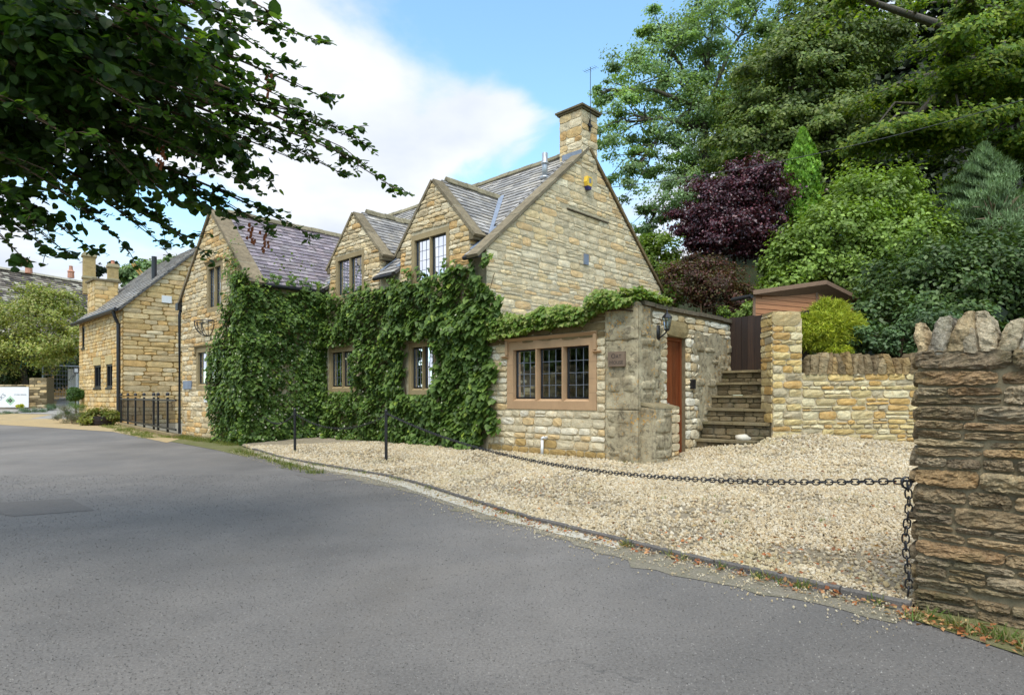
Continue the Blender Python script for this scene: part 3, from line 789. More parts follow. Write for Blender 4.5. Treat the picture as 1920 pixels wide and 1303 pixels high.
# pebbles on the forecourt: one field, instanced on points
def point_field(name, P, S, tmpl_list, mat, seed=1):
    me = bpy.data.meshes.new(name); me.vertices.add(len(P)); me.vertices.foreach_set('co', np.asarray(P, np.float32).ravel())
    a = me.attributes.new('rot', 'FLOAT_VECTOR', 'POINT'); a.data.foreach_set('vector', RNG.uniform(0, 6.28, (len(P), 3)).astype(np.float32).ravel())
    a = me.attributes.new('scl', 'FLOAT_VECTOR', 'POINT'); a.data.foreach_set('vector', np.asarray(S, np.float32).ravel())
    o = bpy.data.objects.new(name, me); COL.objects.link(o)
    ng = bpy.data.node_groups.new(name + '_scatter', 'GeometryNodeTree')
    ng.interface.new_socket('Geometry', in_out='INPUT', socket_type='NodeSocketGeometry'); ng.interface.new_socket('Geometry', in_out='OUTPUT', socket_type='NodeSocketGeometry')
    gi = ng.nodes.new('NodeGroupInput'); go = ng.nodes.new('NodeGroupOutput')
    ip = ng.nodes.new('GeometryNodeInstanceOnPoints'); oi = ng.nodes.new('GeometryNodeObjectInfo'); oi.inputs['Object'].default_value = tmpl_list
    m2p = ng.nodes.new('GeometryNodeMeshToPoints')
    def na(nm):
        n = ng.nodes.new('GeometryNodeInputNamedAttribute'); n.data_type = 'FLOAT_VECTOR'; n.inputs['Name'].default_value = nm; return n.outputs[0]
    e2r = ng.nodes.new('FunctionNodeEulerToRotation')
    ng.links.new(na('rot'), e2r.inputs[0])
    ng.links.new(gi.outputs[0], m2p.inputs[0]); ng.links.new(m2p.outputs[0], ip.inputs['Points']); ng.links.new(oi.outputs['Geometry'], ip.inputs['Instance'])
    ng.links.new(e2r.outputs[0], ip.inputs['Rotation']); ng.links.new(na('scl'), ip.inputs['Scale']); ng.links.new(ip.outputs[0], go.inputs[0])
    md = o.modifiers.new('scatter', 'NODES'); md.node_group = ng
    return o
pv = []; 
phi = (1 + 5 ** .5) / 2
ico = [(-1, phi, 0), (1, phi, 0), (-1, -phi, 0), (1, -phi, 0), (0, -1, phi), (0, 1, phi), (0, -1, -phi), (0, 1, -phi), (phi, 0, -1), (phi, 0, 1), (-phi, 0, -1), (-phi, 0, 1)]
icof = [(0, 11, 5), (0, 5, 1), (0, 1, 7), (0, 7, 10), (0, 10, 11), (1, 5, 9), (5, 11, 4), (11, 10, 2), (10, 7, 6), (7, 1, 8), (3, 9, 4), (3, 4, 2), (3, 2, 6), (3, 6, 8), (3, 8, 9), (4, 9, 5), (2, 4, 11), (6, 2, 10), (8, 6, 7), (9, 8, 1)]
pv = np.array(ico) / 1.9 * .5 * RNG.uniform(.8, 1.15, (12, 1))
pebble = bpy.data.objects.new('pebble', raw_mesh('pebble', pv * np.array([1.25, 1, .7]), icof, M['pebble']))
def scatter_in(poly, dens, box):
    x0, x1, y0, y1 = box; n = int((x1 - x0) * (y1 - y0) * dens)
    P = np.column_stack([RNG.uniform(x0, x1, n), RNG.uniform(y0, y1, n)])
    return P[inpoly(P, poly)]
gp = np.vstack([scatter_in(GPOLY, 3000, (-2, 6, 3.6, 6)), scatter_in(GPOLY, 1900, (-2, 9, 6, 8.5)), scatter_in(GPOLY, 950, (-8, 10.5, 8.5, 15.5))])
yy = gp[:, 1]
sz = np.where(yy < 6, .026, np.where(yy < 8.5, .033, .045)) * RNG.uniform(.55, 1.45, len(gp))
thin = nzp = np.array([mnoise.fractal(Vector((float(a) * .8, float(b) * .8, 2.)), 1., 2., 4) for a, b in gp]); kd_ = kdist(gp[:, 0], gp[:, 1]); mask = RNG.random(len(gp)) > .75 * sm((nzp + .05 + .45 * np.exp(-((kd_ - .9) / .6) ** 2) - .25) / .35)
gp = gp[mask]; sz = sz[mask]
gr = point_field('gravel', np.column_stack([gp, gz(gp[:, 0], gp[:, 1]) + RNG.uniform(-.012, .008, len(gp))]), sz[:, None] * RNG.uniform(.7, 1.3, (len(gp), 3)), pebble, M['pebble'])
gr['kind'] = 'stuff'
tag(gr, 'cream and tan limestone gravel spread over the forecourt', 'gravel')
# coarse chippings standing in the tarmac near the camera
chip = bpy.data.objects.new('chipping', raw_mesh('chipping', pv * np.array([1.2, 1, .5]), icof, None))
def m_chip():
    t = NT('road_chipping'); rr_ = t.n('ShaderNodeObjectInfo').outputs['Random']
    return t.fin(t.mix(t.rng(rr_, 0, 1), (.085, .08, .074), (.26, .24, .215)), .8, .3)
chip.data.materials.append(m_chip())
nch = 60000; yc = 2.6 + 7.5 * RNG.random(nch) ** 1.35; xc = RNG.uniform(-1, 1, nch) * yc * .9
rp = [(6, -4)] + EDGE + [(-70, 33), (-70, 17), (-14, 10), (-8.8, 5), (-7.8, -4)]
cp_ = np.column_stack([xc, yc]); cp_ = cp_[inpoly(cp_, rp)]
ch_o = point_field('road_chippings', np.column_stack([cp_, np.full(len(cp_), .0005)]), ((.0045 + .0007 * cp_[:, 1]) * RNG.uniform(.6, 1.5, len(cp_)))[:, None] * np.ones((1, 3)) * np.array([1, 1, .55]), chip, None)
ch_o['kind'] = 'stuff'; tag(ch_o, 'fine stone chippings showing in the worn tarmac of the near road', 'chippings')
# stray pebbles on the edge of the road
ks = RNG.integers(0, len(K2), 7000); kk = offset_line(K2, np.zeros(len(K2)))[ks]
dd = np.abs(RNG.normal(.12, .22, 7000)); nn_ = np.array([-.75, -.66])
gp2 = kk + nn_ * dd[:, None] + RNG.normal(0, .03, (7000, 2))
g2 = point_field('stray_gravel', np.column_stack([gp2, RNG.uniform(.006, .02, 7000)]), (.009 * RNG.uniform(.35, 1.9, 7000) ** 1.0)[:, None] * np.ones((1, 3)), pebble, M['pebble'])
g2['kind'] = 'stuff'
tag(g2, 'stray gravel stones scattered along the road edge outside the kerb', 'gravel')

# ================================================================== THE COTTAGE
house = thing('stone_cottage', 'golden limestone cottage with slate roof, two gabled dormers, front wing and small side extension', 'house', H(3, 0, .1))
ST = []                                            # stones of the whole cottage
EAVE, RIDGE, TR = 4.46, 7.62, 3.65                 # main block
K = (RIDGE - EAVE) / TR
DEPTH = 7.3; SR, SL = 3.1, 14.6
FF = face_front(0); FG = face_side(SR)

def window(parent, F, x0, x1, z0, z1, lights, rows=4, cols=3, sw=.13, recess=.13, mull=.09, hood=None, stonec=srgb(196, 168, 122, .62), th=.2, head=.14, sill=.13, curtain=(), proud=.012, casement=True):
    """stone surround with mullions; x0..x1,z0..z1 is the glazed area. Sub-parts: mullion, casement_frame, glass_pane, lead_came."""
    w = parent
    V, Fc = slab(F, rect(x0 - sw, x1 + sw, z0 - sill, z1 + head), [rect(x0, x1, z0, z1)], -th, proud)
    surround = mesh_obj('window', V, Fc, M['dressed'], w, np.array(stonec) * random.uniform(.95, 1.05))
    lw = (x1 - x0 - mull * (lights - 1)) / lights
    for i in range(1, lights):
        xm = x0 + i * lw + (i - 1) * mull
        mb = MB()
        P = [F.p(xm, z0, -th), F.p(xm + mull, z0, -th), F.p(xm + mull * .72, z0, proud * .6), F.p(xm + mull * .28, z0, proud * .6)]
        P += [(p[0], p[1], z1) for p in P]
        mb.hexa(P, stonec); mb.build('mullion', M['dressed'], surround)
    # sloping inner sill
    mb = MB(); P = [F.p(x0, z0, -recess), F.p(x1, z0, -recess), F.p(x1, z0, proud * .5), F.p(x0, z0, proud * .5), F.p(x0, z0 + .05, -recess), F.p(x1, z0 + .05, -recess), F.p(x1, z0 + .004, proud * .5), F.p(x0, z0 + .004, proud * .5)]
    mb.hexa(P, np.array(stonec) * 1.1); mb.build('sill', M['dressed'], surround)
    if hood:
        e, dz = hood
        mb = MB()
        def hp(xa, xb, za, zb, dd=.085):
            P = [F.p(xa, za, -.01), F.p(xb, za, -.01), F.p(xb, za, dd * .35), F.p(xa, za, dd * .35), F.p(xa, zb, -.01), F.p(xb, zb, -.01), F.p(xb, zb - .035, dd), F.p(xa, zb - .035, dd)]
            mb.hexa(P, np.array(stonec) * .98)
        zt = z1 + head + .003
        hp(x0 - sw - e, x1 + sw + e, zt, zt + .09)
        if dz:
            mb.fbox(F, x0 - sw - e, x0 - sw - e + .07, zt - dz, zt + .02, -.01, .06, stonec)
            mb.fbox(F, x1 + sw + e - .07, x1 + sw + e, zt - dz, zt + .02, -.01, .06, stonec)
            hp(x0 - sw - e - .1, x0 - sw - e + .068, zt - dz - .07, zt - dz + .002, .08)
            hp(x1 + sw + e - .068, x1 + sw + e + .1, zt - dz - .07, zt - dz + .002, .08)
        mb.build('hood_mould', M['dressed'], surround)
    fb = .028
    bars = MB()
    for i in range(lights):
        a = x0 + i * (lw + mull) + .006; b = a + lw - .012; c0 = z0 + .052; c1 = z1 - .006
        V, Fc = slab(F, rect(a, b, c0, c1), [rect(a + fb, b - fb, c0 + fb, c1 - fb)], -recess - .02, -recess + .02)
        mesh_obj('casement_frame', V, Fc, M['darkframe'], surround)
        ga, gb, gc, gd = a + fb, b - fb, c0 + fb, c1 - fb
        for r in range(rows):
            for c in range(cols):
                xa = ga + (gb - ga) * c / cols; xb = ga + (gb - ga) * (c + 1) / cols
                za = gc + (gd - gc) * r / rows; zb = gc + (gd - gc) * (r + 1) / rows
                t1, t2 = random.uniform(-.0012, .0012), random.uniform(-.0012, .0012)
                dz_ = -recess
                V = [F.p(xa, za, dz_ - t1 - t2), F.p(xb, za, dz_ + t1 - t2), F.p(xb, zb, dz_ + t1 + t2), F.p(xa, zb, dz_ - t1 + t2)]
                V += [(p[0] - F.n[0] * .004, p[1] - F.n[1] * .004, p[2]) for p in V]
                mesh_obj('glass_pane', V, [(0, 1, 2, 3), (7, 6, 5, 4), (0, 4, 5, 1), (1, 5, 6, 2), (2, 6, 7, 3), (3, 7, 4, 0)], M['glass'], surround)
        for c in range(1, cols):
            x = ga + (gb - ga) * c / cols; bars.fbox(F, x - .005, x + .005, gc, gd, -recess - .006, -recess + .006)
        for r in range(1, rows):
            z = gc + (gd - gc) * r / rows; bars.fbox(F, ga, gb, z - .005, z + .005, -recess - .0065, -recess + .0065)
        if i in curtain:
            mb = MB(); mb.fbox(F, a + .01, b - .01, c0 + .01, c1 - .005, -recess - .09, -recess - .08)
            mb.build('blind', M['curtain'], surround)
    bars.build('lead_came', M['came'], surround)
    return surround, (x0 - sw, x1 + sw, z0 - sill, z1 + head)
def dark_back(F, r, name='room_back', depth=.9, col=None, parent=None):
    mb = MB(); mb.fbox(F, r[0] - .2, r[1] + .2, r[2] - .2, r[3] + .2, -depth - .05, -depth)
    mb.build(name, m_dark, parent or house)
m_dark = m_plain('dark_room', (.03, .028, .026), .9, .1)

# --- main block: front wall with ground-floor windows, up to the eaves, dormer fronts rising flush
W1 = (8.30, 9.48, 1.52, 2.54); W2 = (4.86, 5.72, 1.44, 2.48)
D2 = dict(s0=3.62, s1=6.16, zs=5.0, za=6.34); D1 = dict(s0=7.06, s1=9.54, zs=5.08, za=6.28)
WD2 = (4.42, 5.60, 4.02, 5.06); WD1 = (7.90, 9.12, 4.10, 5.10)
def hole(w, sw=.12, sill=.12, head=.13): return (w[0] - sw, w[1] + sw, w[2] - sill, w[3] + head)
outer = [(SR, -.1), (9.0, -.1), (9.0, EAVE - .25), (SL, EAVE - .25), (SL, EAVE)]
outer = [(SR, -.1), (SL, -.1), (SL, EAVE)]
for D in (D1, D2):
    outer += [(D['s1'], EAVE), (D['s1'], D['zs']), ((D['s0'] + D['s1']) / 2, D['za']), (D['s0'], D['zs']), (D['s0'], EAVE)]
outer += [(SR, EAVE)]
hs = [hole(W1), hole(W2), hole(WD1), hole(WD2)]
wall('wall', FF, outer, hs, .45, house)
PINK = srgb(206, 168, 128, .66); SAND = srgb(188, 166, 124, .62)
for w, cu, kw in ((W1, (), {}), (W2, (), {}), (WD1, (0,), {}), (WD2, (0, 1), {})):
    nl = 2 if w is not W2 else 2
    window(house, FF, *w, nl, 4, 3, sw=.11, sill=.11, head=.12, curtain=cu, stonec=SAND, mull=.065, hood=None, recess=.075)
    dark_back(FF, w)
# dormer stones
for D, w in ((D1, WD1), (D2, WD2)):
    sc = (D['s0'] + D['s1']) / 2
    def bnd(z, D=D, sc=sc):
        if z <= D['zs']: return D['s0'], D['s1']
        f = min(1, (z - D['zs']) / (D['za'] - D['zs'])); return D['s0'] + (sc - D['s0']) * f, D['s1'] + (sc - D['s1']) * f
    q = rubble(D['s0'], D['s1'], 3.95, D['za'] - .05, (.09, .17), (.16, .42), [hole(w)], bnd, .012)
    ST += stones(FF, q, P_HOUSE, .03, (4, 4), .005)
# --- gable wall with the chimney above
def gb_(z):
    if z <= EAVE: return 0, DEPTH
    f = min(1, (z - EAVE) / (RIDGE - EAVE)); return TR * f, DEPTH - (DEPTH - TR) * f
wall('wall', FG, [(0.0, -.1), (DEPTH, -.1), (DEPTH, EAVE), (TR, RIDGE), (0.0, EAVE)], [], .45, house, d1=-.002)
q = rubble(0, DEPTH, 2.7, RIDGE - .05, (.09, .20), (.15, .48), [(2.5, 4.6, 5.90, 5.99)], gb_, .014, wob=.008, split=.22)
ST += stones(FG, q, P_GABLE, .013, (4, 4), .004, var=.13, edge=.55)
wall('wall', face_side(SL), [(0.0, -.1), (DEPTH, -.1), (DEPTH, EAVE), (TR, RIDGE), (0.0, EAVE)], [], -.45, house)
wall('wall', face_front(DEPTH), rect(SR + .01, SL - .01, -.1, EAVE), [], -.4, house)
# rough ledge across the gable and slate plaque
mb = MB(); mb.fbox(FG, 2.76, 4.52, 5.915, 5.945, -.02, .045, srgb(120, 108, 88, .6)); mb.build('ledge', M['coping'], house)
mb = MB(); mb.fbox(FG, 3.44, 3.62, 4.66, 4.93, 0, .045); mb.build('vent_slate', M['lead'], house)

# --- roofs: slates
SLATE = []; 
P_SL = pal((172, 164, 154, .62), (156, 150, 142, .58), (184, 174, 160, .66), (146, 140, 134, .56), (178, 166, 146, .62), (162, 154, 142, .58))
P_SL = [tuple(np.array(c) * np.array([1.15, 1.18, 1.24])) for c in P_SL]
P_PU = pal((164, 146, 148, .6), (146, 132, 142, .56), (168, 154, 160, .62), (138, 126, 134, .54), (160, 150, 150, .6))
def slates(O, ex, ed, nrm, L, bound, ch, cw, palette, thick=.016, rng=random):
    """O origin at the eave, ex along the eave, ed up the slope."""
    O = np.array(O, float); ex = np.array(ex, float); ed = np.array(ed, float); nrm = np.array(nrm, float); items = []; y = -.03; r = 0
    while y < L:
        c = rng.uniform(*ch) if isinstance(ch, tuple) else ch
        y2 = min(L, y + c); a, b = bound(min(max((y + y2) / 2, 0), L)); x = a - rng.uniform(0, cw[1])
        a2, b2 = bound(min(y2, L))
        while x < b:
            w = rng.uniform(*cw); xa = max(x, a); xb = min(x + w, b); x += w
            if xb - xa < .03: continue
            g = .004; j = rng.uniform(-.012, .01); tl = rng.uniform(0, .006)
            def pt(xx, yy, h): return O + ex * xx + ed * yy + nrm * h
            h0 = thick * 1.9 + tl; h1 = thick * .5
            P = [pt(xa + g, y + j, h0 - thick), pt(xb - g, y + j + rng.uniform(-.006, .006), h0 - thick), pt(xb - g, y2 + .03, h1 - thick), pt(xa + g, y2 + .03, h1 - thick),
                 pt(xa + g, y + j, h0), pt(xb - g, y + j + rng.uniform(-.006, .006), h0), pt(xb - g, y2 + .03, h1), pt(xa + g, y2 + .03, h1)]
            col = np.array(rng.choice(palette)) * rng.uniform(.78, 1.22)
            items.append((np.array(P), [(0, 3, 2, 1), (4, 5, 6, 7), (0, 1, 5, 4), (1, 2, 6, 5), (2, 3, 7, 6), (3, 0, 4, 7)], col))
        y = y2; r += 1
    return items
def plane_roof(name, P, mat=None, th=.06, col=(.10, .095, .095)):
    P = [np.array(p, float) for p in P]; n = np.cross(P[1] - P[0], P[2] - P[0]); n /= np.linalg.norm(n)
    if n[2] < 0: n = -n
    V = [p - n * th for p in P] + [p - n * .008 for p in P]; k = len(P)
    Fc = [tuple(range(k))[::-1], tuple(range(k, 2 * k))] + [(i, (i + 1) % k, (i + 1) % k + k, i + k) for i in range(k)]
    mesh_obj(name, V, Fc, mat or M['slate'], house, np.array(col)); return n
A3 = np.array([A[0], A[1], 0]); B3 = np.array([B[0], B[1], 0]); Z3 = np.array([0, 0, 1.])
# main front slope
ov = -.16; ze = EAVE + K * ov
slope = B3 * 1 + Z3 * K; slope = slope / np.linalg.norm(slope); nfront = np.cross(slope, A3); nfront = nfront if nfront[2] > 0 else -nfront
Lm = (TR - ov) * math.sqrt(1 + K * K)
lift = .05
def seg(s_a, s_b, y0=0, y1=Lm): return H(s_a, ov, ze) , s_b - s_a
for (sa, sb, full) in ((SR + .06, D2['s0'] - .03, 1), (D2['s1'] + .03, D1['s0'] - .03, 1), (D1['s1'] + .03, SL, 1)):
    SLATE += slates(H(sa, ov, ze + lift), A3, slope, nfront, Lm, lambda y, w=sb - sa: (0, w), .21, (.19, .34), P_SL)
    plane_roof('roof', [H(sa, ov, ze + lift), H(sb, ov, ze + lift), H(sb, TR, RIDGE + lift), H(sa, TR, RIDGE + lift)])
for D in (D1, D2):                                # strips of roof above the dormers
    t0 = (D['zs'] - EAVE) / K + .0; y0 = (t0 - ov) * math.sqrt(1 + K * K)
    sa, sb = D['s0'] - .03, D['s1'] + .03; sc = (sa + sb) / 2; ta = (D['za'] + .1 - EAVE) / K
    ya = (ta - t0) * math.sqrt(1 + K * K)
    def bd(y, sa=sa, sb=sb, ya=ya): return (0, sb - sa)
    SLATE += slates(H(sa, t0 + .25, EAVE + K * (t0 + .25) + lift), A3, slope, nfront, Lm - y0 - .25 * math.sqrt(1 + K * K), bd, .21, (.19, .34), P_SL)
    plane_roof('roof', [H(sa, t0, D['zs'] + lift), H(sb, t0, D['zs'] + lift), H(sb, TR, RIDGE + lift), H(sa, TR, RIDGE + lift)])
plane_roof('roof', [H(SR, DEPTH + .15, EAVE - K * .15), H(SL, DEPTH + .15, EAVE - K * .15), H(SL, TR, RIDGE + lift), H(SR, TR, RIDGE + lift)])
# ridge tiles
def ridge_row(p0, p1, side, step=.42, r=.13, col=srgb(170, 160, 132, .6), name='ridge_tile'):
    p0 = np.array(p0); p1 = np.array(p1); L = np.linalg.norm(p1 - p0); n = max(1, int(L / step)); d = (p1 - p0) / L
    side = np.array(side)
    for i in range(n):
        a = p0 + d * (L * i / n + .006); b = p0 + d * (L * (i + 1) / n - .006); dz = random.uniform(-.012, .012)
        V = []
        for q in (a, b):
            for s_, h in ((-r, -.10), (-r * .55, .0), (0, .05), (r * .55, .0), (r, -.10), (r * .85, -.12), (0, -.02), (-r * .85, -.12)):
                V.append(q + side * s_ + Z3 * (h + dz))
        Fc = [(k, (k + 1) % 8, (k + 1) % 8 + 8, k + 8) for k in range(8)] + [tuple(range(8))[::-1], tuple(range(8, 16))]
        mesh_obj(name, V, Fc, M['coping'], house, np.array(col) * random.uniform(.75, 1.15))
ridge_row(H(SR + .6, TR, RIDGE + .12), H(SL, TR, RIDGE + .12), B3)
# dormer roofs, cheeks, coping
def coping_run(p0, p1, width_dir, w0, w1, th=.075, n=3, col=srgb(160, 146, 120, .62), name='coping_stone'):
    p0 = np.array(p0); p1 = np.array(p1); d = p1 - p0; L = np.linalg.norm(d); d /= L; wd = np.array(width_dir)
    up = np.cross(d, wd); up = up / np.linalg.norm(up); up = up if up[2] > 0 else -up
    for i in range(n):
        a = p0 + d * (L * i / n + (.004 if i else 0)); b = p0 + d * (L * (i + 1) / n - .004); j = random.uniform(-.006, .006)
        P = [a + wd * w0, b + wd * w0, b + wd * w1, a + wd * w1]; P = [q + up * j for q in P]
        P = P + [q + up * th * (1 if k in (0, 1) else .9) for k, q in enumerate(P)]
        mb = MB(); mb.hexa(P, np.array(col) * random.uniform(.8, 1.2)); mb.build(name, M['coping'], house)
        if i:
            mb = MB(); q = [x - d * .012 for x in P[:1]]
            pa = P[0] - d * .010; pb = P[3] - d * .010
            mb.hexa([pa, pa + d * .012, pb + d * .012, pb, pa + up * (th + .004), pa + up * (th + .004) + d * .012, pb + up * (th * .9 + .006) + d * .012, pb + up * (th * .9 + .006)], srgb(215, 205, 180, .65))
            mb.build('coping_joint', M['mortar'], house)
for D in (D1, D2):
    sc = (D['s0'] + D['s1']) / 2; kk_ = (D['za'] - D['zs']) / (sc - D['s0'])
    zr = D['za'] + .06; tr = (zr - EAVE) / K
    for sgn, se in ((-1, D['s0']), (1, D['s1'])):
        eo = .12; s_e = se + sgn * eo; z_e = D['zs'] - kk_ * eo + .06
        te = (z_e - EAVE) / K
        dv = np.array(H(sc, .3, zr)) - np.array(H(s_e, .3, z_e)); Ls = np.linalg.norm(dv); dv /= Ls
        nr = np.cross(B3, dv); nr = nr if nr[2] > 0 else -nr
        ln = lambda y, te=te, tr=tr, Ls=Ls: (0.24, te + (tr - te) * y / Ls)
        SLATE += slates(H(s_e, 0, z_e + .01), B3, dv, nr, Ls, ln, .15, (.15, .26), P_SL)
        plane_roof('roof', [H(s_e, .1, z_e), H(s_e, te + .05, z_e), H(sc, tr + .05, zr), H(sc, .1, zr)])
        # cheek
        V = [H(se, .02, EAVE - .1), H(se, (D['zs'] - EAVE) / K + .1, D['zs'] + .0), H(se, .02, D['zs'])]
        V += [tuple(np.array(p) - A3 * sgn * .2) for p in V]
        mesh_obj('dormer_cheek', V, [(0, 1, 2), (5, 4, 3), (0, 3, 4, 1), (1, 4, 5, 2), (2, 5, 3, 0)], M['lead'] if sgn < 0 else M['mortar'], house, np.array(C_MORTAR))
        # coping in front
        coping_run(H(se + sgn * .17, 0, D['zs'] - kk_ * .17 - .02), H(sc, 0, D['za'] + .0), -B3, -.34, .05, .07, 2)
        mb = MB(); mb.fbox(FF, min(se, se + sgn * .14), max(se, se + sgn * .14), D['zs'] - .26, D['zs'] - .10, -.34, .03, srgb(150, 136, 108, .6)); mb.build('kneeler', M['coping'], house)
        # gutter stub and lead flashing
        mb = MB(); mb.tube([H(s_e + sgn * .03, .30, z_e - .05), H(s_e + sgn * .03, te, z_e - .05)], .045, 8); mb.build('gutter', M['black'], house)
        V = [H(se + sgn * .015, -.015, EAVE - .12), H(se + sgn * .015, te + .15, z_e + .05), H(se + sgn * .19, te + .1, z_e + .03), H(se + sgn * .2, .0, EAVE + .09)]
        V = [np.array(p) for p in V]; V[0][2] = EAVE + .11 - .02; V[1][2] = EAVE + K * (te + .15) + .115; V[2][2] = EAVE + K * (te + .1) + .115; V[3][2] = EAVE + .115
        V += [p - Z3 * .02 for p in V]
        mesh_obj('flashing', V, [(0, 1, 2, 3), (7, 6, 5, 4), (0, 4, 5, 1), (1, 5, 6, 2), (2, 6, 7, 3), (3, 7, 4, 0)], M['lead'], house)
    ridge_row(H(sc, .38, zr + .1), H(sc, tr + .05, zr + .1), A3, .3, .10)
    # side stones of the right cheek near the front (the corner stones)
    FS = face_side(D['s0']); 
    q = rubble(0, .42, 4.3, D['zs'], (.1, .16), (.14, .3), [], None, .012); ST += stones(FS, q, P_HOUSE, .02, (3, 3))
    # white flashing strip where the dormer ridge meets the slates
    p1 = H(sc - (sc - D['s0']) - .14, (D['zs'] - EAVE) / K, D['zs']); 
    V = [H(D['s0'] - .16, (D['zs'] - .1 - EAVE) / K + .02, D['zs'] - .1 + .11), H(D['s0'] - .08, (D['zs'] - .1 - EAVE) / K - .0, D['zs'] - .1 + .13), H(sc, tr - .05, zr + .11), H(sc - .08, tr + .06, zr + .15)]
    V = [np.array(p) for p in V]; V += [p - Z3 * .03 for p in V]
    mesh_obj('flashing', V, [(0, 1, 2, 3), (7, 6, 5, 4), (0, 4, 5, 1), (1, 5, 6, 2), (2, 6, 7, 3), (3, 7, 4, 0)], M['lead'], house)
# eaves gutters of the main slope between the dormers
for sa, sb in ((SR + .02, D2['s0'] - .02), (D2['s1'] + .05, D1['s0'] - .02), (D1['s1'] + .05, 9.93)):
    mb = MB(); mb.tube([H(sa, ov - .04, ze - .02), H(sb, ov - .04, ze - .02)], .055, 8); mb.build('gutter', M['black'], house)
# gable copings of the main block
coping_run(H(SR, -.28, EAVE - K * .28 + .03), H(SR, TR, RIDGE + .03), -A3, -.30, .05, .075, 6)
coping_run(H(SR, DEPTH + .1, EAVE - K * .1 + .03), H(SR, TR, RIDGE + .03), -A3, -.30, .06, .09, 5, srgb(150, 128, 92, .6))
# chimney
CH = dict(s0=SR - .02, s1=SR + .70, t0=TR - .30, t1=TR + .36, z0=6.75, z1=8.60)
FC1 = face_front(CH['t0']); FC2 = face_side(CH['s0'])
mb = MB()
mb.hexa([H(CH['s0'], CH['t0'], CH['z0']), H(CH['s1'], CH['t0'], CH['z0']), H(CH['s1'], CH['t1'], CH['z0']), H(CH['s0'], CH['t1'], CH['z0']),
         H(CH['s0'], CH['t0'], CH['z1']), H(CH['s1'], CH['t0'], CH['z1']), H(CH['s1'], CH['t1'], CH['z1']), H(CH['s0'], CH['t1'], CH['z1'])], C_MORTAR)
chim = mb.build('chimney', M['mortar'], house)
mb = MB()
e_ = .13
for k_, (zz, ee) in enumerate(((CH['z1'], .05), (CH['z1'] + .05, .09))):
    mb.hexa([H(CH['s0'] - ee, CH['t0'] - ee, zz + .002), H(CH['s1'] + ee, CH['t0'] - ee, zz + .002), H(CH['s1'] + ee, CH['t1'] + ee, zz + .002), H(CH['s0'] - ee, CH['t1'] + ee, zz + .002),
         H(CH['s0'] - ee, CH['t0'] - ee, zz + .048), H(CH['s1'] + ee, CH['t0'] - ee, zz + .048), H(CH['s1'] + ee, CH['t1'] + ee, zz + .048), H(CH['s0'] - ee, CH['t1'] + ee, zz + .048)], srgb(140, 126, 98, .56))
mb.build('chimney_cap', M['coping'], chim)
cs_ = stones(FC1, rubble(CH['s0'], CH['s1'], 7.2, CH['z1'], (.14, .26), (.2, .4), [], None, .014), P_HOUSE, .02, (4, 4))
cs_ += stones(FC2, rubble(CH['t0'], CH['t1'], 7.1, CH['z1'], (.14, .26), (.2, .4), [], None, .014), P_HOUSE, .02, (4, 4))
pieces('stone', cs_, M['stone'], chim)
mb = MB(); mb.fbox(FC1, CH['s0'] + .0, CH['s1'] - .1, 7.42, 7.56, 0, .03); mb.build('flashing', M['lead'], chim)
# metal flue on the slope
fp = H(SR + .57, 2.6, EAVE + K * 2.6); mb = MB(); mb.tube([fp, fp + Z3 * .70], .07, 12); mb.tube([fp + Z3 * .42, fp + Z3 * .46], .10, 12); mb.tube([fp + Z3 * .05, fp + Z3 * .1], .13, 12); mb.build('flue_pipe', M['steel'], house, True)

# --- the projecting wing on the left
TW = -2.2; WS0, WS1 = 9.95, 14.83; WC = (WS0 + WS1) / 2; WZE, WZR = 4.42, 6.68
FW = face_front(TW); FWS = face_side(WS0)
WU = (11.72, 12.64, 3.88, 5.04); WL = (11.25, 13.5, 1.62, 2.62)
def gw_(z):
    if z <= WZE: return WS0, WS1
    f = min(1, (z - WZE) / (WZR - WZE)); return WS0 + (WC - WS0) * f, WS1 + (WC - WS1) * f
wall('wall', FW, [(WS0, -.1), (WS1, -.1), (WS1, WZE), (WC, WZR), (WS0, WZE)], [hole(WU), hole(WL)], .45, house)
wall('wall', FWS, rect(.0, -TW + .02, -.1, WZE) if False else [(TW - (0), -.1), (0, -.1), (0, WZE), (TW, WZE)], [], .45, house, d1=-.002)
FWL = Frame(P0 + WS1 * A, B, A); wall('wall', FWL, [(TW, -.1), (3, -.1), (3, WZE), (TW, WZE)], [], .45, house, d1=-.002)
q = rubble(WS0, WS1, -.05, WZR - .05, (.09, .19), (.16, .46), [hole(WU), hole(WL)], gw_, .012)
q = [k for k in q if not (k[0][0] < 10.8 and k[0][1] < 3.6)]
ST += stones(FW, q, P_HOUSE, .026, (4, 4), .005)
q = rubble(TW, 3, 2.8, WZE, (.12, .2), (.2, .5), [], None, .012); 
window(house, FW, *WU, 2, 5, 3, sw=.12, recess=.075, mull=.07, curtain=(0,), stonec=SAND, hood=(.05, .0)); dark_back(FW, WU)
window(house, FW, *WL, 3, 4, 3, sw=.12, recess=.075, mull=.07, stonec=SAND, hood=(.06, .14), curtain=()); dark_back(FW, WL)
kw_ = (WZR - WZE) / (WC - WS0); trw = (WZR + .05 - EAVE) / K
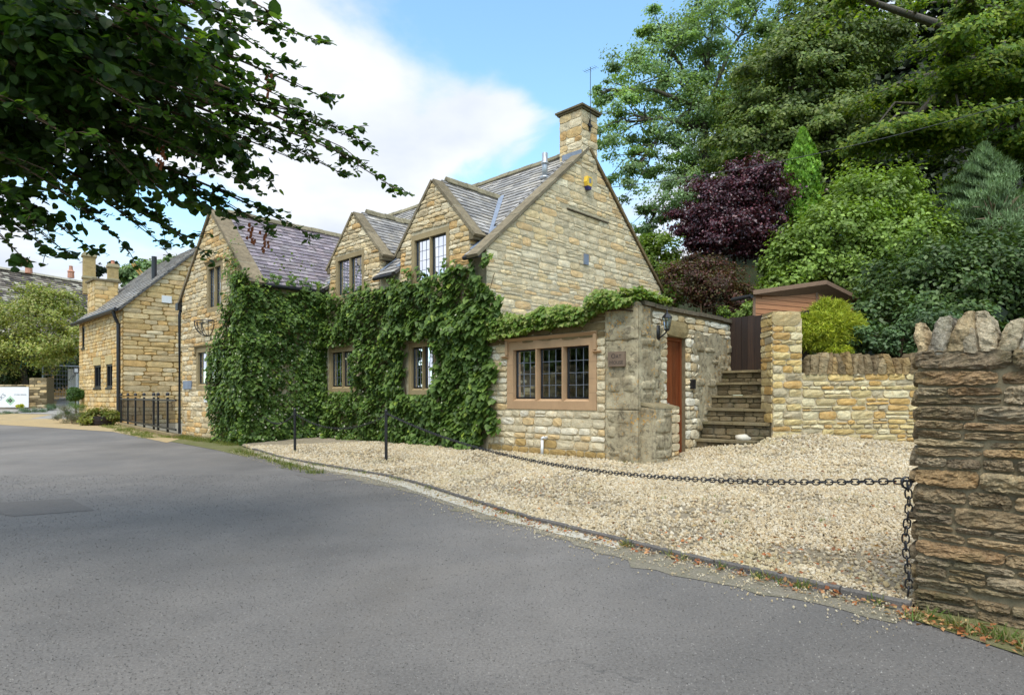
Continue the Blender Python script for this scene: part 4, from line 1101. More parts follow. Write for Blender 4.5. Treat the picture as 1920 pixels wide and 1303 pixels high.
for sgn, se in ((-1, WS0), (1, WS1)):
    s_e = se + sgn * .15; z_e = WZE - kw_ * .15 + .05
    dv = np.array(H(WC, 0, WZR + .05)) - np.array(H(s_e, 0, z_e)); Ls = np.linalg.norm(dv); dv /= Ls
    nr = np.cross(B3, dv); nr = nr if nr[2] > 0 else -nr
    te = (z_e - EAVE) / K
    SLATE += slates(H(s_e, TW, z_e + .01), B3, dv, nr, Ls, lambda y, te=te, Ls=Ls: (.24, te - TW + (trw - te) * y / Ls), .19, (.2, .32), P_PU)
    plane_roof('roof', [H(s_e, TW + .1, z_e), H(s_e, te + .05, z_e), H(WC, trw + .05, WZR + .05), H(WC, TW + .1, WZR + .05)], col=(.11, .09, .105))
    coping_run(H(se + sgn * .2, TW, WZE - kw_ * .2 + .02), H(WC, TW, WZR + .02), -B3, -.40, .07, .10, 4, srgb(160, 144, 118, .62))
    mb = MB(); mb.tube([H(s_e + sgn * .04, TW + .3, z_e - .05), H(s_e + sgn * .04, te, z_e - .05)], .055, 8); mb.build('gutter', M['black'], house)
ridge_row(H(WC, TW + .4, WZR + .14), H(WC, trw + .1, WZR + .14), A3, .42, .12)
# downpipe at the far corner of the wing
mb = MB(); mb.tube([H(WS1 + .12, TW + .10, 4.2), H(WS1 + .10, TW - .04, 4.0), H(WS1 + .10, TW - .06, 3.9), H(WS1 + .10, TW - .06, .1)], .045, 8); mb.fbox(FW, WS1 + .02, WS1 + .24, 4.05, 4.28, -.1, .14)
mb.build('downpipe', M['black'], house)

# --- the side extension (kitchen, with door)
SX = -.663; ZX = 2.9; TX = 3.72
FE = face_front(0); FX = face_side(SX)
KW = (.38, 2.30, 1.20, 2.24)
wall('wall', FE, [(SX, -.1), (SR - .002, -.1), (SR - .002, ZX), (SX, ZX)], [(KW[0] - .17, KW[1] + .17, KW[2] - .16, KW[3] + .17)], .3, house, d1=-.004)
DR = (.96, 1.66, .20, 2.40)
wall('wall', FX, [(0.0, -.1), (TX, -.1), (TX, ZX - .03), (0.0, ZX - .03)], [DR], .3, house, srgb(170, 152, 118, .55))
wall('wall', face_front(TX), [(SX, -.1), (SR, -.1), (SR, ZX), (SX, ZX)], [], -.25, house)
V = [H(SX + .02, .02, 2.72), H(SR, .02, 2.72), H(SR, TX, 2.72), H(SX + .02, TX, 2.72)]; V = [np.array(p) for p in V]; V += [p + Z3 * .08 for p in V]
mesh_obj('flat_roof', V, [(0, 1, 2, 3), (7, 6, 5, 4), (0, 4, 5, 1), (1, 5, 6, 2), (2, 6, 7, 3), (3, 7, 4, 0)], M['lead'], house)
ks_, kr = window(house, FE, *KW, 3, 4, 3, sw=.17, sill=.16, head=.17, recess=.10, mull=.09, hood=(.02, .27), stonec=PINK, proud=.014)
# window surround quoins joints
mb = MB()
for zz in (1.36, 1.62, 1.93):
    for xa, xb in ((KW[0] - .169, KW[0] - .004), (KW[1] + .004, KW[1] + .169)): mb.fbox(FE, xa, xb, zz, zz + .005, .006, .0152, srgb(170, 140, 108, .6))
mb.build('surround_joint', M['mortar'], ks_)
# interior of the kitchen
mb = MB(); mb.hexa([H(SX + .3, .3, .1), H(SR - .02, .3, .1), H(SR - .02, TX, .1), H(SX + .3, TX, .1), H(SX + .3, .3, .14), H(SR - .02, .3, .14), H(SR - .02, TX, .14), H(SX + .3, TX, .14)], (.3, .3, .3)); mb.build('floor', m_dark, house)
mb = MB(); mb.hexa([H(.0, .31, 1.12), H(2.9, .31, 1.12), H(2.9, .85, 1.12), H(.0, .85, 1.12), H(.0, .31, 1.16), H(2.9, .31, 1.16), H(2.9, .85, 1.16), H(.0, .85, 1.16)]); mb.build('worktop', m_plain('dark_worktop', (.04, .04, .04), .3), house)
mb = MB(); c = H(2.45, .50, 1.16); mb.lathe([(.085, 0), (.095, .05), (.105, .22), (.11, .27), (.10, .275), (.09, .2)], c, 14)
wc = thing('watering_can', 'green plastic watering can standing inside the left light of the wide window', 'watering can', c)
mb.build('body', M['green_jug'], wc, True)
mb = MB(); mb.tube([c + np.array(q) for q in ((.1, 0, .24), (.16, 0, .28), (.17, 0, .18), (.11, 0, .08))], .012, 6); mb.build('handle', M['green_jug'], wc)
c = H(1.0, .45, 1.16); tp = thing('kitchen_tap', 'chrome kitchen tap seen through the right light of the wide window', 'tap', c)
mb = MB(); mb.tube([c, c + Z3 * .10, c + Z3 * .16 + A3 * .02, c + Z3 * .15 + B3 * .12], [.016, .012, .011, .010], 8); mb.build('spout', M['steel'], tp, True)
mb = MB(); mb.tube([c + Z3 * .06 - A3 * .07, c + Z3 * .06 + A3 * .07], .009, 6); mb.build('handle', M['steel'], tp)
# facade stones of the extension
kh = (KW[0] - .17, KW[1] + .17, KW[2] - .16, KW[3] + .17)
q = rubble(0.01, SR - .05, .02, ZX - .55, (.10, .17), (.13, .34), [kh], None, .022, wob=.006, split=.05)
q += rubble(0.01, SR - .05, ZX - .54, ZX - .02, (.1, .16), (.25, .6), [], None, .012)
ki = stones(FE, q[:], P_KITCH, .022, (4, 4), .004, var=.08)
for i_, qq in enumerate(q):
    if qq[0][1] > 2.35: ki[i_] = (ki[i_][0], ki[i_][1], np.array(srgb(150, 130, 92, .6)) * random.uniform(.8, 1.15))
    elif qq[0][1] < .3: ki[i_] = (ki[i_][0], ki[i_][1], np.array(srgb(212, 178, 116, .66)) * random.uniform(.85, 1.1))
ST += ki
# weathered rendered corner: bumpy sheets wrapped round the corner
def bumpy(F, x0, x1, z0, z1, d, amp, name, mat, parent, step=.035, hole_=None, seed=0., ragged=0, back=.05):
    nx = max(2, int((x1 - x0) / step)); nz = max(2, int((z1 - z0) / step))
    X, Z = np.meshgrid(np.linspace(x0, x1, nx), np.linspace(z0, z1, nz))
    D = np.zeros_like(X)
    for a in range(nz):
        for b in range(nx):
            D[a, b] = mnoise.fractal(Vector((X[a, b] * 2.2 + seed, Z[a, b] * 2.2, seed)), 1., 2.1, 5) * amp + mnoise.noise(Vector((X[a, b] * 16, Z[a, b] * 16, seed + 3))) * amp * .25
    V = F.pts(X.ravel(), Z.ravel(), np.maximum(d + D.ravel(), .003)); idx = np.arange(nx * nz).reshape(nz, nx)
    Fc = []
    for a in range(nz - 1):
        for b in range(nx - 1):
            cx, cz = X[a, b] + step / 2, Z[a, b] + step / 2
            if hole_ and hole_(cx, cz): continue
            Fc.append((idx[a, b], idx[a, b + 1], idx[a + 1, b + 1], idx[a + 1, b]))
    ring = list(idx[0, :]) + list(idx[1:, -1]) + list(idx[-1, -2::-1]) + list(idx[-2:0:-1, 0]); n = len(V)
    S = F.pts(X.ravel()[ring], Z.ravel()[ring], np.full(len(ring), -back)); V = np.vstack([V, S]); k = len(ring)
    if not hole_: Fc += [(ring[i], n + i, n + (i + 1) % k, ring[(i + 1) % k]) for i in range(k)]
    return mesh_obj(name, V, Fc, mat, parent, smooth=True)
bumpy(FE, SX - .02, -.004, .02, 1.05, .045, .012, 'corner_render', M['render'], house, .03, None, 1.)
bumpy(FE, SX - .02, -.004, 1.056, 2.28, .04, .012, 'corner_render', M['render'], house, .03, None, 2.)
bumpy(FE, SX - .02, -.004, 2.286, ZX + .02, .05, .016, 'corner_render', M['render'], house, .03, None, 3.)
def ragged(cx, cz):
    w = .08 * math.sin(cz * 9) + .05 * math.sin(cz * 23 + 1)
    if cz > 2.55 + .05 * math.sin(cx * 7): return cx > .35
    if cx > .78 + w and cx < 1.98 - w + (.15 if cz < 1.2 else 0) + .2 * (cz < .9): return True
    return False
bumpy(FX, -.045, TX - .005, .1, ZX - .04, .035, .014, 'side_render', M['render'], house, .03, ragged, 5.)
q = rubble(.45, TX, 2.5, ZX - .08, (.07, .12), (.14, .34), [(DR[0] - .1, DR[1] + .1, 2.40, 2.72)], None, .012)
q += rubble(.70, DR[0] - .002, .2, 2.5, (.09, .17), (.14, .30), [], None, .014)
q += rubble(DR[1] + .002, 2.2, .15, 2.5, (.09, .17), (.12, .26), [], None, .014)
ST += stones(FX, q, P_KITCH, .03, (4, 4), .006)
ST += stones(FX, [[(DR[0] - .09, 2.405), (DR[1] + .09, 2.405), (DR[1] + .09, 2.70), (DR[0] - .09, 2.70)]], [srgb(190, 168, 120, .62)], .05, (5, 4), .004)
# low buttress in front of the corner, with a cut face towards the door
FBt = face_side(SX - .30)
mb = MB(); mb.hexa([H(SX - .28, .05, -.05), H(SX + .02, .05, -.05), H(SX + .02, .86, -.05), H(SX - .28, .86, -.05), H(SX - .26, .05, 1.10), H(SX + .02, .05, 1.18), H(SX + .02, .86, 1.16), H(SX - .26, .86, 1.08)], C_MORTAR)
mb.build('buttress', M['render'], house)
bumpy(FBt, .03, .62, -.02, 1.09, -.005, .014, 'buttress_render', M['render'], house, .03, None, 8.)
ST += stones(FBt, rubble(.60, .87, -.0, 1.10, (.12, .2), (.2, .3), [], None, .012), P_HOUSE, .015, (4, 4))
bumpy(face_front(.04), SX - .30, SX - .0, -.02, 1.10, .006, .01, 'buttress_render', M['render'], house, .03, None, 9.)
mb = MB(); mb.hexa([H(SX - .31, .02, 1.09), H(SX + .0, .02, 1.15), H(SX + .0, .88, 1.13), H(SX - .31, .88, 1.07), H(SX - .30, .03, 1.13), H(SX + .0, .03, 1.20), H(SX + .0, .87, 1.18), H(SX - .30, .87, 1.11)], srgb(176, 160, 124, .6)); mb.build('buttress_cap', M['stone_step'], house)
rq = rubble(SX + .02, -.03, .10, 2.75, (.16, .34), (.2, .45), [(-.46, -.07, 1.78, 2.12)], None, .03)
for F_, qs in ((FE, rq), (FX, rubble(.02, .68, 1.22, 2.45, (.16, .32), (.2, .5), [], None, .03)), (FX, rubble(2.05, TX - .1, .6, 2.4, (.16, .32), (.2, .55), [], None, .03)), (FBt, rubble(.05, .58, .08, 1.02, (.14, .28), (.2, .4), [], None, .03))):
    for q_ in qs:
        if random.random() < .25: continue
        V, Fc = stone_geo(F_, q_, .055 if F_ is not FBt else .022, 8, 6, .006, edge=.5)
        mesh_obj('weathered_stone', V, Fc, M['render'], house, smooth=True)
# coping along the side wall and front top
n_c = 7
for i in range(n_c):
    t0 = -.08 + (TX + .1) * i / n_c; t1 = -.08 + (TX + .1) * (i + 1) / n_c - .008; j = random.uniform(-.008, .008)
    if i == 0: t0 = .1
    mb = MB(); mb.hexa([H(SX - .07, t0, ZX - .03 + j), H(SX + .33, t0, ZX - .03 + j), H(SX + .33, t1, ZX - .03 + j), H(SX - .07, t1, ZX - .03 + j), H(SX - .06, t0, ZX + .045 + j), H(SX + .33, t0, ZX + .045 + j), H(SX + .33, t1, ZX + .045 + j), H(SX - .06, t1, ZX + .045 + j)], np.array(srgb(128, 116, 96, .55)) * random.uniform(.8, 1.15))
    mb.build('coping_stone', M['coping'], house)
# door: frame, boards, handle, threshold
dr = MB(); dr.fbox(FX, DR[0] + .05, DR[1] - .05, DR[2] + .03, DR[3] - .06, -.16, -.13, (.5, .5, .5))
door = dr.build('door', M['door'], house)
for i in range(5):
    w_ = (DR[1] - DR[0] - .10) / 5; a = DR[0] + .05 + i * w_
    mb = MB(); mb.fbox(FX, a + .003, a + w_ - .003, DR[2] + .03, DR[3] - .06, -.13, -.116, np.ones(3) * random.uniform(.85, 1.15)); mb.build('board', M['door'], door)
V, Fc = slab(FX, rect(DR[0], DR[1], DR[2], DR[3]), [rect(DR[0] + .05, DR[1] - .05, DR[2] + .025, DR[3] - .06)], -.17, -.07)
mesh_obj('door_frame', V, Fc, M['door'], door, np.ones(3) * 1.15)
mb = MB(); p = FX.p(DR[0] + .12, 1.15, -.11); mb.fbox(FX, DR[0] + .10, DR[0] + .135, 1.08, 1.22, -.12, -.105); mb.tube([FX.p(DR[0] + .118, 1.16, -.11), FX.p(DR[0] + .118, 1.16, -.06), FX.p(DR[0] + .20, 1.16, -.06)], .008, 6); mb.build('handle', M['steel'], door)
mb = MB(); mb.fbox(FX, DR[0] - .1, DR[1] + .06, .10, .20, -.2, .10, srgb(150, 112, 88, .5)); mb.build('doorstep', M['stone_step'], house)
# white waste pipe
mb = MB(); p = H(1.47, -.06, 0); mb.tube([p + Z3 * .12, p + Z3 * .44], .028, 10); mb.tube([p + Z3 * .44, p + Z3 * .48, p + Z3 * .49 - A3 * .03 + B3 * .0, p + Z3 * .49 - A3 * .07, p + Z3 * .49 - A3 * .08 + B3 * .07], .028, 10)
mb.build('waste_pipe', M['white'], house, True)

pieces('stone', ST, M['stone'], house, 300)
pieces('slate', SLATE, M['slate'], house, 300)

# ------------------------------------------------------------------ fittings on the cottage
c = FE.p(-.265, 1.95, .06)
sg = thing('name_plaque', 'square stone name plaque carved Oat House on the weathered corner', 'sign', c)
mb = MB(); mb.fbox(FE, -.44, -.09, 1.82, 2.08, .03, .085, srgb(150, 128, 108, .6)); mb.build('plate', M['dressed'], sg)
def text_mesh(txt, size, F, x, z, d, mat, name, parent, flip=True, align='CENTER', smallcaps=False, rot=0., ext=.002):
    cu = bpy.data.curves.new(name, 'FONT'); cu.body = txt; cu.size = size; cu.align_x = align; cu.extrude = ext; cu.space_character = 1.05
    if smallcaps:
        cu.small_caps_scale = .78
        for ch in cu.body_format: ch.use_small_caps = True
    o = bpy.data.objects.new(name, cu); COL.objects.link(o); dg = bpy.context.evaluated_depsgraph_get()
    me = bpy.data.meshes.new_from_object(o.evaluated_get(dg)); bpy.data.objects.remove(o)
    ex = -F.e if flip else F.e; n = len(me.vertices); co = np.empty(n * 3); me.vertices.foreach_get('co', co); co = co.reshape(-1, 3)
    cr, sr = math.cos(rot), math.sin(rot); xx = co[:, 0] * cr - co[:, 1] * sr; zz = co[:, 0] * sr + co[:, 1] * cr
    base = np.array(F.p(x, z, d)); V = base + np.outer(xx, [ex[0], ex[1], 0]) + np.outer(zz, [0, 0, 1]) + np.outer(co[:, 2], [F.n[0], F.n[1], 0])
    V -= np.array(ORG.get(parent, (0, 0, 0))); me.vertices.foreach_set('co', V.ravel().astype(np.float32)); me.update(); me.materials.clear(); me.materials.append(mat)
    ob = bpy.data.objects.new(name, me); put(ob, parent); return ob
m_ink = m_plain('dark_letter_paint', (.05, .04, .035), .7, .2)
text_mesh('Oat', .115, FE, -.265, 1.965, .0855, m_ink, 'lettering', sg, smallcaps=True)
text_mesh('House', .105, FE, -.265, 1.86, .0855, m_ink, 'lettering', sg, smallcaps=True)
# wall lantern beside the door
c = FX.p(.66, 2.45, .05)
lp = thing('wall_lantern', 'black wall lantern on a curled bracket left of the wooden door', 'lamp', c)
mb = MB(); mb.fbox(FX, .55, .62, 2.30, 2.56, .03, .06); mb.tube([FX.p(.585, 2.34, .05), FX.p(.60, 2.36, .10), FX.p(.62, 2.42, .17), FX.p(.62, 2.47, .20)], [.022, .016, .014, .016], 8); mb.tube([FX.p(.585, 2.53, .05), FX.p(.6, 2.55, .12)], .007, 6); mb.build('bracket', M['black'], lp, True)
lc = np.array(FX.p(.62, 2.47, .20))
mb = MB(); mb.lathe([(.03, -.02), (.045, .0), (.05, .02)], lc, 6); mb.lathe([(.095, .21), (.088, .235), (.05, .275), (.02, .30), (.012, .33), (.018, .345), (.004, .38)], lc, 6); 
for k_ in range(6):
    a = 2 * math.pi * k_ / 6; mb.tube([lc + np.array([.048 * math.cos(a), .048 * math.sin(a), .015]), lc + np.array([.08 * math.cos(a), .08 * math.sin(a), .215])], .0055, 4)
mb.build('frame', M['black'], lp)
mb = MB(); mb.lathe([(.040, .02), (.072, .205)], lc, 6); mb.build('glass', M['glass'], lp)
mb = MB(); mb.lathe([(.012, .03), (.022, .09), (.018, .14), (.004, .16)], lc, 8); mb.build('bulb', M['white'], lp, True)
# lantern on a post behind the side wall, only its cap shows
c = at(1246, 596, 13.6); c[2] = 1.85
l2 = thing('post_lantern', 'black lantern cap showing above the coping of the side wall', 'lamp', c)
ct = at(1246, 578, 13.6)
mb = MB(); mb.tube([c, ct], .03, 8); mb.build('post', M['black'], l2)
mb = MB(); mb.lathe([(.06, -.12), (.10, .06), (.12, .065), (.10, .10), (.05, .15), (.02, .17), (.025, .19), (.004, .22)], ct, 6); mb.build('lantern_head', M['black'], l2)
# door bell box
c = FX.p(1.86, 1.53, .05); o = MB().fbox(FX, 1.80, 1.92, 1.44, 1.62, .02, .09).build('key_box', M['black'], None, loc=c); tag(o, 'small black key box on the stone jamb right of the wooden door', 'key box')
# yellow alarm box on the gable
c = np.array(FG.p(3.56, 6.74, .06)); al = thing('alarm_box', 'yellow burglar alarm box with navy base high on the gable', 'alarm', c)
mb = MB(); V = []
for d_ in (0.0, .10):
    for x, z in ((-.10, .12), (-.13, -.02), (-.09, -.12), (.09, -.12), (.13, -.02), (.10, .12)): V.append(FG.p(3.56 + x * (1 - d_), 6.78 + z, .02 + d_))
mb.add(V, [tuple(range(6)), tuple(range(6, 12))[::-1]] + [(i, (i + 1) % 6, (i + 1) % 6 + 6, i + 6) for i in range(6)]); mb.build('cover', M['yellow'], al)
mb = MB(); V = []
for d_ in (0.0, .10):
    for x, z in ((-.088, -.122), (-.055, -.21), (.055, -.21), (.088, -.122)): V.append(FG.p(3.56 + x * (1 - d_), 6.78 + z, .02 + d_))
mb.add(V, [tuple(range(4)), tuple(range(4, 8))[::-1]] + [(i, (i + 1) % 4, (i + 1) % 4 + 4, i + 4) for i in range(4)]); mb.build('strobe', M['navy'], al)
mb = MB(); mb.fbox(FG, 3.53, 3.62, 6.74, 6.86, .121, .124); mb.build('badge', M['lead'], al)
# aerial on the chimney
c = H(CH['s0'] - .05, CH['t0'] + .30, 8.3)
an = thing('tv_aerial', 'thin television aerial mast clamped to the chimney of the cottage', 'aerial', c)
mb = MB(); mb.tube([c - Z3 * .05, c + Z3 * 1.45], .009, 6); mb.build('mast', M['black'], an)
mb = MB(); mb.fbox(FC2, .22 + CH['t0'], .38 + CH['t0'], 8.22, 8.28, .02, .06); mb.fbox(FC2, .28 + CH['t0'], .32 + CH['t0'], 8.1, 8.4, .02, .05); mb.build('bracket', M['black'], an)
mb = MB(); mb.tube([c + Z3 * 1.38 - A3 * .2, c + Z3 * 1.4 + A3 * .2], .005, 4)
for k_ in range(6): q_ = c + Z3 * 1.39 + A3 * (-.18 + .07 * k_); mb.tube([q_ - B3 * .1, q_ + B3 * .1], .003, 4)
mb.build('elements', M['black'], an)
# iron hay rack planter on the wing
c = np.array(FW.p(12.65, 3.3, 0)); hr = thing('hay_rack', 'empty black iron hay rack basket below the upper window of the left wing', 'planter', c)
mb = MB(); w_ = .50; R0 = .34
rim = [FW.p(12.65 + w_ * math.cos(a), 3.5, .03 + R0 * math.sin(a)) for a in np.linspace(0, math.pi, 15)]
mb.tube(rim, .014, 6); mb.tube([FW.p(12.65 - w_, 3.5, .03), FW.p(12.65 + w_, 3.5, .03)], .014, 6); mb.build('rim', M['black'], hr)
for a in np.linspace(0, math.pi, 8):
    top = np.array([w_ * math.cos(a), 3.5, .03 + R0 * math.sin(a)]); bot = np.array([.08 * math.cos(a), 3.08, .03])
    pts = []
    for f in np.linspace(0, 1, 7):
        g = math.sin(f * math.pi / 2); h = 1 - math.cos(f * math.pi / 2)
        xx = top[0] + (bot[0] - top[0]) * h; dd_ = top[2] + (bot[2] - top[2]) * h; zz = top[1] + (bot[1] - top[1]) * g
        pts.append(FW.p(12.65 + xx, zz, dd_))
    mb = MB(); mb.tube(pts, .010, 5); mb.build('bar', M['black'], hr)
# plaques on the wing
c = FW.p(14.3, 1.66, .03); o = MB().fbox(FW, 13.95, 14.66, 1.52, 1.78, .02, .05).build('slate_plaque', M['lead'], None, loc=c); tag(o, 'dark slate plaque left of the three-light window on the wing', 'sign')
c = FW.p(12.65, 1.17, .03); o = MB().fbox(FW, 12.42, 12.9, 1.12, 1.23, .03, .05).build('street_plate', M['white'], None, loc=c); tag(o, 'small white plate under the three-light window beside the climber', 'sign')

# ================================================================== steps, gate, retaining wall
steps = thing('garden_steps', 'six mossy stone steps climbing beside the side wall to the dark gate', 'steps', H(SX - .7, 2.3, .3))
SP = [(2.03, .47, 1.20), (2.27, .80, 1.36), (2.50, 1.06, 1.42), (2.72, 1.32, 1.42), (2.95, 1.58, 1.42), (3.17, 1.83, 1.42)]
for i, (t0, z, w) in enumerate(SP):
    zb = -.05 if i == 0 else SP[i - 1][1]; t1 = SP[i + 1][0] + .1 if i < 5 else 3.9
    F = Frame(P0 + t0 * B + SX * A, -A, -B)
    mb = MB(); mb.hexa([H(SX + .01, t0 + .03, zb), H(SX - w, t0 + .03, zb), H(SX - w, t1, zb), H(SX + .01, t1, zb), H(SX + .01, t0 + .03, z - .05), H(SX - w, t0 + .03, z - .05), H(SX - w, t1, z - .05), H(SX + .01, t1, z - .05)], srgb(112, 100, 72, .5))
    mb.build('riser', M['stone_step'], steps)
    z0_ = max(zb, .12) + .002
    q = rubble(.01, w, z0_, z - .055, (.07, .13), (.1, .3), [], None, .014)
    for V, Fc, cc in stones(Frame(P0 + (t0 + .028) * B + SX * A, -A, -B), q, P_STEP, .02, (4, 3), .005): mesh_obj('stone', V, Fc, M['stone_step'], steps, cc)
    xs = [0.0, w * random.uniform(.42, .6), w]
    for a, b in zip(xs[:-1], xs[1:]):
        j = random.uniform(-.006, .006)
        mb = MB(); mb.fbox(F, a + .003, b - .003, z - .05, z + j, -(t1 - t0) - .02, .035, np.array(srgb(168, 152, 116, .58)) * random.uniform(.85, 1.1)); mb.build('tread', M['stone_step'], steps)
c = np.array(at(1395, 848, 11.6)); c[2] = float(gz(c[0], c[1])) + .02
V = np.array(ico) / 1.9 * .5 * RNG.uniform(.85, 1.1, (12, 1)) * np.array([.42, .3, .2]) + c
o = mesh_obj('boulder', V, icof, m_plain('white_stone', (.6, .55, .45), .8, .2, 0, .15, 6), None, smooth=True, loc=c); tag(o, 'pale boulder at the foot of the garden steps', 'stone')

gate = thing('garden_gate', 'dark stained close-boarded wooden gate at the top of the steps', 'gate', H(SX - .7, 3.62, 1.85))
FGt = Frame(P0 + 3.62 * B + SX * A, -A, -B)
x = .0
while x < 1.5:
    w = .135; mb = MB(); mb.fbox(FGt, x + .002, x + w - .002, 1.79, 2.98 + random.uniform(-.008, .008), -.02, random.uniform(.0, .006), np.ones(3) * random.uniform(.6, 1.5)); mb.build('board', M['gate'], gate); x += w
for z in (2.05, 2.75):
    mb = MB(); mb.fbox(FGt, 0.0, 1.5, z, z + .09, -.06, -.022, (1, 1, 1)); mb.build('rail', M['gate'], gate)

YW = 11.2; XP0, XP1 = 4.77, 5.31; XE = 11.0
FR = Frame((0, YW), (1, 0), (0, -1))
rw = thing('retaining_wall', 'golden rubble retaining wall with end pier and upright coping stones behind the gravel', 'wall', (6.5, YW, .4))
wall('wall_core', FR, rect(XP0 + .01, XP1, -.1, 2.72), [], .5, rw)
wall('wall_core', FR, rect(XP1, XE, -.1, 1.72), [], .5, rw)
rs = stones(FR, rubble(XP0, XP1, .3, 2.58, (.09, .19), (.14, .32), [], None, .016), P_WALL, .035, (5, 4), .006)
rs += stones(FR, [[(XP0 - .01, 2.59), (XP1 - .03, 2.59), (XP1 - .03, 2.85), (XP0 - .01, 2.85)]], [srgb(214, 190, 140, .68)], .04, (6, 5), .004)
rs += stones(FR, rubble(XP1, 9.2, .2, 1.72, (.07, .15), (.12, .34), [(5.95, 6.32, 1.0, 1.0)], None, .018, split=.2), P_WALL, .03, (5, 4), .006)
mossy = 0
mb = MB(); mb.box((5.04, YW + .25, 2.79), (.52, .46, .12), 0, srgb(190, 170, 124, .6)); mb.build('pier_cap', M['stone_wall'], rw)
pl = Frame((XP0, YW), (0, 1), (-1, 0)); rs += stones(pl, rubble(0, .5, .8, 2.8, (.12, .2), (.2, .3), [], None, .014), P_WALL, .02, (3, 3))
pieces('stone', rs, M['stone_wall'], rw, 300)
def crag_stone(F, xc, w, z0, z1, dep, tilt, palette, peak):
    nx, nz = 22, 18; sd = random.uniform(0, 90); V = []
    for a in range(nz):
        f = a / (nz - 1); z = z0 + (z1 - z0) * f
        ww = w / 2 * (1.04 - peak * max(0, f - .45) ** 1.3) * (1 if f < .93 else .8); dd = dep / 2 * (1 - .5 * max(0, f - .6))
        for k in range(nx):
            an = 2 * math.pi * (k + .5) / nx; m_ = max(abs(math.cos(an)), abs(math.sin(an))) ** .8; cx = math.cos(an) / m_; cy = math.sin(an) / m_
            x = xc + cx * ww + tilt * (z - z0); d = -dep / 2 + cy * dd + .045
            p = Vector((x * 7 + sd, z * 7, d * 7)); q = Vector((x * 34 + sd, z * 34, d * 34))
            V.append(F.p(x + (mnoise.fractal(p, .9, 2.1, 4) * .010 + mnoise.noise(q) * .004 + (mnoise.cell(q * .6) - .5) * .005), z + mnoise.fractal(p + Vector((9, 0, 0)), .9, 2.1, 4) * .018, d + mnoise.fractal(p + Vector((0, 9, 0)), .8, 2.1, 5) * .022 + mnoise.noise(q + Vector((0, 0, 5))) * .010))
    top = F.p(xc + tilt * (z1 - z0), z1 + .004, -dep / 2 + .04); V.append(top); nt = len(V) - 1
    Fc = [(a * nx + k, a * nx + (k + 1) % nx, (a + 1) * nx + (k + 1) % nx, (a + 1) * nx + k) for a in range(nz - 1) for k in range(nx)] + [tuple(range(nx))[::-1]] + [((nz - 1) * nx + k, (nz - 1) * nx + (k + 1) % nx, nt) for k in range(nx)]
    c = np.array(random.choice(palette)) * random.uniform(.85, 1.15); cv = np.array([mnoise.fractal(Vector(v) * 9 + Vector((sd, 0, 0)), 1., 2., 3) for v in V])
    return np.array(V), Fc, c[None] * (1 + .25 * cv[:, None])
def cope_stone(F, xc, w, z0, z1, dep, tilt, palette, rough=.02, res=(5, 6)):
    """one stone set on edge along a wall top: a lumpy slab with a rounded crown"""
    nx, nz = 8, 6; V = []
    nrm = RNG.normal(0, 1, (nz, nx)) * rough
    for a in range(nz):
        f = a / (nz - 1); z = z0 + (z1 - z0) * (f if f < .8 else .8 + (f - .8) * 1.0)
        ww = w / 2 * (1.0 - .30 * f ** 3 - .10 * (1 - f) ** 2) * RNG.uniform(.9, 1.08); dd = dep / 2 * (1 - .45 * max(0, f - .55) ** 1.2 / .45 ** 1.2 * .6)
        for k in range(nx):
            an = 2 * math.pi * k / nx + .39; cx = math.copysign(abs(math.cos(an)) ** .6, math.cos(an)); cy = math.copysign(abs(math.sin(an)) ** .6, math.sin(an))
            x = xc + cx * ww + tilt * (z - z0) + nrm[a, k] * .6; d = -dep / 2 + cy * dd * 1.0 + .04 + nrm[a, k]
            V.append(F.p(x, z + RNG.normal(0, rough * .4), d))
    Fc = [(a * nx + k, a * nx + (k + 1) % nx, (a + 1) * nx + (k + 1) % nx, (a + 1) * nx + k) for a in range(nz - 1) for k in range(nx)] + [tuple(range(nx))[::-1], tuple(range((nz - 1) * nx, nz * nx))]
    return np.array(V), Fc, np.array(random.choice(palette)) * random.uniform(.85, 1.15)
P_COPE = pal((176, 146, 92, .62), (150, 124, 84, .6), (196, 156, 84, .62), (132, 116, 88, .58), (166, 148, 112, .62), (120, 104, 80, .55))
x = XP1 + .06; ci = []
while x < 9.4:
    w = random.uniform(.07, .17); ci.append(crag_stone(FR, x + w / 2, w * 1.05, 1.70, 1.70 + random.uniform(.25, .41), .40, random.uniform(-.28, .28), P_COPE, random.uniform(.3, 1.6))); x += w
for V, Fc, cc in ci: mesh_obj('coping_stone', V, Fc, M['stone_wall'], rw, cc, False)

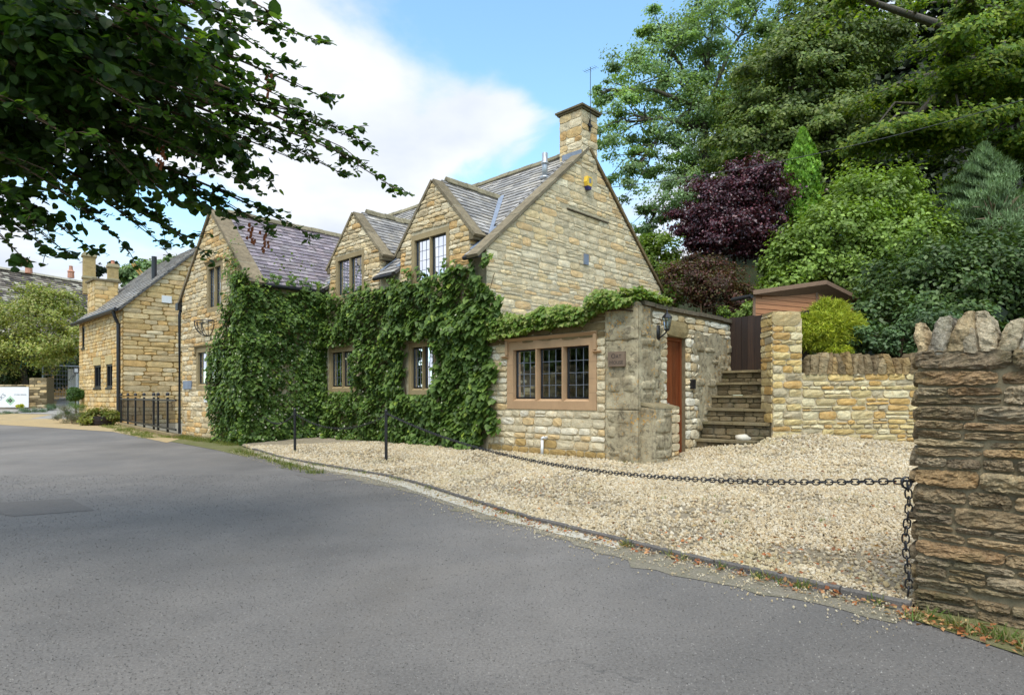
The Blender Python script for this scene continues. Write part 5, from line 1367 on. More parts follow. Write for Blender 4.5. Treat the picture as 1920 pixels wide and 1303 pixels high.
# ================================================================== near pillar wall on the right
nwO = np.array([2.49, 3.78]); FN = Frame(nwO, -A, -B)
nw = thing('roadside_wall', 'rough brown stone roadside wall with upright coping stones at the right edge', 'wall', (*nwO, 0))
wall('wall_core', FN, rect(.02, 3.0, -.05, 1.58), [], .45, nw, srgb(164, 150, 120, .66), d1=.010)
qn = rubble(0, 3.0, .0, 1.585, (.05, .115), (.12, .36), [], None, .013, wob=.010, split=.2)
ni = stones(FN, qn, P_NEAR, .044, (21, 11), .003, edge=.24, var=.2)
def roughen(it, amp, fr):
    V, Fc, c = it; V = V.copy(); sd = random.uniform(0, 50)
    for i in range(len(V)):
        p = Vector(V[i]) * fr; pz = Vector((p.x, p.y, p.z * 2.6)); k = mnoise.fractal(pz + Vector((sd, 0, 0)), .8, 2.2, 5) * amp
        k += (mnoise.cell(Vector((V[i][0] * 13 + V[i][1] * 9 + sd, V[i][2] * 38 + mnoise.noise(p) * 1.2, sd))) - .5) * .010 + mnoise.noise(p * 4.5) * .005
        V[i] += np.array([FN.n[0], FN.n[1], 0]) * k + Z3 * mnoise.noise(p * 2.1) * amp * .3
    cv = np.array([mnoise.fractal(Vector(v) * 14 + Vector((sd, 0, 0)), 1., 2., 3) for v in V])
    c = np.array(c)[None] * (1 + .22 * cv[:, None]); return V, Fc, c
ni = [roughen(k, .014, 13) if k[0][:, 0].min() < 3.4 else k for k in ni]
FNe = Frame(nwO, B, A); ne = stones(FNe, rubble(0, .45, 0, 1.58, (.08, .15), (.2, .42), [], None, .018), P_NEAR, .03, (5, 4), .006)
pieces('stone', ni + ne, M['stone_near'], nw, 300, smooth=False)
x = .02
while x < 2.9:
    w = random.uniform(.05, .10); V, Fc, cc = crag_stone(FN, x + w / 2, w * 1.08, 1.56, 1.56 + random.uniform(.17, .245), .42, random.uniform(-.22, .38), pal((206, 188, 154, .72), (184, 168, 138, .7), (204, 176, 126, .72), (190, 180, 160, .7), (168, 154, 128, .66)), random.uniform(.1, 1.0))
    mesh_obj('coping_stone', V, Fc, M['stone_near'], nw, cc, False)
    x += w * .93

# ================================================================== posts and chains
def chain_post(p, label, h=.93):
    t = thing('chain_post', label, 'post', p, 'black posts of the chain fence')
    mb = MB(); mb.tube([(0, 0, -.1), (0, 0, h)], .03, 10); o = mb.build('pole', M['black'], None); COL.objects.unlink(o); COL.objects.link(o); o.parent = t
    mb = MB(); mb.lathe([(.03, 0), (.034, .01), (.03, .03), (.012, .045), (.004, .06)], (0, 0, h), 10); o = mb.build('finial', M['black'], None, True); o.parent = t
    mb = MB(); mb.tube([(.0 + .045 * math.cos(a), .0, h - .06 + .03 * math.sin(a)) for a in np.linspace(0, 6.283, 9)], .006, 5); o = mb.build('eye', M['black'], None); o.parent = t
    return t
pA = np.array([-2.45, 11.9]); pB = np.array([-5.05, 14.15])
pB = np.array(at(553, 843, 14.0)[:2])
chain_post((pA[0], pA[1], float(gz(*pA))), 'nearer black iron chain post on the gravel, the taller one in view')
chain_post((pB[0], pB[1], float(gz(*pB))), 'farther black iron chain post, left one in front of the climber', .93)
# one link, lying along x
lk = MB(); L_, W_ = .062, .036
pts = [(L_ / 2 - W_ / 2 + W_ / 2 * math.cos(a), W_ / 2 * math.sin(a), 0) for a in np.linspace(-math.pi / 2, math.pi / 2, 6)] + [(-L_ / 2 + W_ / 2 + W_ / 2 * math.cos(a), W_ / 2 * math.sin(a), 0) for a in np.linspace(math.pi / 2, 1.5 * math.pi, 6)]
pts.append(pts[0]); lk.tube(pts, .0052, 5, cap=False)
LINK = raw_mesh('link', lk.v, lk.f, M['black'], None, True)
def chain(name, label, curve, pitch=.048):
    P = np.array(curve); d = np.r_[0, np.cumsum(np.linalg.norm(np.diff(P, axis=0), axis=1))]
    t = thing(name, label, 'chain', P[0], 'black iron chains along the kerb')
    n = int(d[-1] / pitch); ss = (np.arange(n) + .5) * d[-1] / n; tot = []
    for i, s_ in enumerate(ss):
        q = np.array([np.interp(s_, d, P[:, k]) for k in range(3)]); q2 = np.array([np.interp(min(s_ + .01, d[-1]), d, P[:, k]) for k in range(3)]); q1 = np.array([np.interp(max(s_ - .01, 0), d, P[:, k]) for k in range(3)])
        dr_ = Vector(q2 - q1).normalized(); rot = dr_.to_track_quat('X', 'Z') @ Vector((1, 0, 0)).rotation_difference(Vector((1, 0, 0)))
        m = rot.to_matrix().to_4x4() @ Matrix.Rotation((math.pi / 2 if i % 2 else 0) + random.uniform(-.25, .25), 4, 'X')
        m.translation = Vector(q - P[0]); o = bpy.data.objects.new('link', LINK); COL.objects.link(o); o.parent = t; o.matrix_local = m
    return t
def sag(a, b, dep, n=40):
    a = np.array(a, float); b = np.array(b, float); return [a + (b - a) * f - Z3 * 4 * dep * f * (1 - f) for f in np.linspace(0, 1, n)]
hA = (pA[0], pA[1], float(gz(*pA)) + .86); hB = (pB[0], pB[1], float(gz(*pB)) + .86); hN = (2.52, 3.87, .765)
long_c = [np.array([hN[0] + (hA[0] - hN[0]) * k, hN[1] + (hA[1] - hN[1]) * k, .765 + .2 * k - 1.6 * k * (1 - k) * (1 - .25 * k)]) for k in np.linspace(0, 1, 60)]
chain('chain', 'long black chain sagging from the roadside wall to the nearer post', long_c, .0465)
chain('chain', 'black chain slung between the two iron posts', sag(hA, hB, .3), .05)
chain('chain', 'short black chain running from the farther post into the climber', sag(hB, H(9.4, -2.0, .75), .2), .05)
hang = [np.array([hN[0] - .05, hN[1] - .05, .76 - .7 * f]) + np.array([.008, -.004, 0]) * math.sin(f * 9) for f in np.linspace(0, 1, 20)]
chain('chain', 'loose end of black chain hanging straight down beside the roadside wall', hang, .046)
sh = thing('chain_shackle', 'black shackle and hook tying the chains to the roadside wall', 'shackle', (hN[0], hN[1], .76))
mb = MB(); mb.tube([(hN[0] - .055 + .03 * math.cos(a), hN[1] - .05, .76 + .035 * math.sin(a)) for a in np.linspace(0, 6.283, 12)], .008, 6); mb.build('ring', M['black'], sh)
mb = MB(); mb.tube([(hN[0] - .02, hN[1] - .05, .765), (hN[0] + .04, hN[1] - .01, .775)], .009, 6); mb.build('hook', M['black'], sh)

# ================================================================== hillside and things on it
def hill_mesh():
    xs = np.arange(-60, 140, 1.4); ys = np.arange(11, 170, 1.4); X, Y = np.meshgrid(xs, ys); Zh = hz(X, Y)
    for i in range(X.shape[0]):
        for j in range(X.shape[1]): Zh[i, j] += .25 * mnoise.noise(Vector((X[i, j] * .25, Y[i, j] * .25, 0))) * min(1, max(0, (Y[i, j] - 14) / 5))
    rel = np.stack([X - P0[0], Y - P0[1]], -1); S_ = rel @ A; T_ = rel @ B
    idx = np.arange(X.size).reshape(X.shape); Fc = []
    ok = ((S_ < SX) & (T_ > 3.55) & (Y > YW + .4)) | ((S_ < SR - .1) & (T_ > TX + .2)) | (T_ > DEPTH + .3) & (X > -12)
    # let the low part on the left sink under the ground
    Zh = np.where(X < -2, -.2 + (Zh + .2) * sm((X + 12) / 10), Zh)
    for i in range(X.shape[0] - 1):
        for j in range(X.shape[1] - 1):
            if ok[i, j] and ok[i + 1, j] and ok[i, j + 1] and ok[i + 1, j + 1]: Fc.append((idx[i, j], idx[i, j + 1], idx[i + 1, j + 1], idx[i + 1, j]))
    o = mesh_obj('hillside', np.column_stack([X.ravel(), Y.ravel(), Zh.ravel()]), np.array(Fc), M['soil'], smooth=True); o['kind'] = 'structure'
hill_mesh()
sheet('terrace', [(XP0 + .05, YW + .48), (XE, YW + .48), (40, YW + .48), (40, 14.5), (9, 15.2), tuple(H(SX - .1, 6.2, 0)[:2]), tuple(H(SX - .0, 3.5, 0)[:2]), tuple(H(SX - 1.42, 3.3, 0)[:2])], lambda X, Y: 1.70 + 0 * X, .8, M['soil'])

# shed
sd_ = thing('garden_shed', 'orange-brown boarded garden shed with felt-edged pent roof above the gate', 'shed', (6.6, 14.6, 1.8))
ys = 14.3; c0 = at(1413, 742, ys); c1 = at(1530, 742, ys + .9); c2 = at(1600, 742, ys + 2.1)
FSf = Frame((c0[0], ys), np.array([c1[0] - c0[0], .9]) / np.hypot(c1[0] - c0[0], .9), np.array([.9, -(c1[0] - c0[0])]) / np.hypot(c1[0] - c0[0], .9))
Wf = np.hypot(c1[0] - c0[0], .9); dS = np.array([c2[0] - c1[0], 1.2]); Ws = np.linalg.norm(dS); dS /= Ws
FSs = Frame((c1[0], c1[1]), dS, np.array([dS[1], -dS[0]]))
zt0 = 3.66; zt1 = 4.02; zt2 = 3.86
V, Fc = slab(FSf, [(0, 1.6), (Wf, 1.6), (Wf, zt1), (0, zt0)], [], -.03, 0); mesh_obj('wall', V, Fc, M['shed'], sd_, np.ones(3) * .6)
V, Fc = slab(FSs, [(0, 1.6), (Ws, 1.6), (Ws, zt2), (0, zt1)], [], -.03, 0); mesh_obj('wall', V, Fc, M['shed'], sd_, np.ones(3) * .6)
z = 1.7
while z < 4.0:
    hh = .118; za, zb = z + .003, z + hh - .003
    for F, W, ya, yb in ((FSf, Wf, zt0, zt1), (FSs, Ws, zt1, zt2)):
        xl = 0 if zb <= min(ya, yb) else max(0, (zb - ya) / (yb - ya) * W) if yb > ya else 0
        xr = W if (yb >= ya or zb <= yb) else min(W, (ya - zb) / (ya - yb) * W)
        if xr - xl > .08:
            mb = MB(); P = [F.p(xl, za, .0), F.p(xr, za, .0), F.p(xr, za, .02), F.p(xl, za, .02), F.p(xl, zb, .0), F.p(xr, zb, .0), F.p(xr, zb, .009), F.p(xl, zb, .009)]
            mb.hexa(P, np.ones(3) * random.uniform(.8, 1.2)); mb.build('board', M['shed'], sd_)
    z += hh
Pf = [np.array(FSf.p(-.16, zt0 - .02, .14)), np.array(FSf.p(Wf + .02, zt1 + .03, .14)) + np.array([.1, -.05, 0]), np.array(FSs.p(Ws + .1, zt2 + .0, .12)), np.array(FSs.p(Ws + .1, zt2, .12)) + np.array([-2.2, 1.6, -.35])]
Pt = [p + Z3 * .03 for p in Pf]; mesh_obj('roof', [p for p in Pf] + [p + Z3 * .10 for p in Pf], [(0, 3, 2, 1), (4, 5, 6, 7), (0, 1, 5, 4), (1, 2, 6, 5), (2, 3, 7, 6), (3, 0, 4, 7)], M['shedtrim'], sd_, np.ones(3))
mb = MB(); mb.tube([FSf.p(-.16, zt0 - .05, .1), FSf.p(-.16, zt0 - .05, -.5)], .05, 8); mb.build('gutter', M['black'], sd_)
mb = MB(); mb.fbox(FSf, -.03, .03, 1.7, zt0, 0, .03, (1, 1, 1)); mb.build('corner_board', M['shedtrim'], sd_)
mb = MB(); mb.fbox(FSf, Wf - .03, Wf + .03, 1.7, zt1, 0, .03, (1, 1, 1)); mb.build('corner_board', M['shedtrim'], sd_)

# ================================================================== planting
G_ASH = [(0.2215, 0.3284, 0.1551), (0.2769, 0.3912, 0.1994), (0.1845, 0.266, 0.1328), (0.3322, 0.438, 0.2438)]
G_SYC = [(0.1216, 0.1789, 0.0393), (0.158, 0.2123, 0.0491), (0.0973, 0.1454, 0.0355), (0.2068, 0.246, 0.059)]
G_BEE = [(0.1242, 0.2111, 0.0298), (0.2111, 0.2857, 0.0298), (0.0869, 0.149, 0.0248), (0.2484, 0.2981, 0.0373)]
G_SHADED = [(0.0176, 0.032, 0.0096), (0.024, 0.04, 0.012), (0.0144, 0.0256, 0.008)]  # near-black leaf tones: deep woodland shade put into the colour
G_SHR = [(0.1976, 0.2913, 0.0545), (0.2499, 0.345, 0.0726), (0.158, 0.2372, 0.0452)]
G_PUR = [(0.0891, 0.0242, 0.0356), (0.0593, 0.0172, 0.0292), (0.1286, 0.031, 0.0389), (0.0436, 0.0172, 0.0259)]
G_LIM = [(0.308, 0.351, 0.024), (0.224, 0.2835, 0.0216), (0.392, 0.405, 0.036)]
G_JUN = [(0.1362, 0.2038, 0.0867), (0.1733, 0.2574, 0.1114), (0.1115, 0.1716, 0.0681)]
G_IVY = [(0.0832, 0.1427, 0.0257), (0.1016, 0.168, 0.0335), (0.0645, 0.1177, 0.0231), (0.1385, 0.2102, 0.0386)]
def hb(u, v, Y): c = at(u, v, Y); return (c[0], c[1], float(hz(c[0], c[1])) - .3)
tree('ash_tree', 'tall pale feathery ash tree behind the chimney with sky showing through', 'tree', hb(1330, 500, 31),
     [pblob(1235, 130, 31, 95, 90), pblob(1330, 70, 31, 110, 80), pblob(1170, 230, 30, 85, 62), pblob(1290, 240, 31, 110, 85), pblob(1180, 330, 30, 75, 55), pblob(1285, 350, 30, 95, 70), pblob(1210, 430, 31, 60, 45), pblob(1400, 170, 32, 90, 110), pblob(1135, 170, 31, 40, 34), pblob(1240, 60, 31, 60, 40), pblob(1420, 20, 32, 100, 60)],
     62000, .145, G_ASH, .30, M['leaf_airy'], nb=16, flat=.4, rc=.22, per=.5, shell=.25)
tree('sycamore_tree', 'broad mid-green sycamore in the middle of the hillside behind the purple maple', 'tree', hb(1500, 480, 27),
     [pblob(1480, 160, 27, 130, 95), pblob(1440, 270, 26.5, 105, 70), pblob(1560, 250, 26, 110, 85), pblob(1560, 80, 27, 120, 90), pblob(1520, 330, 25, 90, 55), pblob(1420, 330, 26, 70, 50)],
     84000, .16, G_SYC, .34, nb=8, flat=.32, rc=.25, per=.6, shell=.45, bias=(0, -.35, 0))
# layered beech: many flat sprays
fb_ = []
rs_ = np.random.default_rng(5)
for k_ in range(30):
    u = rs_.uniform(1600, 2050); v = rs_.uniform(-60, 330) ; Y = rs_.uniform(19, 23)
    if v > 330 - max(0, (1640 - u)) * .5: continue
    fb_.append(pblob(u, v, Y, rs_.uniform(60, 125), rs_.uniform(12, 22), 2.0))
tree('beech_tree', 'large dark beech at the upper right with flat yellow-green layered sprays', 'tree', hb(1900, 420, 24), fb_, 64000, .15, G_BEE, .5, M['leaf_airy'], nb=5, flat=.25, rc=.5, per=.7, shell=.1, upw=1.0, outw=.6, rnd=.5, bias=(0, -.55, 0),
     fork=tuple(map(float, at(1880, 60, 24.5))))
tree('dark_tree', 'deep shaded tree crown filling the background behind the layered beech', 'tree', hb(1780, 420, 32), [pblob(1700, 150, 34, 260, 260, 3), pblob(1950, 150, 33, 260, 300, 3), pblob(1600, 330, 33, 180, 120, 3), pblob(1850, 390, 30, 230, 110, 3)], 46000, .42, G_SHADED, .5, nb=4, rc=.3, per=1.2, shell=.1)
tree('background_tree', 'shaded background tree between the pale ash and the sycamore', 'tree', hb(1450, 400, 40), [pblob(1440, 240, 42, 110, 130), pblob(1560, 200, 42, 130, 150), pblob(1370, 380, 40, 90, 80)], 20000, .45, G_SHADED + G_SYC, .4, nb=3, rc=.3, shell=.1)
tree('purple_maple', 'round purple-leaved maple above the end of the cottage', 'tree', hb(1375, 520, 20), [pblob(1340, 390, 20, 78, 62), pblob(1415, 365, 20, 66, 66), pblob(1310, 420, 20, 50, 40), pblob(1380, 440, 19.5, 85, 50), pblob(1440, 430, 20, 50, 50), pblob(1330, 450, 20, 52, 38), pblob(1400, 330, 20, 45, 24), pblob(1500, 375, 21.5, 38, 42)],
     80000, .088, G_PUR, .10, M['leaf_purple'], nb=6, flat=.45, rc=.27, per=.45, shell=.35, bark='twig', rnd=.8)
# columnar conifer
def conifer(name, label, base, h, r, n, palette, size, kind='needle', up=1., shape='column', mat='needle', jag=.25):
    t = thing(name, label, 'conifer', base)
    mb = MB(); mb.tube([base, (base[0], base[1], base[2] + h * .5), (base[0], base[1], base[2] + h * .9)], [r * .16, r * .1, .01], 6); mb.build('trunk', M['bark'], t)
    f = RNG.random(n) ** .9; a = RNG.uniform(0, 6.283, n)
    prof = np.clip((1 - f) * 2.6, 0, 1) ** .7 * (.72 + .28 * np.sin(f * 2.6)) if shape == 'column' else (1 - f) ** .75 * 1.05
    lob = 1 + jag * np.sin(a * 5 + f * 17) * np.sin(f * 31 + a * 2)
    rr = r * prof * lob * RNG.uniform(.55, 1.05, n)
    P = np.column_stack([base[0] + rr * np.cos(a), base[1] + rr * np.sin(a), base[2] + f * h])
    out = np.column_stack([np.cos(a), np.sin(a), np.zeros(n)])
    T = out * .45 + np.array([0, 0, up]) + RNG.normal(0, .25, (n, 3)); N = out + RNG.normal(0, .5, (n, 3))
    cl_ = ((f * 23).astype(int) * 11 + (a * 1.7).astype(int)); cl_ = cl_ - cl_.min()
    leaves_obj('foliage', P, N, T, size * RNG.uniform(.6, 1.4, n), shades(palette, n, cl_, .25, .3), M[mat], t, kind, stuff=False)
    return t
b_ = at(1489, 450, 20.8); conifer('column_cypress', 'narrow bright green columnar cypress right of the purple maple', (b_[0], b_[1] - .6, b_[2]), 3.45, .50, 14000, [(.20, .36, .04), (.24, .42, .05), (.15, .29, .04)], .13, 'kite', 1.6)
b_ = at(1845, 455, 16.5); jn = conifer('blue_juniper', 'blue-green spiky juniper on the bank at the right', (b_[0], b_[1], b_[2]), 2.6, 1.0, 34000, G_JUN, .13, 'needle', 1.2, 'cone', jag=.85)
mb = MB()
for k_ in range(16):
    a = random.uniform(0, 6.28); p = np.array([b_[0], b_[1] - .3, b_[2] + random.uniform(0, .5)]); mb.tube([p, p + np.array([math.cos(a) * .5, -.3, .35]), p + np.array([math.cos(a) * .9, -.45, .35 + random.uniform(-.1, .3)])], [.03, .02, .008], 5)
mb.build('branch', m_plain('pale_branch', (.28, .2, .13), .8, .2), jn)
def shrub(name, label, blobs, n, size, palette, cat='shrub', mat=None, kind='kite', r0=.04, group=None, base=None, **k):
    b0 = np.array(blobs); lo = (b0[:, 2] - b0[:, 5]).min(); cx, cy = b0[:, 0].mean(), b0[:, 1].mean()
    kk = dict(flat=.7, rc=.34, per=1.0, shell=.5); kk.update(k)
    return tree(name, label, cat, base or (cx, cy, lo - .1), blobs, n, size, palette, r0, mat, kind, group, nb=5, bark='twig', part=('stems', 'foliage'), **kk)
shrub('red_barberry', 'reddish brown barberry below the purple maple', [pblob(1290, 530, 18.5, 55, 40), pblob(1350, 540, 18, 62, 45), pblob(1395, 560, 17.5, 40, 34), pblob(1320, 500, 18.8, 45, 30)], 15000, .075, [(.12, .045, .03), (.085, .06, .03), (.07, .025, .02), (.10, .085, .03)], shell=.3)
shrub('bright_shrub', 'bright yellow-green shrub just behind the right gable verge', [pblob(1235, 480, 23, 42, 45), pblob(1262, 520, 21, 34, 40), pblob(1205, 470, 24, 30, 30)], 9000, .12, [(.14, .21, .025), (.11, .18, .025), (.18, .24, .03)])
shrub('low_green_shrub', 'low green shrub between the barberry and the shed', [pblob(1400, 585, 16.5, 40, 22), pblob(1250, 560, 19, 40, 20)], 5000, .08, G_SHR)
shrub('green_dogwood', 'large light green shrub right of the column cypress', [pblob(1640, 380, 18, 85, 62), pblob(1560, 440, 17.5, 90, 62), pblob(1500, 500, 17.5, 72, 50), pblob(1690, 450, 17, 90, 66), pblob(1600, 520, 17, 85, 50), pblob(1470, 540, 17, 50, 40)], 42000, .115, G_SHR, r0=.06, rc=.3)
shrub('dark_laurel', 'dark glossy broad-leaved shrub on the bank above the retaining wall', [pblob(1740, 540, 14, 110, 75), pblob(1850, 520, 14, 110, 85), pblob(1680, 600, 13.2, 85, 48), pblob(1960, 520, 14, 90, 90), pblob(1790, 610, 12.8, 90, 45)], 34000, .105, [(.06, .105, .025), (.08, .13, .03), (.045, .085, .020), (.11, .16, .05)], mat=M['leaf_dark'], r0=.06)
shrub('wall_shrub', 'grey-green shrub spilling over the coping next to the roadside wall', [pblob(1690, 640, 11.9, 50, 20), pblob(1630, 630, 12.1, 50, 24), pblob(1740, 610, 11.9, 60, 36)], 7000, .075, [(.07, .12, .04), (.09, .15, .05)], mat=M['leaf_dark'])
# golden thread cypress
def mophead(name, label, blobs, n, size, palette, cat='conifer'):
    t = thing(name, label, cat, (blobs[0][0], blobs[0][1], 1.7))
    P, N, T, S, C, cen = crown(blobs, n, size, palette, flat=.8, rc=.34, per=1.2, shell=.45)
    out = P - np.array([np.array(blobs)[:, 0].mean(), np.array(blobs)[:, 1].mean(), np.array(blobs)[:, 2].mean()])
    T = unit(out) * 1.0 + np.array([0, 0, -.15]) + RNG.normal(0, .55, P.shape)
    mb = MB(); limbs(mb, (blobs[0][0], blobs[0][1], 1.65), blobs, cen, .05, nb=4); mb.build('stems', M['twig'], t)
    leaves_obj('foliage', P, RNG.normal(size=P.shape) + np.array([0, 0, .5]), T, S, C, M['needle'], t, 'needle', stuff=False)
mophead('golden_cypress', 'bright yellow-green thread-leaf cypress beside the pier on the retaining wall', [pblob(1550, 618, 12.2, 46, 34), pblob(1530, 632, 12.0, 32, 24), pblob(1582, 615, 12.2, 30, 28), pblob(1556, 578, 12.4, 28, 14), pblob(1520, 608, 12.1, 20, 18), pblob(1575, 660, 11.6, 20, 10)], 70000, .085, G_LIM)
# ground cover on the hillside
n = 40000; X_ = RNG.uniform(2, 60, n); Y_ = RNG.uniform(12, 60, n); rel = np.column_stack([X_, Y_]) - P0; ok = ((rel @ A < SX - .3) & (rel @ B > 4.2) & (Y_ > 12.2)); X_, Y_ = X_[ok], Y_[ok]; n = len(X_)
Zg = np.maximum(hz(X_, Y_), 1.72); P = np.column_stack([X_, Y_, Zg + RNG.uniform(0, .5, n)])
o = leaves_obj('undergrowth', P, RNG.normal(0, .5, (n, 3)) + np.array([-.1, -.5, 1]), RNG.normal(size=(n, 3)), RNG.uniform(.18, .45, n), shades(G_SHADED + [(.05, .08, .02)], n), M['leaf'], None, 'kite'); o['kind'] = 'stuff'; tag(o, 'dark green undergrowth covering the bank under the trees', 'undergrowth')

# ================================================================== climber on the cottage
def climber():
    Ps = []; Ns = []; Cs = []
    def add(F, x, z, d, light=None):
        n = len(x); Ps.append(F.pts(x, z, d)); nr = np.tile(np.array([F.n[0], F.n[1], 0]), (n, 1)); Ns.append(nr); return n
    def bulge(x, z, sd):
        return np.array([mnoise.noise(Vector((float(a) * 1.25 + sd, float(b) * 1.25, sd))) + .55 * mnoise.noise(Vector((float(a) * 3.1, float(b) * 3.1, sd + 4))) for a, b in zip(x, z)])
    def region(F, x0, x1, z0, z1, dens, test, base, amp, sd):
        n = int((x1 - x0) * (z1 - z0) * dens); x = RNG.uniform(x0, x1, n); z = RNG.uniform(z0, z1, n); k = test(x, z); x, z = x[k], z[k]
        b = bulge(x, z, sd) * 1.25; lay = RNG.random(len(x)) ** .45; thick = base + amp * b
        keep = RNG.random(len(x)) < np.clip(1.15 + 1.1 * b, .4, 1); x, z, thick, lay = x[keep], z[keep], thick[keep], lay[keep]
        add(F, x, z, np.maximum(.015, thick * lay))
    rr = lambda x, s: np.array([mnoise.noise(Vector((float(a) * 2.3, s, 0))) for a in x])
    def t_main(x, z):
        rgt = np.interp(z, [.0, .2, 1.1, 1.8, 2.5, 2.9, 3.3, 3.9, 4.2], [3.25, 3.2, 2.92, 2.8, 3.05, 2.65, 2.45, 3.2, 3.8]); top = np.interp(x, [2.4, 3.2, 3.8, 4.6, 6, 8, 9], [3.6, 3.95, 4.18, 4.02, 4.05, 4.05, 4.1])
        k = (x > rgt + .12 * rr(z, 3.)) & (z < top + .10 * rr(x, 7.))
        for w, pad in ((W1, .34), (W2, .16)):
            k &= ~((x > w[0] - pad + .06 * rr(z, 11.)) & (x < w[1] + .16 + .1 * rr(z, 13.)) & (z > w[2] - .10) & (z < w[3] + .16 + .06 * rr(x, 15.)))
        return k
    region(FF, 2.3, 10.0, .02, 4.4, 760, t_main, .26, .27, 1.)
    # return face of the wing
    region(FWS, TW - .3, .1, .02, 4.5, 760, lambda x, z: z < 4.25 + .2 * rr(x, 2.), .22, .22, 5.)
    def t_wing(x, z):
        lim = np.interp(z, [-.1, .44, 1.33, 2.24, 3.09, 4.36, 4.7], [11.6, 11.75, 12.35, 12.15, 11.4, 11.0, 10.6]) + .22 * rr(z, 9.) + .1 * rr(z * 3, 4.)
        return (x < lim) & (z < 4.62 - .25 * (x - 10) + .2 * rr(x, 1.))
    region(FW, WS0 - .32, 12.7, .0, 4.9, 720, t_wing, .20, .20, 9.)
    # tendrils climbing on to the wing coping
    for (x0, z0, x1, z1) in ((10.9, 4.4, 11.3, 5.3), (10.4, 4.4, 10.9, 5.5), (10.1, 4.3, 10.3, 5.0), (10.6, 4.3, 10.5, 5.7)):
        n = 46; f = RNG.random(n) ** 1.4; Ps.append(FW.pts(x0 + (x1 - x0) * f + RNG.normal(0, .10, n), z0 + (z1 - z0) * f + RNG.normal(0, .07, n), RNG.uniform(.03, .2, n))); Ns.append(np.tile(np.array([FW.n[0], FW.n[1], 0]), (n, 1)))
    for k_ in range(70):                           # loose runners beyond the edge
        F, x, z = random.choice(((FF, random.uniform(2.9, 9.6), 4.05), (FW, random.uniform(10.2, 12.3), random.uniform(.3, 4.3)), (FF, 2.9, random.uniform(.3, 3.4)), (FWS, random.uniform(-2.2, 0), 4.3)))
        if F is FW: x = 11.6 + random.uniform(0, .6) if z < 3.2 else 10.9; dx, dz = random.uniform(.2, .5), random.uniform(-.2, .3)
        elif x < 3 and F is FF: dx, dz = -random.uniform(.1, .3), random.uniform(-.2, .2)
        else: dx, dz = random.uniform(-.2, .2), random.uniform(.1, .4)
        m = random.randint(8, 18); f = RNG.random(m)
        Ps.append(F.pts(x + dx * f + RNG.normal(0, .03, m), z + dz * f + RNG.normal(0, .03, m), RNG.uniform(.04, .22, m))); Ns.append(np.tile(np.array([F.n[0], F.n[1], 0]), (m, 1)))
    P = np.vstack(Ps); N0 = np.vstack(Ns); n = len(P)
    N = N0 * .9 + np.array([0, 0, .75]) + RNG.normal(0, .34, (n, 3)); T = N0 * .35 + np.array([0, 0, -1.]) + RNG.normal(0, .38, (n, 3))
    cl_ = (np.floor(P[:, 0] * 3) * 37 + np.floor(P[:, 2] * 3) * 11 + np.floor(P[:, 1] * 3)).astype(int); cl_ -= cl_.min()
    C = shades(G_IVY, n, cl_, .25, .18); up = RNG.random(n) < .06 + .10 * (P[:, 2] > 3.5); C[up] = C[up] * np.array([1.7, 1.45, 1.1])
    t = thing('wall_climber', 'dense green climbing hydrangea covering the cottage front and the wing', 'climber', H(6, -.2, .1))
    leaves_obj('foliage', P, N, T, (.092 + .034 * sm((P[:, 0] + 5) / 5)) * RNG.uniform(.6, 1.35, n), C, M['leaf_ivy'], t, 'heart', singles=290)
    # stems and blossom
    mb = MB()
    for k_ in range(46):
        s0 = random.uniform(3.2, 9.8); z = .05; pts = [H(s0, -.04, z)]
        while z < 3.6:
            z += .35; s0 += random.uniform(-.14, .14); pts.append(H(s0, -.03 - random.uniform(0, .05), z))
        if any(W[0] - .2 < s0 < W[1] + .2 for W in (W1, W2)): continue
        mb.tube(pts, [.014 * (1 - .6 * i / len(pts)) for i in range(len(pts))], 5)
    mb.build('stems', M['twig'], t)
    k = RNG.choice(n, 900, p=(lambda w: w / w.sum())(np.where(P[:, 0] < H(7.5, 0, 0)[0], 3., .6) * (P[:, 2] < 3.2)))
    Q = P[k] + N0[k] * .06
    leaves_obj('blossom', Q, N0[k] + RNG.normal(0, .4, (len(k), 3)), RNG.normal(size=(len(k), 3)), .045 * RNG.uniform(.5, 1.2, len(k)), np.tile(np.array([.62, .60, .42]), (len(k), 1)), M['leaf'], t, 'round')
    # sparse stem standing above the eaves
    P2 = []; 
    for k_ in range(60): P2.append(H(9.7 + random.uniform(-.25, .3), -1.0 + random.uniform(-.8, .8), 4.4 + random.uniform(0, .9) ** 1.5))
    P2 = np.array(P2); leaves_obj('shoot', P2, RNG.normal(size=P2.shape) + np.array([0, 0, 1]), RNG.normal(size=P2.shape), np.full(60, .07), shades([(.12, .17, .03)], 60), M['leaf'], t, 'heart')
climber()
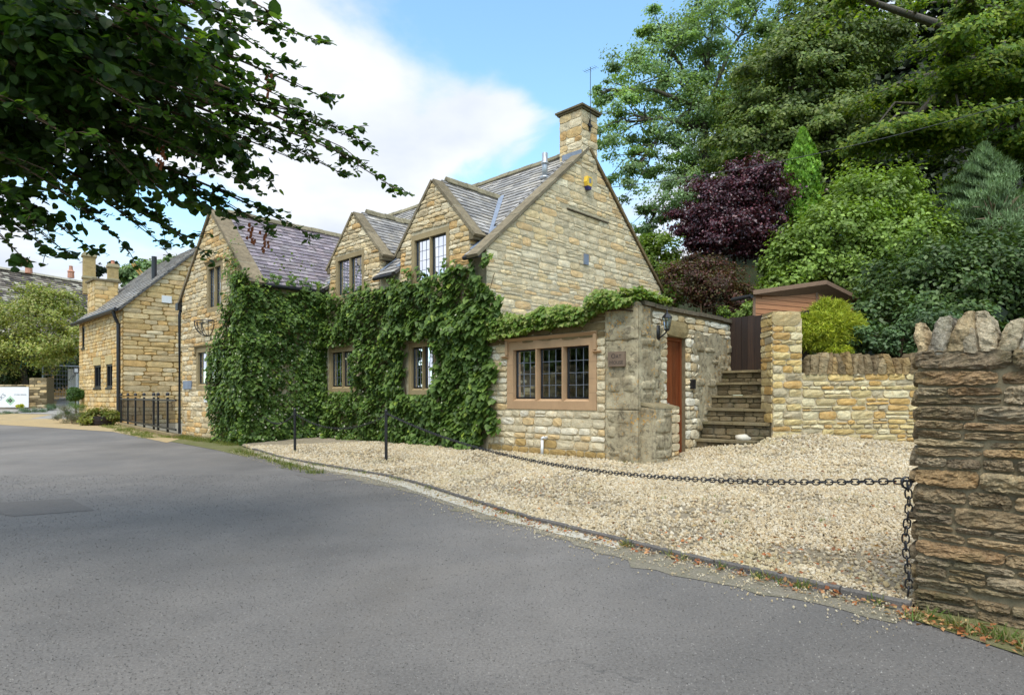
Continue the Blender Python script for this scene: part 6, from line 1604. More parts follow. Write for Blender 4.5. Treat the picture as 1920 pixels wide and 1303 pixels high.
def vine():
    # lighter vine along the top of the extension
    n = 4300; x = RNG.uniform(-.6, 3.15, n); f = RNG.random(n)
    prof = np.interp(x, [-.75, -.3, .3, 1.2, 2.2, 3.15], [.20, .30, .24, .20, .26, .40]); low = np.interp(x, [-.75, -.3, .1, 1.0, 2.2, 3.15], [2.98, 2.86, 2.74, 2.62, 2.58, 2.45])
    nz_ = np.array([mnoise.noise(Vector((float(a) * 2.6, 1.3, 0))) for a in x]); top = np.interp(x, [-.75, -.3, .5, 2, 3.15], [3.02, 3.12, 3.02, 3.02, 3.18]) + .14 * nz_
    z = low + .12 * nz_ + (top - low) * f; d = RNG.uniform(-.25, .12, n) + .16 * np.sin(f * math.pi) + .1 * nz_; d = np.where(z < ZX + .02, np.abs(d) + .02, d)
    P = FE.pts(x, z, d); N = np.tile(np.array([-B[0], -B[1], .9]), (n, 1)) + RNG.normal(0, .4, (n, 3)); T = np.array([-.2, -.3, -.9]) + RNG.normal(0, .5, (n, 3))
    n2 = 900; y = RNG.uniform(-.1, 1.0, n2); P2 = FX.pts(y, 2.98 + RNG.uniform(0, .2, n2) * (1 - y * .6), RNG.uniform(-.35, .1, n2)); P = np.vstack([P, P2]); N = np.vstack([N, np.array([.3, -.3, 1]) + RNG.normal(0, .4, (n2, 3))]); T = np.vstack([T, RNG.normal(size=(n2, 3))])
    m = len(P); C = shades([(.17, .26, .040), (.13, .22, .035), (.24, .30, .06), (.28, .31, .09)], m)
    t = thing('trailing_vine', 'yellow-green vine trailing along the top of the side extension', 'vine', H(1.2, -.1, 2.7))
    leaves_obj('foliage', P, N, T, .082 * RNG.uniform(.6, 1.25, m), C, M['leaf'], t, 'heart', singles=250)
    mb = MB()
    for k_ in range(4):
        pts = [H(s_, -.05 - random.uniform(0, .05), 2.82 + random.uniform(-.06, .1)) for s_ in np.linspace(3.0, -.6, 12)]; mb.tube(pts, .012, 5)
    mb.build('stems', M['twig'], t)
vine()

# ================================================================== overhanging lime tree, upper left
def lime():
    t = thing('overhanging_lime', 'dark leafy lime tree whose boughs hang over the road at the upper left', 'tree', (-7.6, 3.4, 0))
    rng = random.Random(11)
    trunk = MB(); trunk.tube([(-7.6, 3.4, -.1), (-7.5, 3.45, 1.2), (-7.3, 3.6, 3), (-7.0, 3.9, 5.5), (-6.6, 4.2, 8.5)], [.42, .34, .30, .24, .12], 12); trunk.build('trunk', M['bark'], t, True)
    wood = MB(); P = []; N = []; T = []; S = []
    tips = [(495, 15, 3.4), (440, 20, 3.6), (600, 78, 4.6), (520, 110, 4.8), (600, 180, 4.8), (545, 190, 4.6), (672, 262, 5.2), (650, 245, 5.2), (672, 300, 5.2), (735, 350, 5.6), (640, 325, 5.3), (555, 300, 5.1), (580, 440, 5.4), (500, 425, 5.3), (470, 350, 5.0),
            (430, 400, 5.2), (350, 445, 5.4), (300, 455, 5.6), (230, 455, 5.2), (160, 460, 5.0), (90, 468, 4.6), (40, 480, 4.4), (-40, 480, 4.4), (390, 300, 4.6), (330, 380, 4.8), (420, 200, 4.4), (380, 110, 4.0), (330, 40, 3.6), (260, 340, 4.4), (150, 380, 4.2), (60, 400, 4.0), (260, 200, 4.0), (120, 250, 3.8), (450, 270, 4.8), (505, 245, 5.0), (380, 470, 5.8), (120, 470, 5.6), (500, 330, 5.2)]
    def leaf_at(p, side, size):
        P.append(p); N.append((rng.gauss(0, .42), rng.gauss(-.25, .42), rng.gauss(.75, .3))); T.append((side[0] + rng.gauss(0, .35), side[1] + rng.gauss(0, .35), -.75 + rng.gauss(0, .3))); S.append(size * rng.uniform(.6, 1.2))
    def twig(p0, p1, dense=1.0, r=.008, size=.066):
        p0 = np.array(p0); p1 = np.array(p1); L = np.linalg.norm(p1 - p0); mid = (p0 + p1) / 2 + np.array([0, 0, .06 * L]) + np.array([rng.gauss(0, .03), rng.gauss(0, .03), 0]) * L
        wood.tube([p0, mid, p1], [r, r * .7, .002], 4, cap=False)
        d = (p1 - p0) / max(L, 1e-6); sd = np.cross(d, [0, 0, 1]); sd /= max(1e-6, np.linalg.norm(sd)); n = int(L / .027 * dense)
        for i in range(n):
            f = (i + rng.random()) / n; q = (1 - f) ** 2 * p0 + 2 * f * (1 - f) * mid + f * f * p1; s_ = 1 if i % 2 else -1
            leaf_at(q + np.array([rng.gauss(0, .012), rng.gauss(0, .012), rng.gauss(0, .012)]), sd * s_ * .9 + d * .4, size * (1.1 - .35 * f))
    for (u, v, Y) in tips:
        tip = at(u, v, Y); s0 = np.array([-6.9, 3.9 + rng.uniform(-.3, .6), rng.uniform(3.6, 7.0)])
        s0[2] = max(tip[2] * .6 + 2.0, s0[2] * .8); ctrl = (s0 + tip) / 2 + np.array([0, 0, .55 + rng.uniform(0, .4)])
        pts = [(1 - f) ** 2 * s0 + 2 * f * (1 - f) * ctrl + f * f * tip for f in np.linspace(0, 1, 14)]
        wood.tube(pts, [.032 * (1 - f) ** .8 + .003 for f in np.linspace(0, 1, 14)], 5, cap=False)
        for i in range(3, 14):
            p = pts[i]; f = i / 13; nt = 3 if f < .8 else 2
            for k in range(nt):
                d = (pts[min(i + 1, 13)] - pts[i - 1]); d = d / np.linalg.norm(d); side = np.array([rng.gauss(0, 1), rng.gauss(0, .8), rng.gauss(-.25, .45)]); side -= d * side.dot(d) * .6; side /= np.linalg.norm(side)
                Lt = (.55 - .38 * f) * rng.uniform(.6, 1.2); twig(p, p + (side * .75 + d * .6) * Lt, 1.5, .005)
            # short twig along the bough itself
        twig(pts[11], tip, 1.5, .006)
    # inner mass of the crown nearer the trunk
    blobs = [(-4.9, 5.2, 4.6, 1.5, 1.2, 1.1), (-3.6, 4.9, 4.0, 1.1, .9, .75), (-3.4, 4.4, 3.5, .9, .8, .55), (-4.4, 4.8, 3.4, 1.0, .8, .6), (-2.9, 4.6, 3.9, .8, .8, .45), (-5.5, 4, 6, 2.2, 2, 1.2), (-3.9, 3.4, 5.2, 1.6, 1.2, .8), (-3.0, 6.0, 4.4, 1.0, .9, .6), (-6.8, 2.6, 6.5, 2.4, 2.4, 1.6)] + [pblob(*q) for q in ((130, 70, 4.6, 220, 110), (60, 230, 4.8, 200, 120), (240, 190, 4.8, 160, 95), (330, 110, 4.4, 110, 80), (190, 320, 5.0, 160, 70), (370, 250, 5.0, 90, 60), (60, 390, 4.9, 110, 45), (320, 370, 5.2, 90, 45), (450, 300, 5.2, 55, 35))]
    Pc, Nc, Tc, Sc, Cc, cen = crown(blobs, 27000, .070, G_IVY, flat=.5, rc=.34, per=1.0, shell=.05, droop=.8)
    k = len(P); P = np.vstack([np.array(P), Pc]); N = np.vstack([np.array(N), Nc]); T = np.vstack([np.array(T), Tc]); S = np.concatenate([np.array(S), Sc])
    C = shades([(.036, .078, .013), (.046, .095, .016), (.028, .064, .012), (.065, .12, .020)], len(P)); yl = RNG.random(len(P)) < .03; C[yl] *= np.array([2.6, 2.0, 1.2])
    wood.build('branch', M['twig'], t, True)
    leaves_obj('foliage', P, N, T, S, C, M['leaf_lime'], t, 'round', singles=300)
    # hanging brown seed clusters
    mb = MB()
    for (u, v, Y) in ((468, 430, 5.2), (495, 445, 5.3), (300, 285, 4.6), (505, 150, 4.7)):
        c = at(u, v, Y); V = []
        for i in range(14): q = c + np.array([rng.gauss(0, .018), rng.gauss(0, .018), -.012 * i + .05]); mb.add([q, q + np.array([.02, 0, .006]), q + np.array([.012, .01, -.03]), q + np.array([-.008, .004, -.02])], [(0, 1, 2, 3)], (.22, .07, .03))
    mb.build('seed_cluster', M['dryleaf'], t, kind='stuff')
lime()

# ================================================================== left background
# annex cottage
AS, AT = 26.0, -1.1; AE, AR = 5.42, 8.85; ATR = 2.45; AL = 34.4; AD = 6.0
an_ = thing('annex_cottage', 'golden stone annex cottage with black downpipe beyond the railings', 'house', H(AS, AT, 0))
FAf = face_front(AT); FAg = face_side(AS)
AW = [(27.7, 28.75, 1.72, 2.84), (29.8, 31.1, 1.72, 2.86)]
AW3 = (33.2, 33.75, 3.9, 5.1)
wall('wall', FAf, [(AS, -.1), (AL, -.1), (AL, AE), (AS, AE)], [AW[0], AW[1], AW3], .4, an_, srgb(190, 156, 98, .6))
def ga_(z):
    if z <= AE: return AT, AD
    f = min(1, (z - AE) / (AR - AE)); return AT + (ATR - AT) * f, AD + (ATR - AD) * f
wall('wall', FAg, [(AT, -.1), (AD, -.1), (AD, AE), (ATR, AR), (AT, AE)], [], .4, an_, srgb(190, 156, 98, .6), d1=-.002)
ai = stones(FAf, rubble(AS, AL, 0, AE, (.14, .26), (.3, .7), AW + [AW3], None, .02, wob=.004), P_ANNEX, .02, (3, 3), .004)
ai += stones(FAg, rubble(AT, 3.0, 0, AR - .6, (.16, .32), (.3, .9), [], ga_, .02), P_ANNEX + P_GABLE[:3], .02, (3, 3), .006)
pieces('stone', ai, M['stone_far'], an_, 300)
for w in AW + [AW3]:
    V, Fc = slab(FAf, rect(*w), [rect(w[0] + .09, w[1] - .09, w[2] + .09, w[3] - .09)], -.2, -.02); wo = mesh_obj('window', V, Fc, M['darkframe'], an_)
    xm = (w[0] + w[1]) / 2; zm = (w[2] + w[3]) / 2
    mb = MB(); mb.fbox(FAf, xm - .035, xm + .035, w[2] + .09, w[3] - .09, -.15, -.04); mb.build('glazing_bar', M['darkframe'], wo)
    for a, b in ((w[0] + .09, xm - .035), (xm + .035, w[1] - .09)):
        for c_, d_ in ((w[2] + .09, zm), (zm + .02, w[3] - .09)): mb = MB(); mb.fbox(FAf, a, b, c_, d_, -.12, -.11); mb.build('glass_pane', M['glass'], wo)
    mb = MB(); mb.fbox(FAf, w[0] - .05, w[1] + .05, w[2] - .08, w[2], -.1, .06); mb.build('sill', M['darkframe'], wo)
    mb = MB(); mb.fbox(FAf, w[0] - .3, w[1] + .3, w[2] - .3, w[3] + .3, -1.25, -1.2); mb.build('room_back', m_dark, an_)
    if w is not AW3: mb = MB(); mb.fbox(FAf, w[0] - .1, w[1] + .1, w[3] + .004, w[3] + .42, -.05, .045, srgb(222, 200, 146, .66)); mb.build('lintel', M['dressed'], an_)
ORGH = house
def an_roof():
    kk = (AR - AE) / (ATR - AT); o_ = .25
    dv = np.array(H(0, ATR, AR)) - np.array(H(0, AT, AE)); Ls = np.linalg.norm(dv); dv /= Ls; nr = np.cross(dv, A3); nr = nr if nr[2] > 0 else -nr
    O = H(AS - .12, AT, AE) - dv * o_ + Z3 * .06
    it = slates(O, A3, dv, nr, Ls + o_, lambda y: (0, AL - AS + .6), .26, (.3, .55), P_SL, .03)
    pieces('slate', it, M['slate'], an_, 250)
    V = [O - Z3 * .02, O + A3 * (AL - AS + .6) - Z3 * .02, O + A3 * (AL - AS + .6) + dv * (Ls + o_), O + dv * (Ls + o_)]; V += [p - Z3 * .09 for p in V]
    mesh_obj('roof', V, [(0, 1, 2, 3), (7, 6, 5, 4), (0, 4, 5, 1), (1, 5, 6, 2), (2, 6, 7, 3), (3, 7, 4, 0)], M['slate'], an_, np.array((.1, .095, .09)))
    V = [H(AS, ATR, AR + .05), H(AL, ATR, AR + .05), H(AL, AD + .2, AE), H(AS, AD + .2, AE)]; V = [np.array(p) for p in V]; V += [p - Z3 * .09 for p in V]
    mesh_obj('roof', V, [(0, 1, 2, 3), (7, 6, 5, 4), (0, 4, 5, 1), (1, 5, 6, 2), (2, 6, 7, 3), (3, 7, 4, 0)], M['slate'], an_, np.array((.1, .095, .09)))
    mb = MB(); mb.tube([H(AS - .1, AT - .3, AE - .16), H(AL + .3, AT - .3, AE - .16)], .08, 8); mb.build('gutter', M['black'], an_)
    mb = MB(); mb.tube([H(AS + .3, AT - .3, AE - .2), H(AS + .3, AT - .25, AE - .45), H(AS + .3, AT - .10, AE - .8), H(AS + .3, AT - .10, .1)], .075, 8); mb.build('downpipe', M['black'], an_)
    cst = stones(face_side(32.7), rubble(-.75, .35, 5.6, 7.55, (.2, .35), (.3, .6), [], None, .02), P_ANNEX, .02, (3, 3)) + stones(face_front(-.75), rubble(32.7, 34.2, 5.6, 7.55, (.2, .35), (.3, .6), [], None, .02), P_ANNEX, .02, (3, 3))
    for V, Fc, cc in cst: mesh_obj('quoin_stone', V, Fc, M['stone_far'], an_, cc)
    # tall stack at the far end
    mb = MB(); sa_, sb_, ta_, tb_ = 32.7, 34.2, -.75, .35; mb.hexa([H(sa_, ta_, 4.6), H(sb_, ta_, 4.6), H(sb_, tb_, 4.6), H(sa_, tb_, 4.6), H(sa_, ta_, 7.55), H(sb_, ta_, 7.55), H(sb_, tb_, 7.55), H(sa_, tb_, 7.55)], srgb(212, 184, 128, .64)); st_ = mb.build('chimney', M['stone_far'], an_)
    mb = MB(); mb.hexa([H(sa_ - .1, ta_ - .1, 7.55), H(sb_ + .1, ta_ - .1, 7.55), H(sb_ + .1, tb_ + .1, 7.55), H(sa_ - .1, tb_ + .1, 7.55), H(sa_ - .1, ta_ - .1, 7.66), H(sb_ + .1, ta_ - .1, 7.66), H(sb_ + .1, tb_ + .1, 7.66), H(sa_ - .1, tb_ + .1, 7.66)], srgb(150, 136, 108, .58)); mb.build('chimney_cap', M['coping'], st_)
    # dark flue on the slope
    f0 = H(27.2, .55, AE + kk * 1.65); mb = MB(); mb.tube([f0, f0 + Z3 * 1.15], .12, 10); mb.build('flue_pipe', M['black'], an_)
    mb = MB(); mb.fbox(FAg, .52, .95, 5.78, 6.12, .0, .05, (.6, .6, .58)); mb.build('vent', M['white'], an_)
an_roof()
# railings between the annex and the wing
rl = thing('iron_railings', 'black iron railings between the annex and the left wing', 'railings', (-14, 23.5, 0))
r0 = np.array([-17.4, 27.2]); r1 = np.array([-10.45, 19.0]); Lr = np.linalg.norm(r1 - r0); dr2 = (r1 - r0) / Lr; FRl = Frame(r0, dr2, (dr2[1], -dr2[0]))
mb = MB(); mb.fbox(FRl, 0, Lr, -.05, .12, -.12, .12, srgb(180, 160, 120, .6)); mb.build('plinth', M['stone_far'], rl)
for f in (0, .17, .34, .51, .68, .75, .89):
    x = f * Lr; mb = MB(); mb.fbox(FRl, x - .033, x + .033, .12, 1.26, -.033, .033); mb.lathe([(.06, 1.30), (.05, 1.34), (.06, 1.38), (.01, 1.43)], FRl.p(x, 0), 8); mb.build('post', M['black'], rl)
for z in (.22, 1.14): mb = MB(); mb.fbox(FRl, 0, Lr, z, z + .06, -.025, .025); mb.build('rail', M['black'], rl)
x = .12
while x < Lr:
    mb = MB(); mb.fbox(FRl, x - .007, x + .007, .24, 1.16, -.007, .007); mb.build('bar', M['black'], rl); x += .15
sheet('yard', [(-17.3, 27.5), (-10.5, 19.4), (-8.5, 21.5), (-14.5, 30)], .03, 1., M['dirt'])
# back wall of the yard
# barn with the big stone-tiled roof
bn = thing('stone_barn', 'long barn with a lichened stone tile roof and pale ridge behind the left tree', 'barn', (-42, 58, 0))
bL = np.array([-48.5, 42.0]); bR = np.array([-37.5, 70.0]); bd_ = (bR - bL) / np.linalg.norm(bR - bL); bn_ = np.array([bd_[1], -bd_[0]]); Lb = np.linalg.norm(bR - bL)
RZ = 12.25; run = 7.5; EZ = 5.2
rO = np.array([*(bL + bn_ * run), EZ]); dv = np.array([*(-bn_ * run), RZ - EZ]); Ls = np.linalg.norm(dv); dv /= Ls; ex = np.array([*bd_, 0]); nr = np.cross(ex, dv); nr = nr if nr[2] > 0 else -nr
P_BT = [srgb(158, 146, 132, .6), srgb(130, 118, 106, .55), srgb(180, 168, 150, .65), srgb(112, 102, 94, .5), srgb(206, 198, 178, .66), srgb(142, 130, 116, .56), srgb(120, 110, 100, .5)]
it = slates(rO, ex, dv, nr, Ls, lambda y: (0, Lb), .30, (.3, .7), P_BT, .045)
pieces('stone_tile', it, M['tile_far'], bn, 300)
V = [rO, rO + ex * Lb, rO + ex * Lb + dv * Ls, rO + dv * Ls]; V += [p - Z3 * .15 for p in V]; mesh_obj('roof', V, [(0, 1, 2, 3), (7, 6, 5, 4), (0, 4, 5, 1), (1, 5, 6, 2), (2, 6, 7, 3), (3, 7, 4, 0)], M['tile_far'], bn, np.array((.1, .09, .08)))
V = [rO + dv * Ls, rO + ex * Lb + dv * Ls, rO + ex * Lb + dv * Ls + np.array([*(-bn_ * run), -(RZ - EZ)]), rO + dv * Ls + np.array([*(-bn_ * run), -(RZ - EZ)])]; V += [p - Z3 * .15 for p in V]; mesh_obj('roof', V, [(0, 1, 2, 3), (7, 6, 5, 4), (0, 4, 5, 1), (1, 5, 6, 2), (2, 6, 7, 3), (3, 7, 4, 0)], M['tile_far'], bn, np.array((.1, .09, .08)))
FB = Frame(bL + bn_ * (run - .4), bd_, bn_); wall('wall', FB, rect(.2, Lb - .2, -.2, EZ + .3), [], 13.5, bn, srgb(190, 160, 106, .6), M['stone_far'])
for i in range(40):
    a = rO + dv * Ls + ex * (Lb * i / 40 + .02); b = rO + dv * Ls + ex * (Lb * (i + 1) / 40 - .02); mb = MB(); nb_ = np.array([*bn_, 0]) * .28
    sagz = -.25 * math.sin(math.pi * (i + .5) / 40)
    mb.hexa([a - nb_, b - nb_, b + nb_, a + nb_, a - nb_ * .6 + Z3 * .2, b - nb_ * .6 + Z3 * .2, b + nb_ * .6 + Z3 * .2, a + nb_ * .6 + Z3 * .2], np.array(srgb(214, 206, 184, .62)) * random.uniform(.85, 1.1)); mb.build('ridge_tile', M['dressed'], bn)
def far_chimney(u0, u1, v0, v1, Y, label, pots=1, cap=(205, 190, 150)):
    a = at(u0, v0, Y); b = at(u1, v1, Y); w = b[0] - a[0]; cx = (a[0] + b[0]) / 2; col = srgb(214, 186, 130, .64)
    mb = MB(); mb.box((cx, Y, (a[2] + b[2]) / 2 - .6), (w * .86, w * .86, a[2] - b[2] + 1.2), .7, col); ch = mb.build('chimney', M['stone_far'], bn)
    mb = MB(); mb.box((cx, Y, a[2] + .0), (w * 1.06, w * 1.06, .22), .7, srgb(*cap, .62)); mb.box((cx, Y, a[2] + .18), (w * .86, w * .86, .16), .7, srgb(*cap, .62)); mb.box((cx, Y, b[2] + .3), (w * 1.0, w * 1.0, .2), .7, srgb(*cap, .62)); mb.build('chimney_cap', M['dressed'], ch)
    for k_ in range(pots):
        mb = MB(); mb.lathe([(.2, .2), (.16, .6), (.2, .65), (.15, .7)], (cx, Y, a[2]), 10, (.5, .22, .14)); mb.build('chimney_pot', M['dressed'], ch)
far_chimney(156, 178, 480, 527, 56, '', 0); far_chimney(202, 221, 500, 530, 66, '', 1); 
for (u, v, Y) in ((54, 496, 50.5), (133, 506, 55)):
    c = at(u, v, Y); mb = MB(); mb.lathe([(.26, -.7), (.24, -.2), (.30, -.15), (.16, .0), (.13, .3), (.17, .34), (.12, .38)], c, 10, (.5, .25, .17)); mb.build('chimney_pot', M['dressed'], bn)
# low wall with sign board on the left
FLw = Frame((-60, 41.0), (.995, -.03), (-.03, -1))
lw_ = thing('boundary_wall', 'mossy rubble boundary wall with a wide end pier behind the white board', 'wall', (-33, 40, .4))
xr = float(at(90, 742, 40.0)[0]) + 60; 
wall('wall_core', FLw, rect(8, xr - 1.2, .2, 2.05), [], .5, lw_, srgb(150, 134, 100, .5)); wall('wall_core', FLw, rect(xr - 1.2, xr, .2, 2.5), [], .6, lw_, srgb(150, 134, 100, .5))
li = stones(FLw, rubble(22, xr - 1.2, .4, 2.05, (.09, .17), (.25, .6), [], None, .015), P_STEP + P_HOUSE[2:4], .03, (3, 3)); li += stones(FLw, rubble(xr - 1.2, xr, .4, 2.5, (.12, .22), (.25, .6), [], None, .015), P_STEP + P_HOUSE[:4], .03, (3, 3))
pieces('stone', li, M['stone_far'], lw_, 300)
def board(label, c, w, h, F, txt):
    t = thing('sign_board', label, 'sign', c); bx_ = np.array(c)
    FBd = Frame(c[:2], F[0], F[1])
    mb = MB(); mb.fbox(FBd, -w / 2, w / 2, c[2] - h / 2, c[2] + h / 2, -.03, 0); mb.build('panel', M['white'], t)
    def dia(x, z, r, col):
        m = MB(); V = [FBd.p(x - r, z, .006), FBd.p(x, z - r, .006), FBd.p(x + r, z, .006), FBd.p(x, z + r, .006)]; V += [FBd.p(x - r, z, .001), FBd.p(x, z - r, .001), FBd.p(x + r, z, .001), FBd.p(x, z + r, .001)]
        m.add(V, [(0, 1, 2, 3), (0, 4, 5, 1), (1, 5, 6, 2), (2, 6, 7, 3), (3, 7, 4, 0)]); m.build('logo_diamond', m_plain('logo_green', col, .5, .3, 0, .02), t)
    return t, FBd, dia
m_logo = m_plain('logo_grey_letter', (.12, .13, .16), .5, .3, 0, .02)
c = at(20, 744, 39.3); t, FBd, dia = board('wide white printed board with diamond logo leaning on the boundary wall', c, 2.3, 1.30, ((1, 0), (0, -1)), '')
text_mesh('ORKS', .34, FBd, -.62, c[2] - .2, .003, m_logo, 'lettering', t, False, rot=.75); text_mesh('STONE DESIGN', .11, FBd, .62, c[2] + .12, .003, m_logo, 'lettering', t, False)
for dx, dz, cc in ((0, 0, (.55, .66, .52)), (-.16, 0, (.2, .36, .2)), (.16, 0, (.3, .45, .28)), (0, .16, (.4, .55, .38)), (0, -.16, (.4, .55, .38))): dia(-.02 + dx, c[2] - .22 + dz, .15, cc)
c = at(143, 711, 45); t, FBd, dia = board('white printed board on the temporary fence beside the annex corner', c, 1.25, 1.55, ((1, 0), (0, -1)), '')
text_mesh('YORK', .3, FBd, -.2, c[2] + .1, .003, m_logo, 'lettering', t, False, rot=.8)
for dz in (.25, -.1, -.45): dia(.32, c[2] + dz, .16, (.45, .6, .45))
# post with small black sign
c = at(145, 760, 36.5); t = thing('post_sign', 'small black square sign on a slim pole in front of the white fence board', 'sign', c)
tp_ = at(145, 694, 36.5); mb = MB(); mb.tube([c, tp_], .04, 6); mb.build('pole', M['steel'], t); mb = MB(); mb.box((tp_[0], tp_[1] - .06, tp_[2]), (.34, .05, .34)); mb.build('plate', M['black'], t); mb = MB(); mb.box((tp_[0], tp_[1] - .09, tp_[2]), (.2, .01, .22)); mb.build('symbol', M['steel'], t)
# temporary fence
c0 = at(80, 725, 43); c1 = at(156, 725, 45.5); t = thing('temporary_fence', 'galvanised mesh temporary fence panel with rounded corner beside the pier', 'fence', c0)
zt_ = 3.45; zb_ = .9; dd_ = (c1 - c0); dd_[2] = 0; Lf = np.linalg.norm(dd_); dd_ /= Lf
def fp_(x, z): return (c0[0] + dd_[0] * x, c0[1] + dd_[1] * x, z)
mb = MB(); mb.tube([fp_(0, zb_), fp_(0, zt_ - .15), fp_(.04, zt_ - .04), fp_(.16, zt_), fp_(Lf, zt_ + .05)], .045, 6); mb.build('frame', M['steel'], t)
for k_ in range(14): mb = MB(); mb.tube([fp_(.15 + k_ * Lf / 14, zb_), fp_(.15 + k_ * Lf / 14, zt_)], .009, 4); mb.build('wire', M['steel'], t)
for k_ in range(8): mb = MB(); mb.tube([fp_(0, zb_ + .1 + k_ * .3), fp_(Lf, zb_ + .1 + k_ * .3)], .009, 4); mb.build('wire', M['steel'], t)
# green ladder frame by the hedge
t = thing('ladder', 'green metal ladder frame poking out of the hedge under the left tree', 'ladder', at(48, 700, 43))
for a, b in (((26, 650), (30, 664)), ((40, 652), (50, 684)), ((44, 654), (38, 690))): mb = MB(); mb.tube([at(*a, 43), at(*b, 43)], .05, 6); mb.build('pole', m_plain('teal_paint', (.08, .3, .28), .5), t)
G_OL = [(0.234, 0.27, 0.054), (0.306, 0.324, 0.081), (0.18, 0.234, 0.045), (0.36, 0.342, 0.108)]
tree('orchard_tree', 'pale olive-green spreading tree in front of the barn roof', 'tree', tuple(map(float, at(50, 745, 44))), [pblob(60, 590, 42, 95, 55), pblob(125, 620, 41, 45, 50), pblob(20, 640, 42, 60, 60), pblob(85, 650, 41.5, 70, 45), pblob(-60, 610, 43, 80, 70), pblob(100, 570, 43, 60, 34)], 24000, .17, G_OL, .25, nb=8, flat=.5, rc=.34, per=.9, shell=.3)
shrub('clipped_hedge', 'dark green hedge behind the boundary wall under the left tree', [pblob(15, 690, 44, 60, 30), pblob(90, 695, 46.5, 70, 36), pblob(-60, 690, 44, 60, 30), pblob(150, 690, 48, 50, 40)], 14000, .2, [(.035, .06, .015), (.05, .08, .02)], 'hedge', shell=.4)
shrub('yellow_bush', 'yellow-green bush at the left edge above the hedge', [pblob(5, 655, 43, 28, 18)], 1500, .2, G_LIM)
# planting beside the annex
def gb2(u, v, Y, ru, rv): return pblob(u, v, Y, ru, rv)
shrub('lavender_clump', 'grey-purple lavender clump left of the golden bush by the annex', [pblob(122, 778, 29, 18, 18), pblob(150, 785, 28.2, 16, 16)], 4200, .10, [(.16, .15, .10), (.12, .15, .07), (.18, .15, .14)], kind='blade', droop=-.8)
shrub('green_clump', 'fresh green clump at the foot of the annex wall', [pblob(140, 770, 29.5, 26, 20), pblob(160, 778, 29, 18, 18)], 4500, .10, [(.09, .16, .03), (.12, .19, .04)], kind='blade', droop=-.8)
shrub('golden_bush', 'golden green rounded bush spilling over a dark tub by the annex', [pblob(188, 783, 27.2, 34, 15), pblob(170, 788, 27, 18, 13), pblob(205, 782, 27.2, 18, 13)], 6500, .085, [(.22, .25, .03), (.16, .20, .03), (.25, .22, .05)])
c = at(192, 803, 27); t = thing('barrel_tub', 'dark wooden half-barrel tub holding the golden bush', 'planter', (c[0], c[1], 0)); mb = MB(); mb.lathe([(.30, .0), (.36, .2), (.36, .42), (.32, .42), (.3, .3)], (c[0], c[1], 0), 14, (.6, .6, .6)); mb.build('staves', M['gate'], t)
for z_ in (.1, .32): mb = MB(); mb.lathe([(.352, z_), (.365, z_ + .02), (.365, z_ + .04)], (c[0], c[1], 0), 14); mb.build('hoop', M['black'], t)
c = at(143, 765, 33); tree('topiary_ball', 'small clipped topiary ball on a stem at the annex corner', 'topiary', (c[0], c[1], .2), [pblob(141, 738, 33, 13, 11)], 7000, .09, [(.05, .11, .02), (.07, .14, .025)], .05, nb=3, shell=.6, part=('stem', 'foliage'))
shrub('grey_border_plants', 'grey-green border plants under the boundary wall', [pblob(60, 770, 37.5, 30, 5), pblob(95, 764, 38.5, 20, 5), pblob(10, 777, 36.5, 30, 4)], 5000, .13, [(.12, .19, .12), (.16, .22, .16), (.08, .13, .04)], kind='blade', droop=-.9)
shrub('yellow_flowers', 'small clump of yellow flowers at the foot of the wide white board', [pblob(36, 760, 38.4, 8, 3)], 500, .1, [(.6, .55, .03), (.4, .45, .03)])
# far hill trees and poles
for (u, v, Y, ru, rv, lab) in ((245, 515, 150, 22, 22, 'rounded bright green tree far behind the barn ridge, left of the poles'), (285, 508, 160, 34, 22, 'broad green tree far behind the annex roof, right of the poles'), (325, 500, 170, 24, 20, 'hazy green tree far away beside the wing gable')):
    c = at(u, v, Y); tree('distant_tree', lab, 'tree', (c[0], Y, 0), [pblob(u, v, Y, ru, rv), pblob(u + 10, v + 14, Y, ru, rv)], 7000, .8, [(.18, .27, .10), (.14, .22, .09), (.21, .28, .12)], .5, group='distant trees on the hill', nb=3, shell=.5)
for (u, v, Y, ru, rv, lab) in ((186, 502, 140, 12, 8, 'small dark pine silhouette left of the farther chimney'), (212, 497, 145, 10, 6, 'small dark pine silhouette right of the farther chimney')):
    c = at(u, v, Y); tree('distant_pine', lab, 'tree', (c[0], Y, 0), [pblob(u, v, Y, ru, rv), pblob(u - 5, v + 10, Y, ru * .6, rv * .7)], 1400, .6, [(.03, .05, .03)], .3, group='distant pines on the skyline', nb=4, shell=.2)
for a, b, lab in (((247, 494), (270, 524), 'left one of two bare timber poles leaning behind the barn ridge'), ((252, 494), (276, 523), 'right one of two bare timber poles leaning behind the barn ridge')):
    pa, pb = at(*a, 72), at(*b, 72); mb = MB(); mb.tube([pb, pa], .1, 6, srgb(200, 160, 90, .6)); o = mb.build('timber_pole', M['dressed'], None, loc=pb); tag(o, lab, 'pole', 'bare timber poles')
# distant hill line
sheet('distant_hill', [(-260, 150), (-20, 190), (60, 260), (60, 500), (-400, 500)], lambda X, Y: -.03 + 24 * sm((Y - 160) / 160) * sm((20 - X) / 60), 14, M['lawn'])
# overhead cables on the right
for (a, b, lab) in (((1140, 352, 19), (1990, 165, 17), 'thin overhead cable crossing in front of the dark beech, the upper one'), ((1520, 345, 22), (1990, 195, 18), 'thin overhead cable crossing in front of the dark beech, the lower one')):
    pa, pb = at(*a), at(*b); mb = MB(); mb.tube(sag(pa, pb, .35, 24), .011, 5); o = mb.build('overhead_cable', M['black'], None, loc=pa); tag(o, lab, 'cable', 'overhead cables')

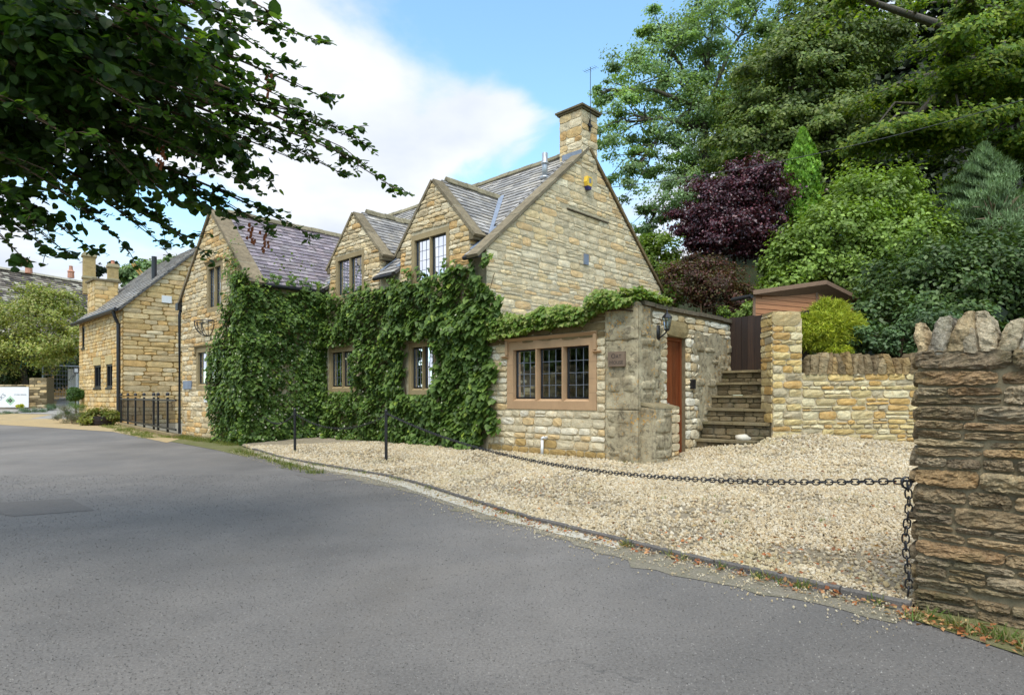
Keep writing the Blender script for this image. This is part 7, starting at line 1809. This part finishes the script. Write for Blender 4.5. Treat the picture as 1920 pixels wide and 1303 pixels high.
# ================================================================== small stuff on the ground
def ground_z(X, Y, inside): return np.where(inside, gz(X, Y) + .012, .012)
pts = []
def cluster(cx, cy, sx, sy, n): pts.append(np.column_stack([RNG.normal(cx, sx, n), RNG.normal(cy, sy, n)]))
pts.append(scatter_in(GPOLY, 16, (-.5, 7, 4, 9))); pts.append(scatter_in(GPOLY, 5, (-5, 9, 8, 15))); pts.append(scatter_in(GPOLY, 60, (1, 3.4, 3.7, 5.6)))
ks = RNG.integers(int(len(K2) * .66), len(K2), 420); pts.append(offset_line(K2, np.full(len(K2), .1))[ks] + RNG.normal(0, .055, (420, 2)))
ks = RNG.integers(int(len(K2) * .2), len(K2), 60); pts.append(offset_line(K2, np.full(len(K2), .2))[ks] + RNG.normal(0, .05, (60, 2)))
n = 620; f = RNG.random(n); pts.append(np.column_stack([2.40 + (4.0 - 2.40) * f, 3.66 + (1.5 - 3.66) * f]) + RNG.normal(0, .07, (n, 2)) + np.array([-.08, -.06]))
P2 = np.vstack(pts); ins = inpoly(P2, GPOLY); n = len(P2)
P = np.column_stack([P2, ground_z(P2[:, 0], P2[:, 1], ins) + RNG.uniform(0, .02, n)])
C = shades([(.36, .14, .05), (.28, .10, .04), (.42, .22, .10), (.22, .10, .05), (.40, .28, .12)], n, None, .25)
o = leaves_obj('fallen_leaves', P, np.array([0, 0, 1.]) + RNG.normal(0, .35, (n, 3)), RNG.normal(size=(n, 3)) * np.array([1, 1, .15]), RNG.uniform(.018, .052, n), C, M['dryleaf'], None, 'kite'); o['kind'] = 'stuff'; tag(o, 'rust-coloured fallen leaves on the gravel and beside the roadside wall', 'leaves')
def tufts(C_, n_per, h, spread, palette, name, label, zf=None):
    P = []; 
    for (x, y, m) in C_:
        k = int(n_per * m); P.append(np.column_stack([RNG.normal(x, spread * m ** .5, k), RNG.normal(y, spread * m ** .5, k)]))
    P = np.vstack(P); n = len(P); ins = inpoly(P, GPOLY); z = np.where(ins, gz(P[:, 0], P[:, 1]), .01)
    P = np.column_stack([P, z]); T = np.array([0, 0, 1.]) + RNG.normal(0, .42, (n, 3)); N = RNG.normal(size=(n, 3))
    o = leaves_obj(name, P, N, T, h * RNG.uniform(.4, 1.3, n), shades(palette, n), M['grass'], None, 'blade'); o['kind'] = 'stuff'; tag(o, label, 'grass')
gr_ = []
for k_ in range(60): f = random.random(); i = int(f * (len(K2) - 1)); q = offset_line(K2, np.full(len(K2), .09))[i]; gr_.append((q[0], q[1], random.uniform(.1, .5) * (1.6 if f > .85 else .5)))
for k_ in range(70): f = random.random(); gr_.append((2.36 + 1.7 * f + random.gauss(0, .04), 3.6 - 2.2 * f + random.gauss(0, .04), random.uniform(.3, 1.)))
tufts(gr_, 60, .07, .035, [(.10, .17, .03), (.15, .20, .05), (.28, .25, .11), (.34, .30, .15)], 'kerb_grass', 'grass tufts and weeds along the kerb and roadside wall foot')
gr_ = []
for k_ in range(170):
    f = random.random(); s_ = 10.0 + 4.8 * f; q = H(s_, TW - random.uniform(.02, .4), 0); gr_.append((q[0], q[1], random.uniform(.4, 1)))
for k_ in range(120):
    f = random.random(); q = r0 + (r1 - r0) * f + np.array([-.5, -.4]) * random.uniform(.2, 1.3); gr_.append((q[0], q[1], random.uniform(.4, 1)))
for k_ in range(90): f = random.random(); q = np.array([-6.4, 14.6]) + np.array([3.4, -4.4]) * f; gr_.append((q[0] - random.uniform(.05, .3), q[1] - random.uniform(0, .15), random.uniform(.15, .6)))
tufts(gr_, 45, .09, .10, [(.13, .17, .03), (.19, .20, .05), (.10, .15, .03), (.28, .26, .10)], 'verge_grass', 'short mossy grass along the foot of the wing and railings')
cl_ = [(x, y, random.uniform(.15, .6)) for x, y in [tuple(RNG.uniform((1.5, 5), (3.8, 7.2))) for _ in range(9)] + [tuple(H(random.uniform(-.7, 8), -.12, 0)[:2]) for _ in range(30)] + [tuple(at(553, 742, 13.9)[:2])]]
tufts(cl_, 40, .05, .04, [(.12, .20, .03), (.16, .24, .05)], 'gravel_weeds', 'small green weeds growing through the gravel')

# ================================================================== across the road (outside the picture, mirrored in the windows)
ow = thing('roadside_wall', 'stone wall across the road, seen only mirrored in the cottage windows', 'wall', (-16, 9, 0))
oa = np.array([-14.6, 2.0]); ob = np.array([-17.6, 15.2]); Lo = np.linalg.norm(ob - oa); od = (ob - oa) / Lo; FO = Frame(oa, od, (od[1], -od[0]))
wall('wall_core', FO, rect(0, Lo, -.1, 2.6), [], .5, ow, srgb(150, 136, 106, .55))
oi = stones(FO, rubble(0, Lo, 0, 2.6, (.12, .22), (.25, .6), [], None, .018), P_WALL + P_STEP, .03, (3, 3)); pieces('stone', oi, M['stone_far'], ow, 300)
tree('roadside_tree', 'leafy tree beyond the wall across the road, seen only mirrored in the windows', 'tree', (-19.5, 8, 0), [(-19.5, 8, 5.2, 2.6, 3.6, 2.6), (-20.5, 13, 4.8, 2.4, 3.2, 2.4), (-19, 3, 5.2, 2.4, 3.2, 2.6), (-18.8, 10.5, 3.6, 1.6, 3, 1.6), (-18.6, 6, 3.8, 1.6, 3, 1.8)], 30000, .3, G_SYC, .3, nb=4, shell=.2)
sheet('verge', [(-14.4, 1.5), (-17.5, 15.6), (-60, 26), (-60, -4), (-13, -4), (-13.9, 0)], .01, 2.5, M['lawn'])
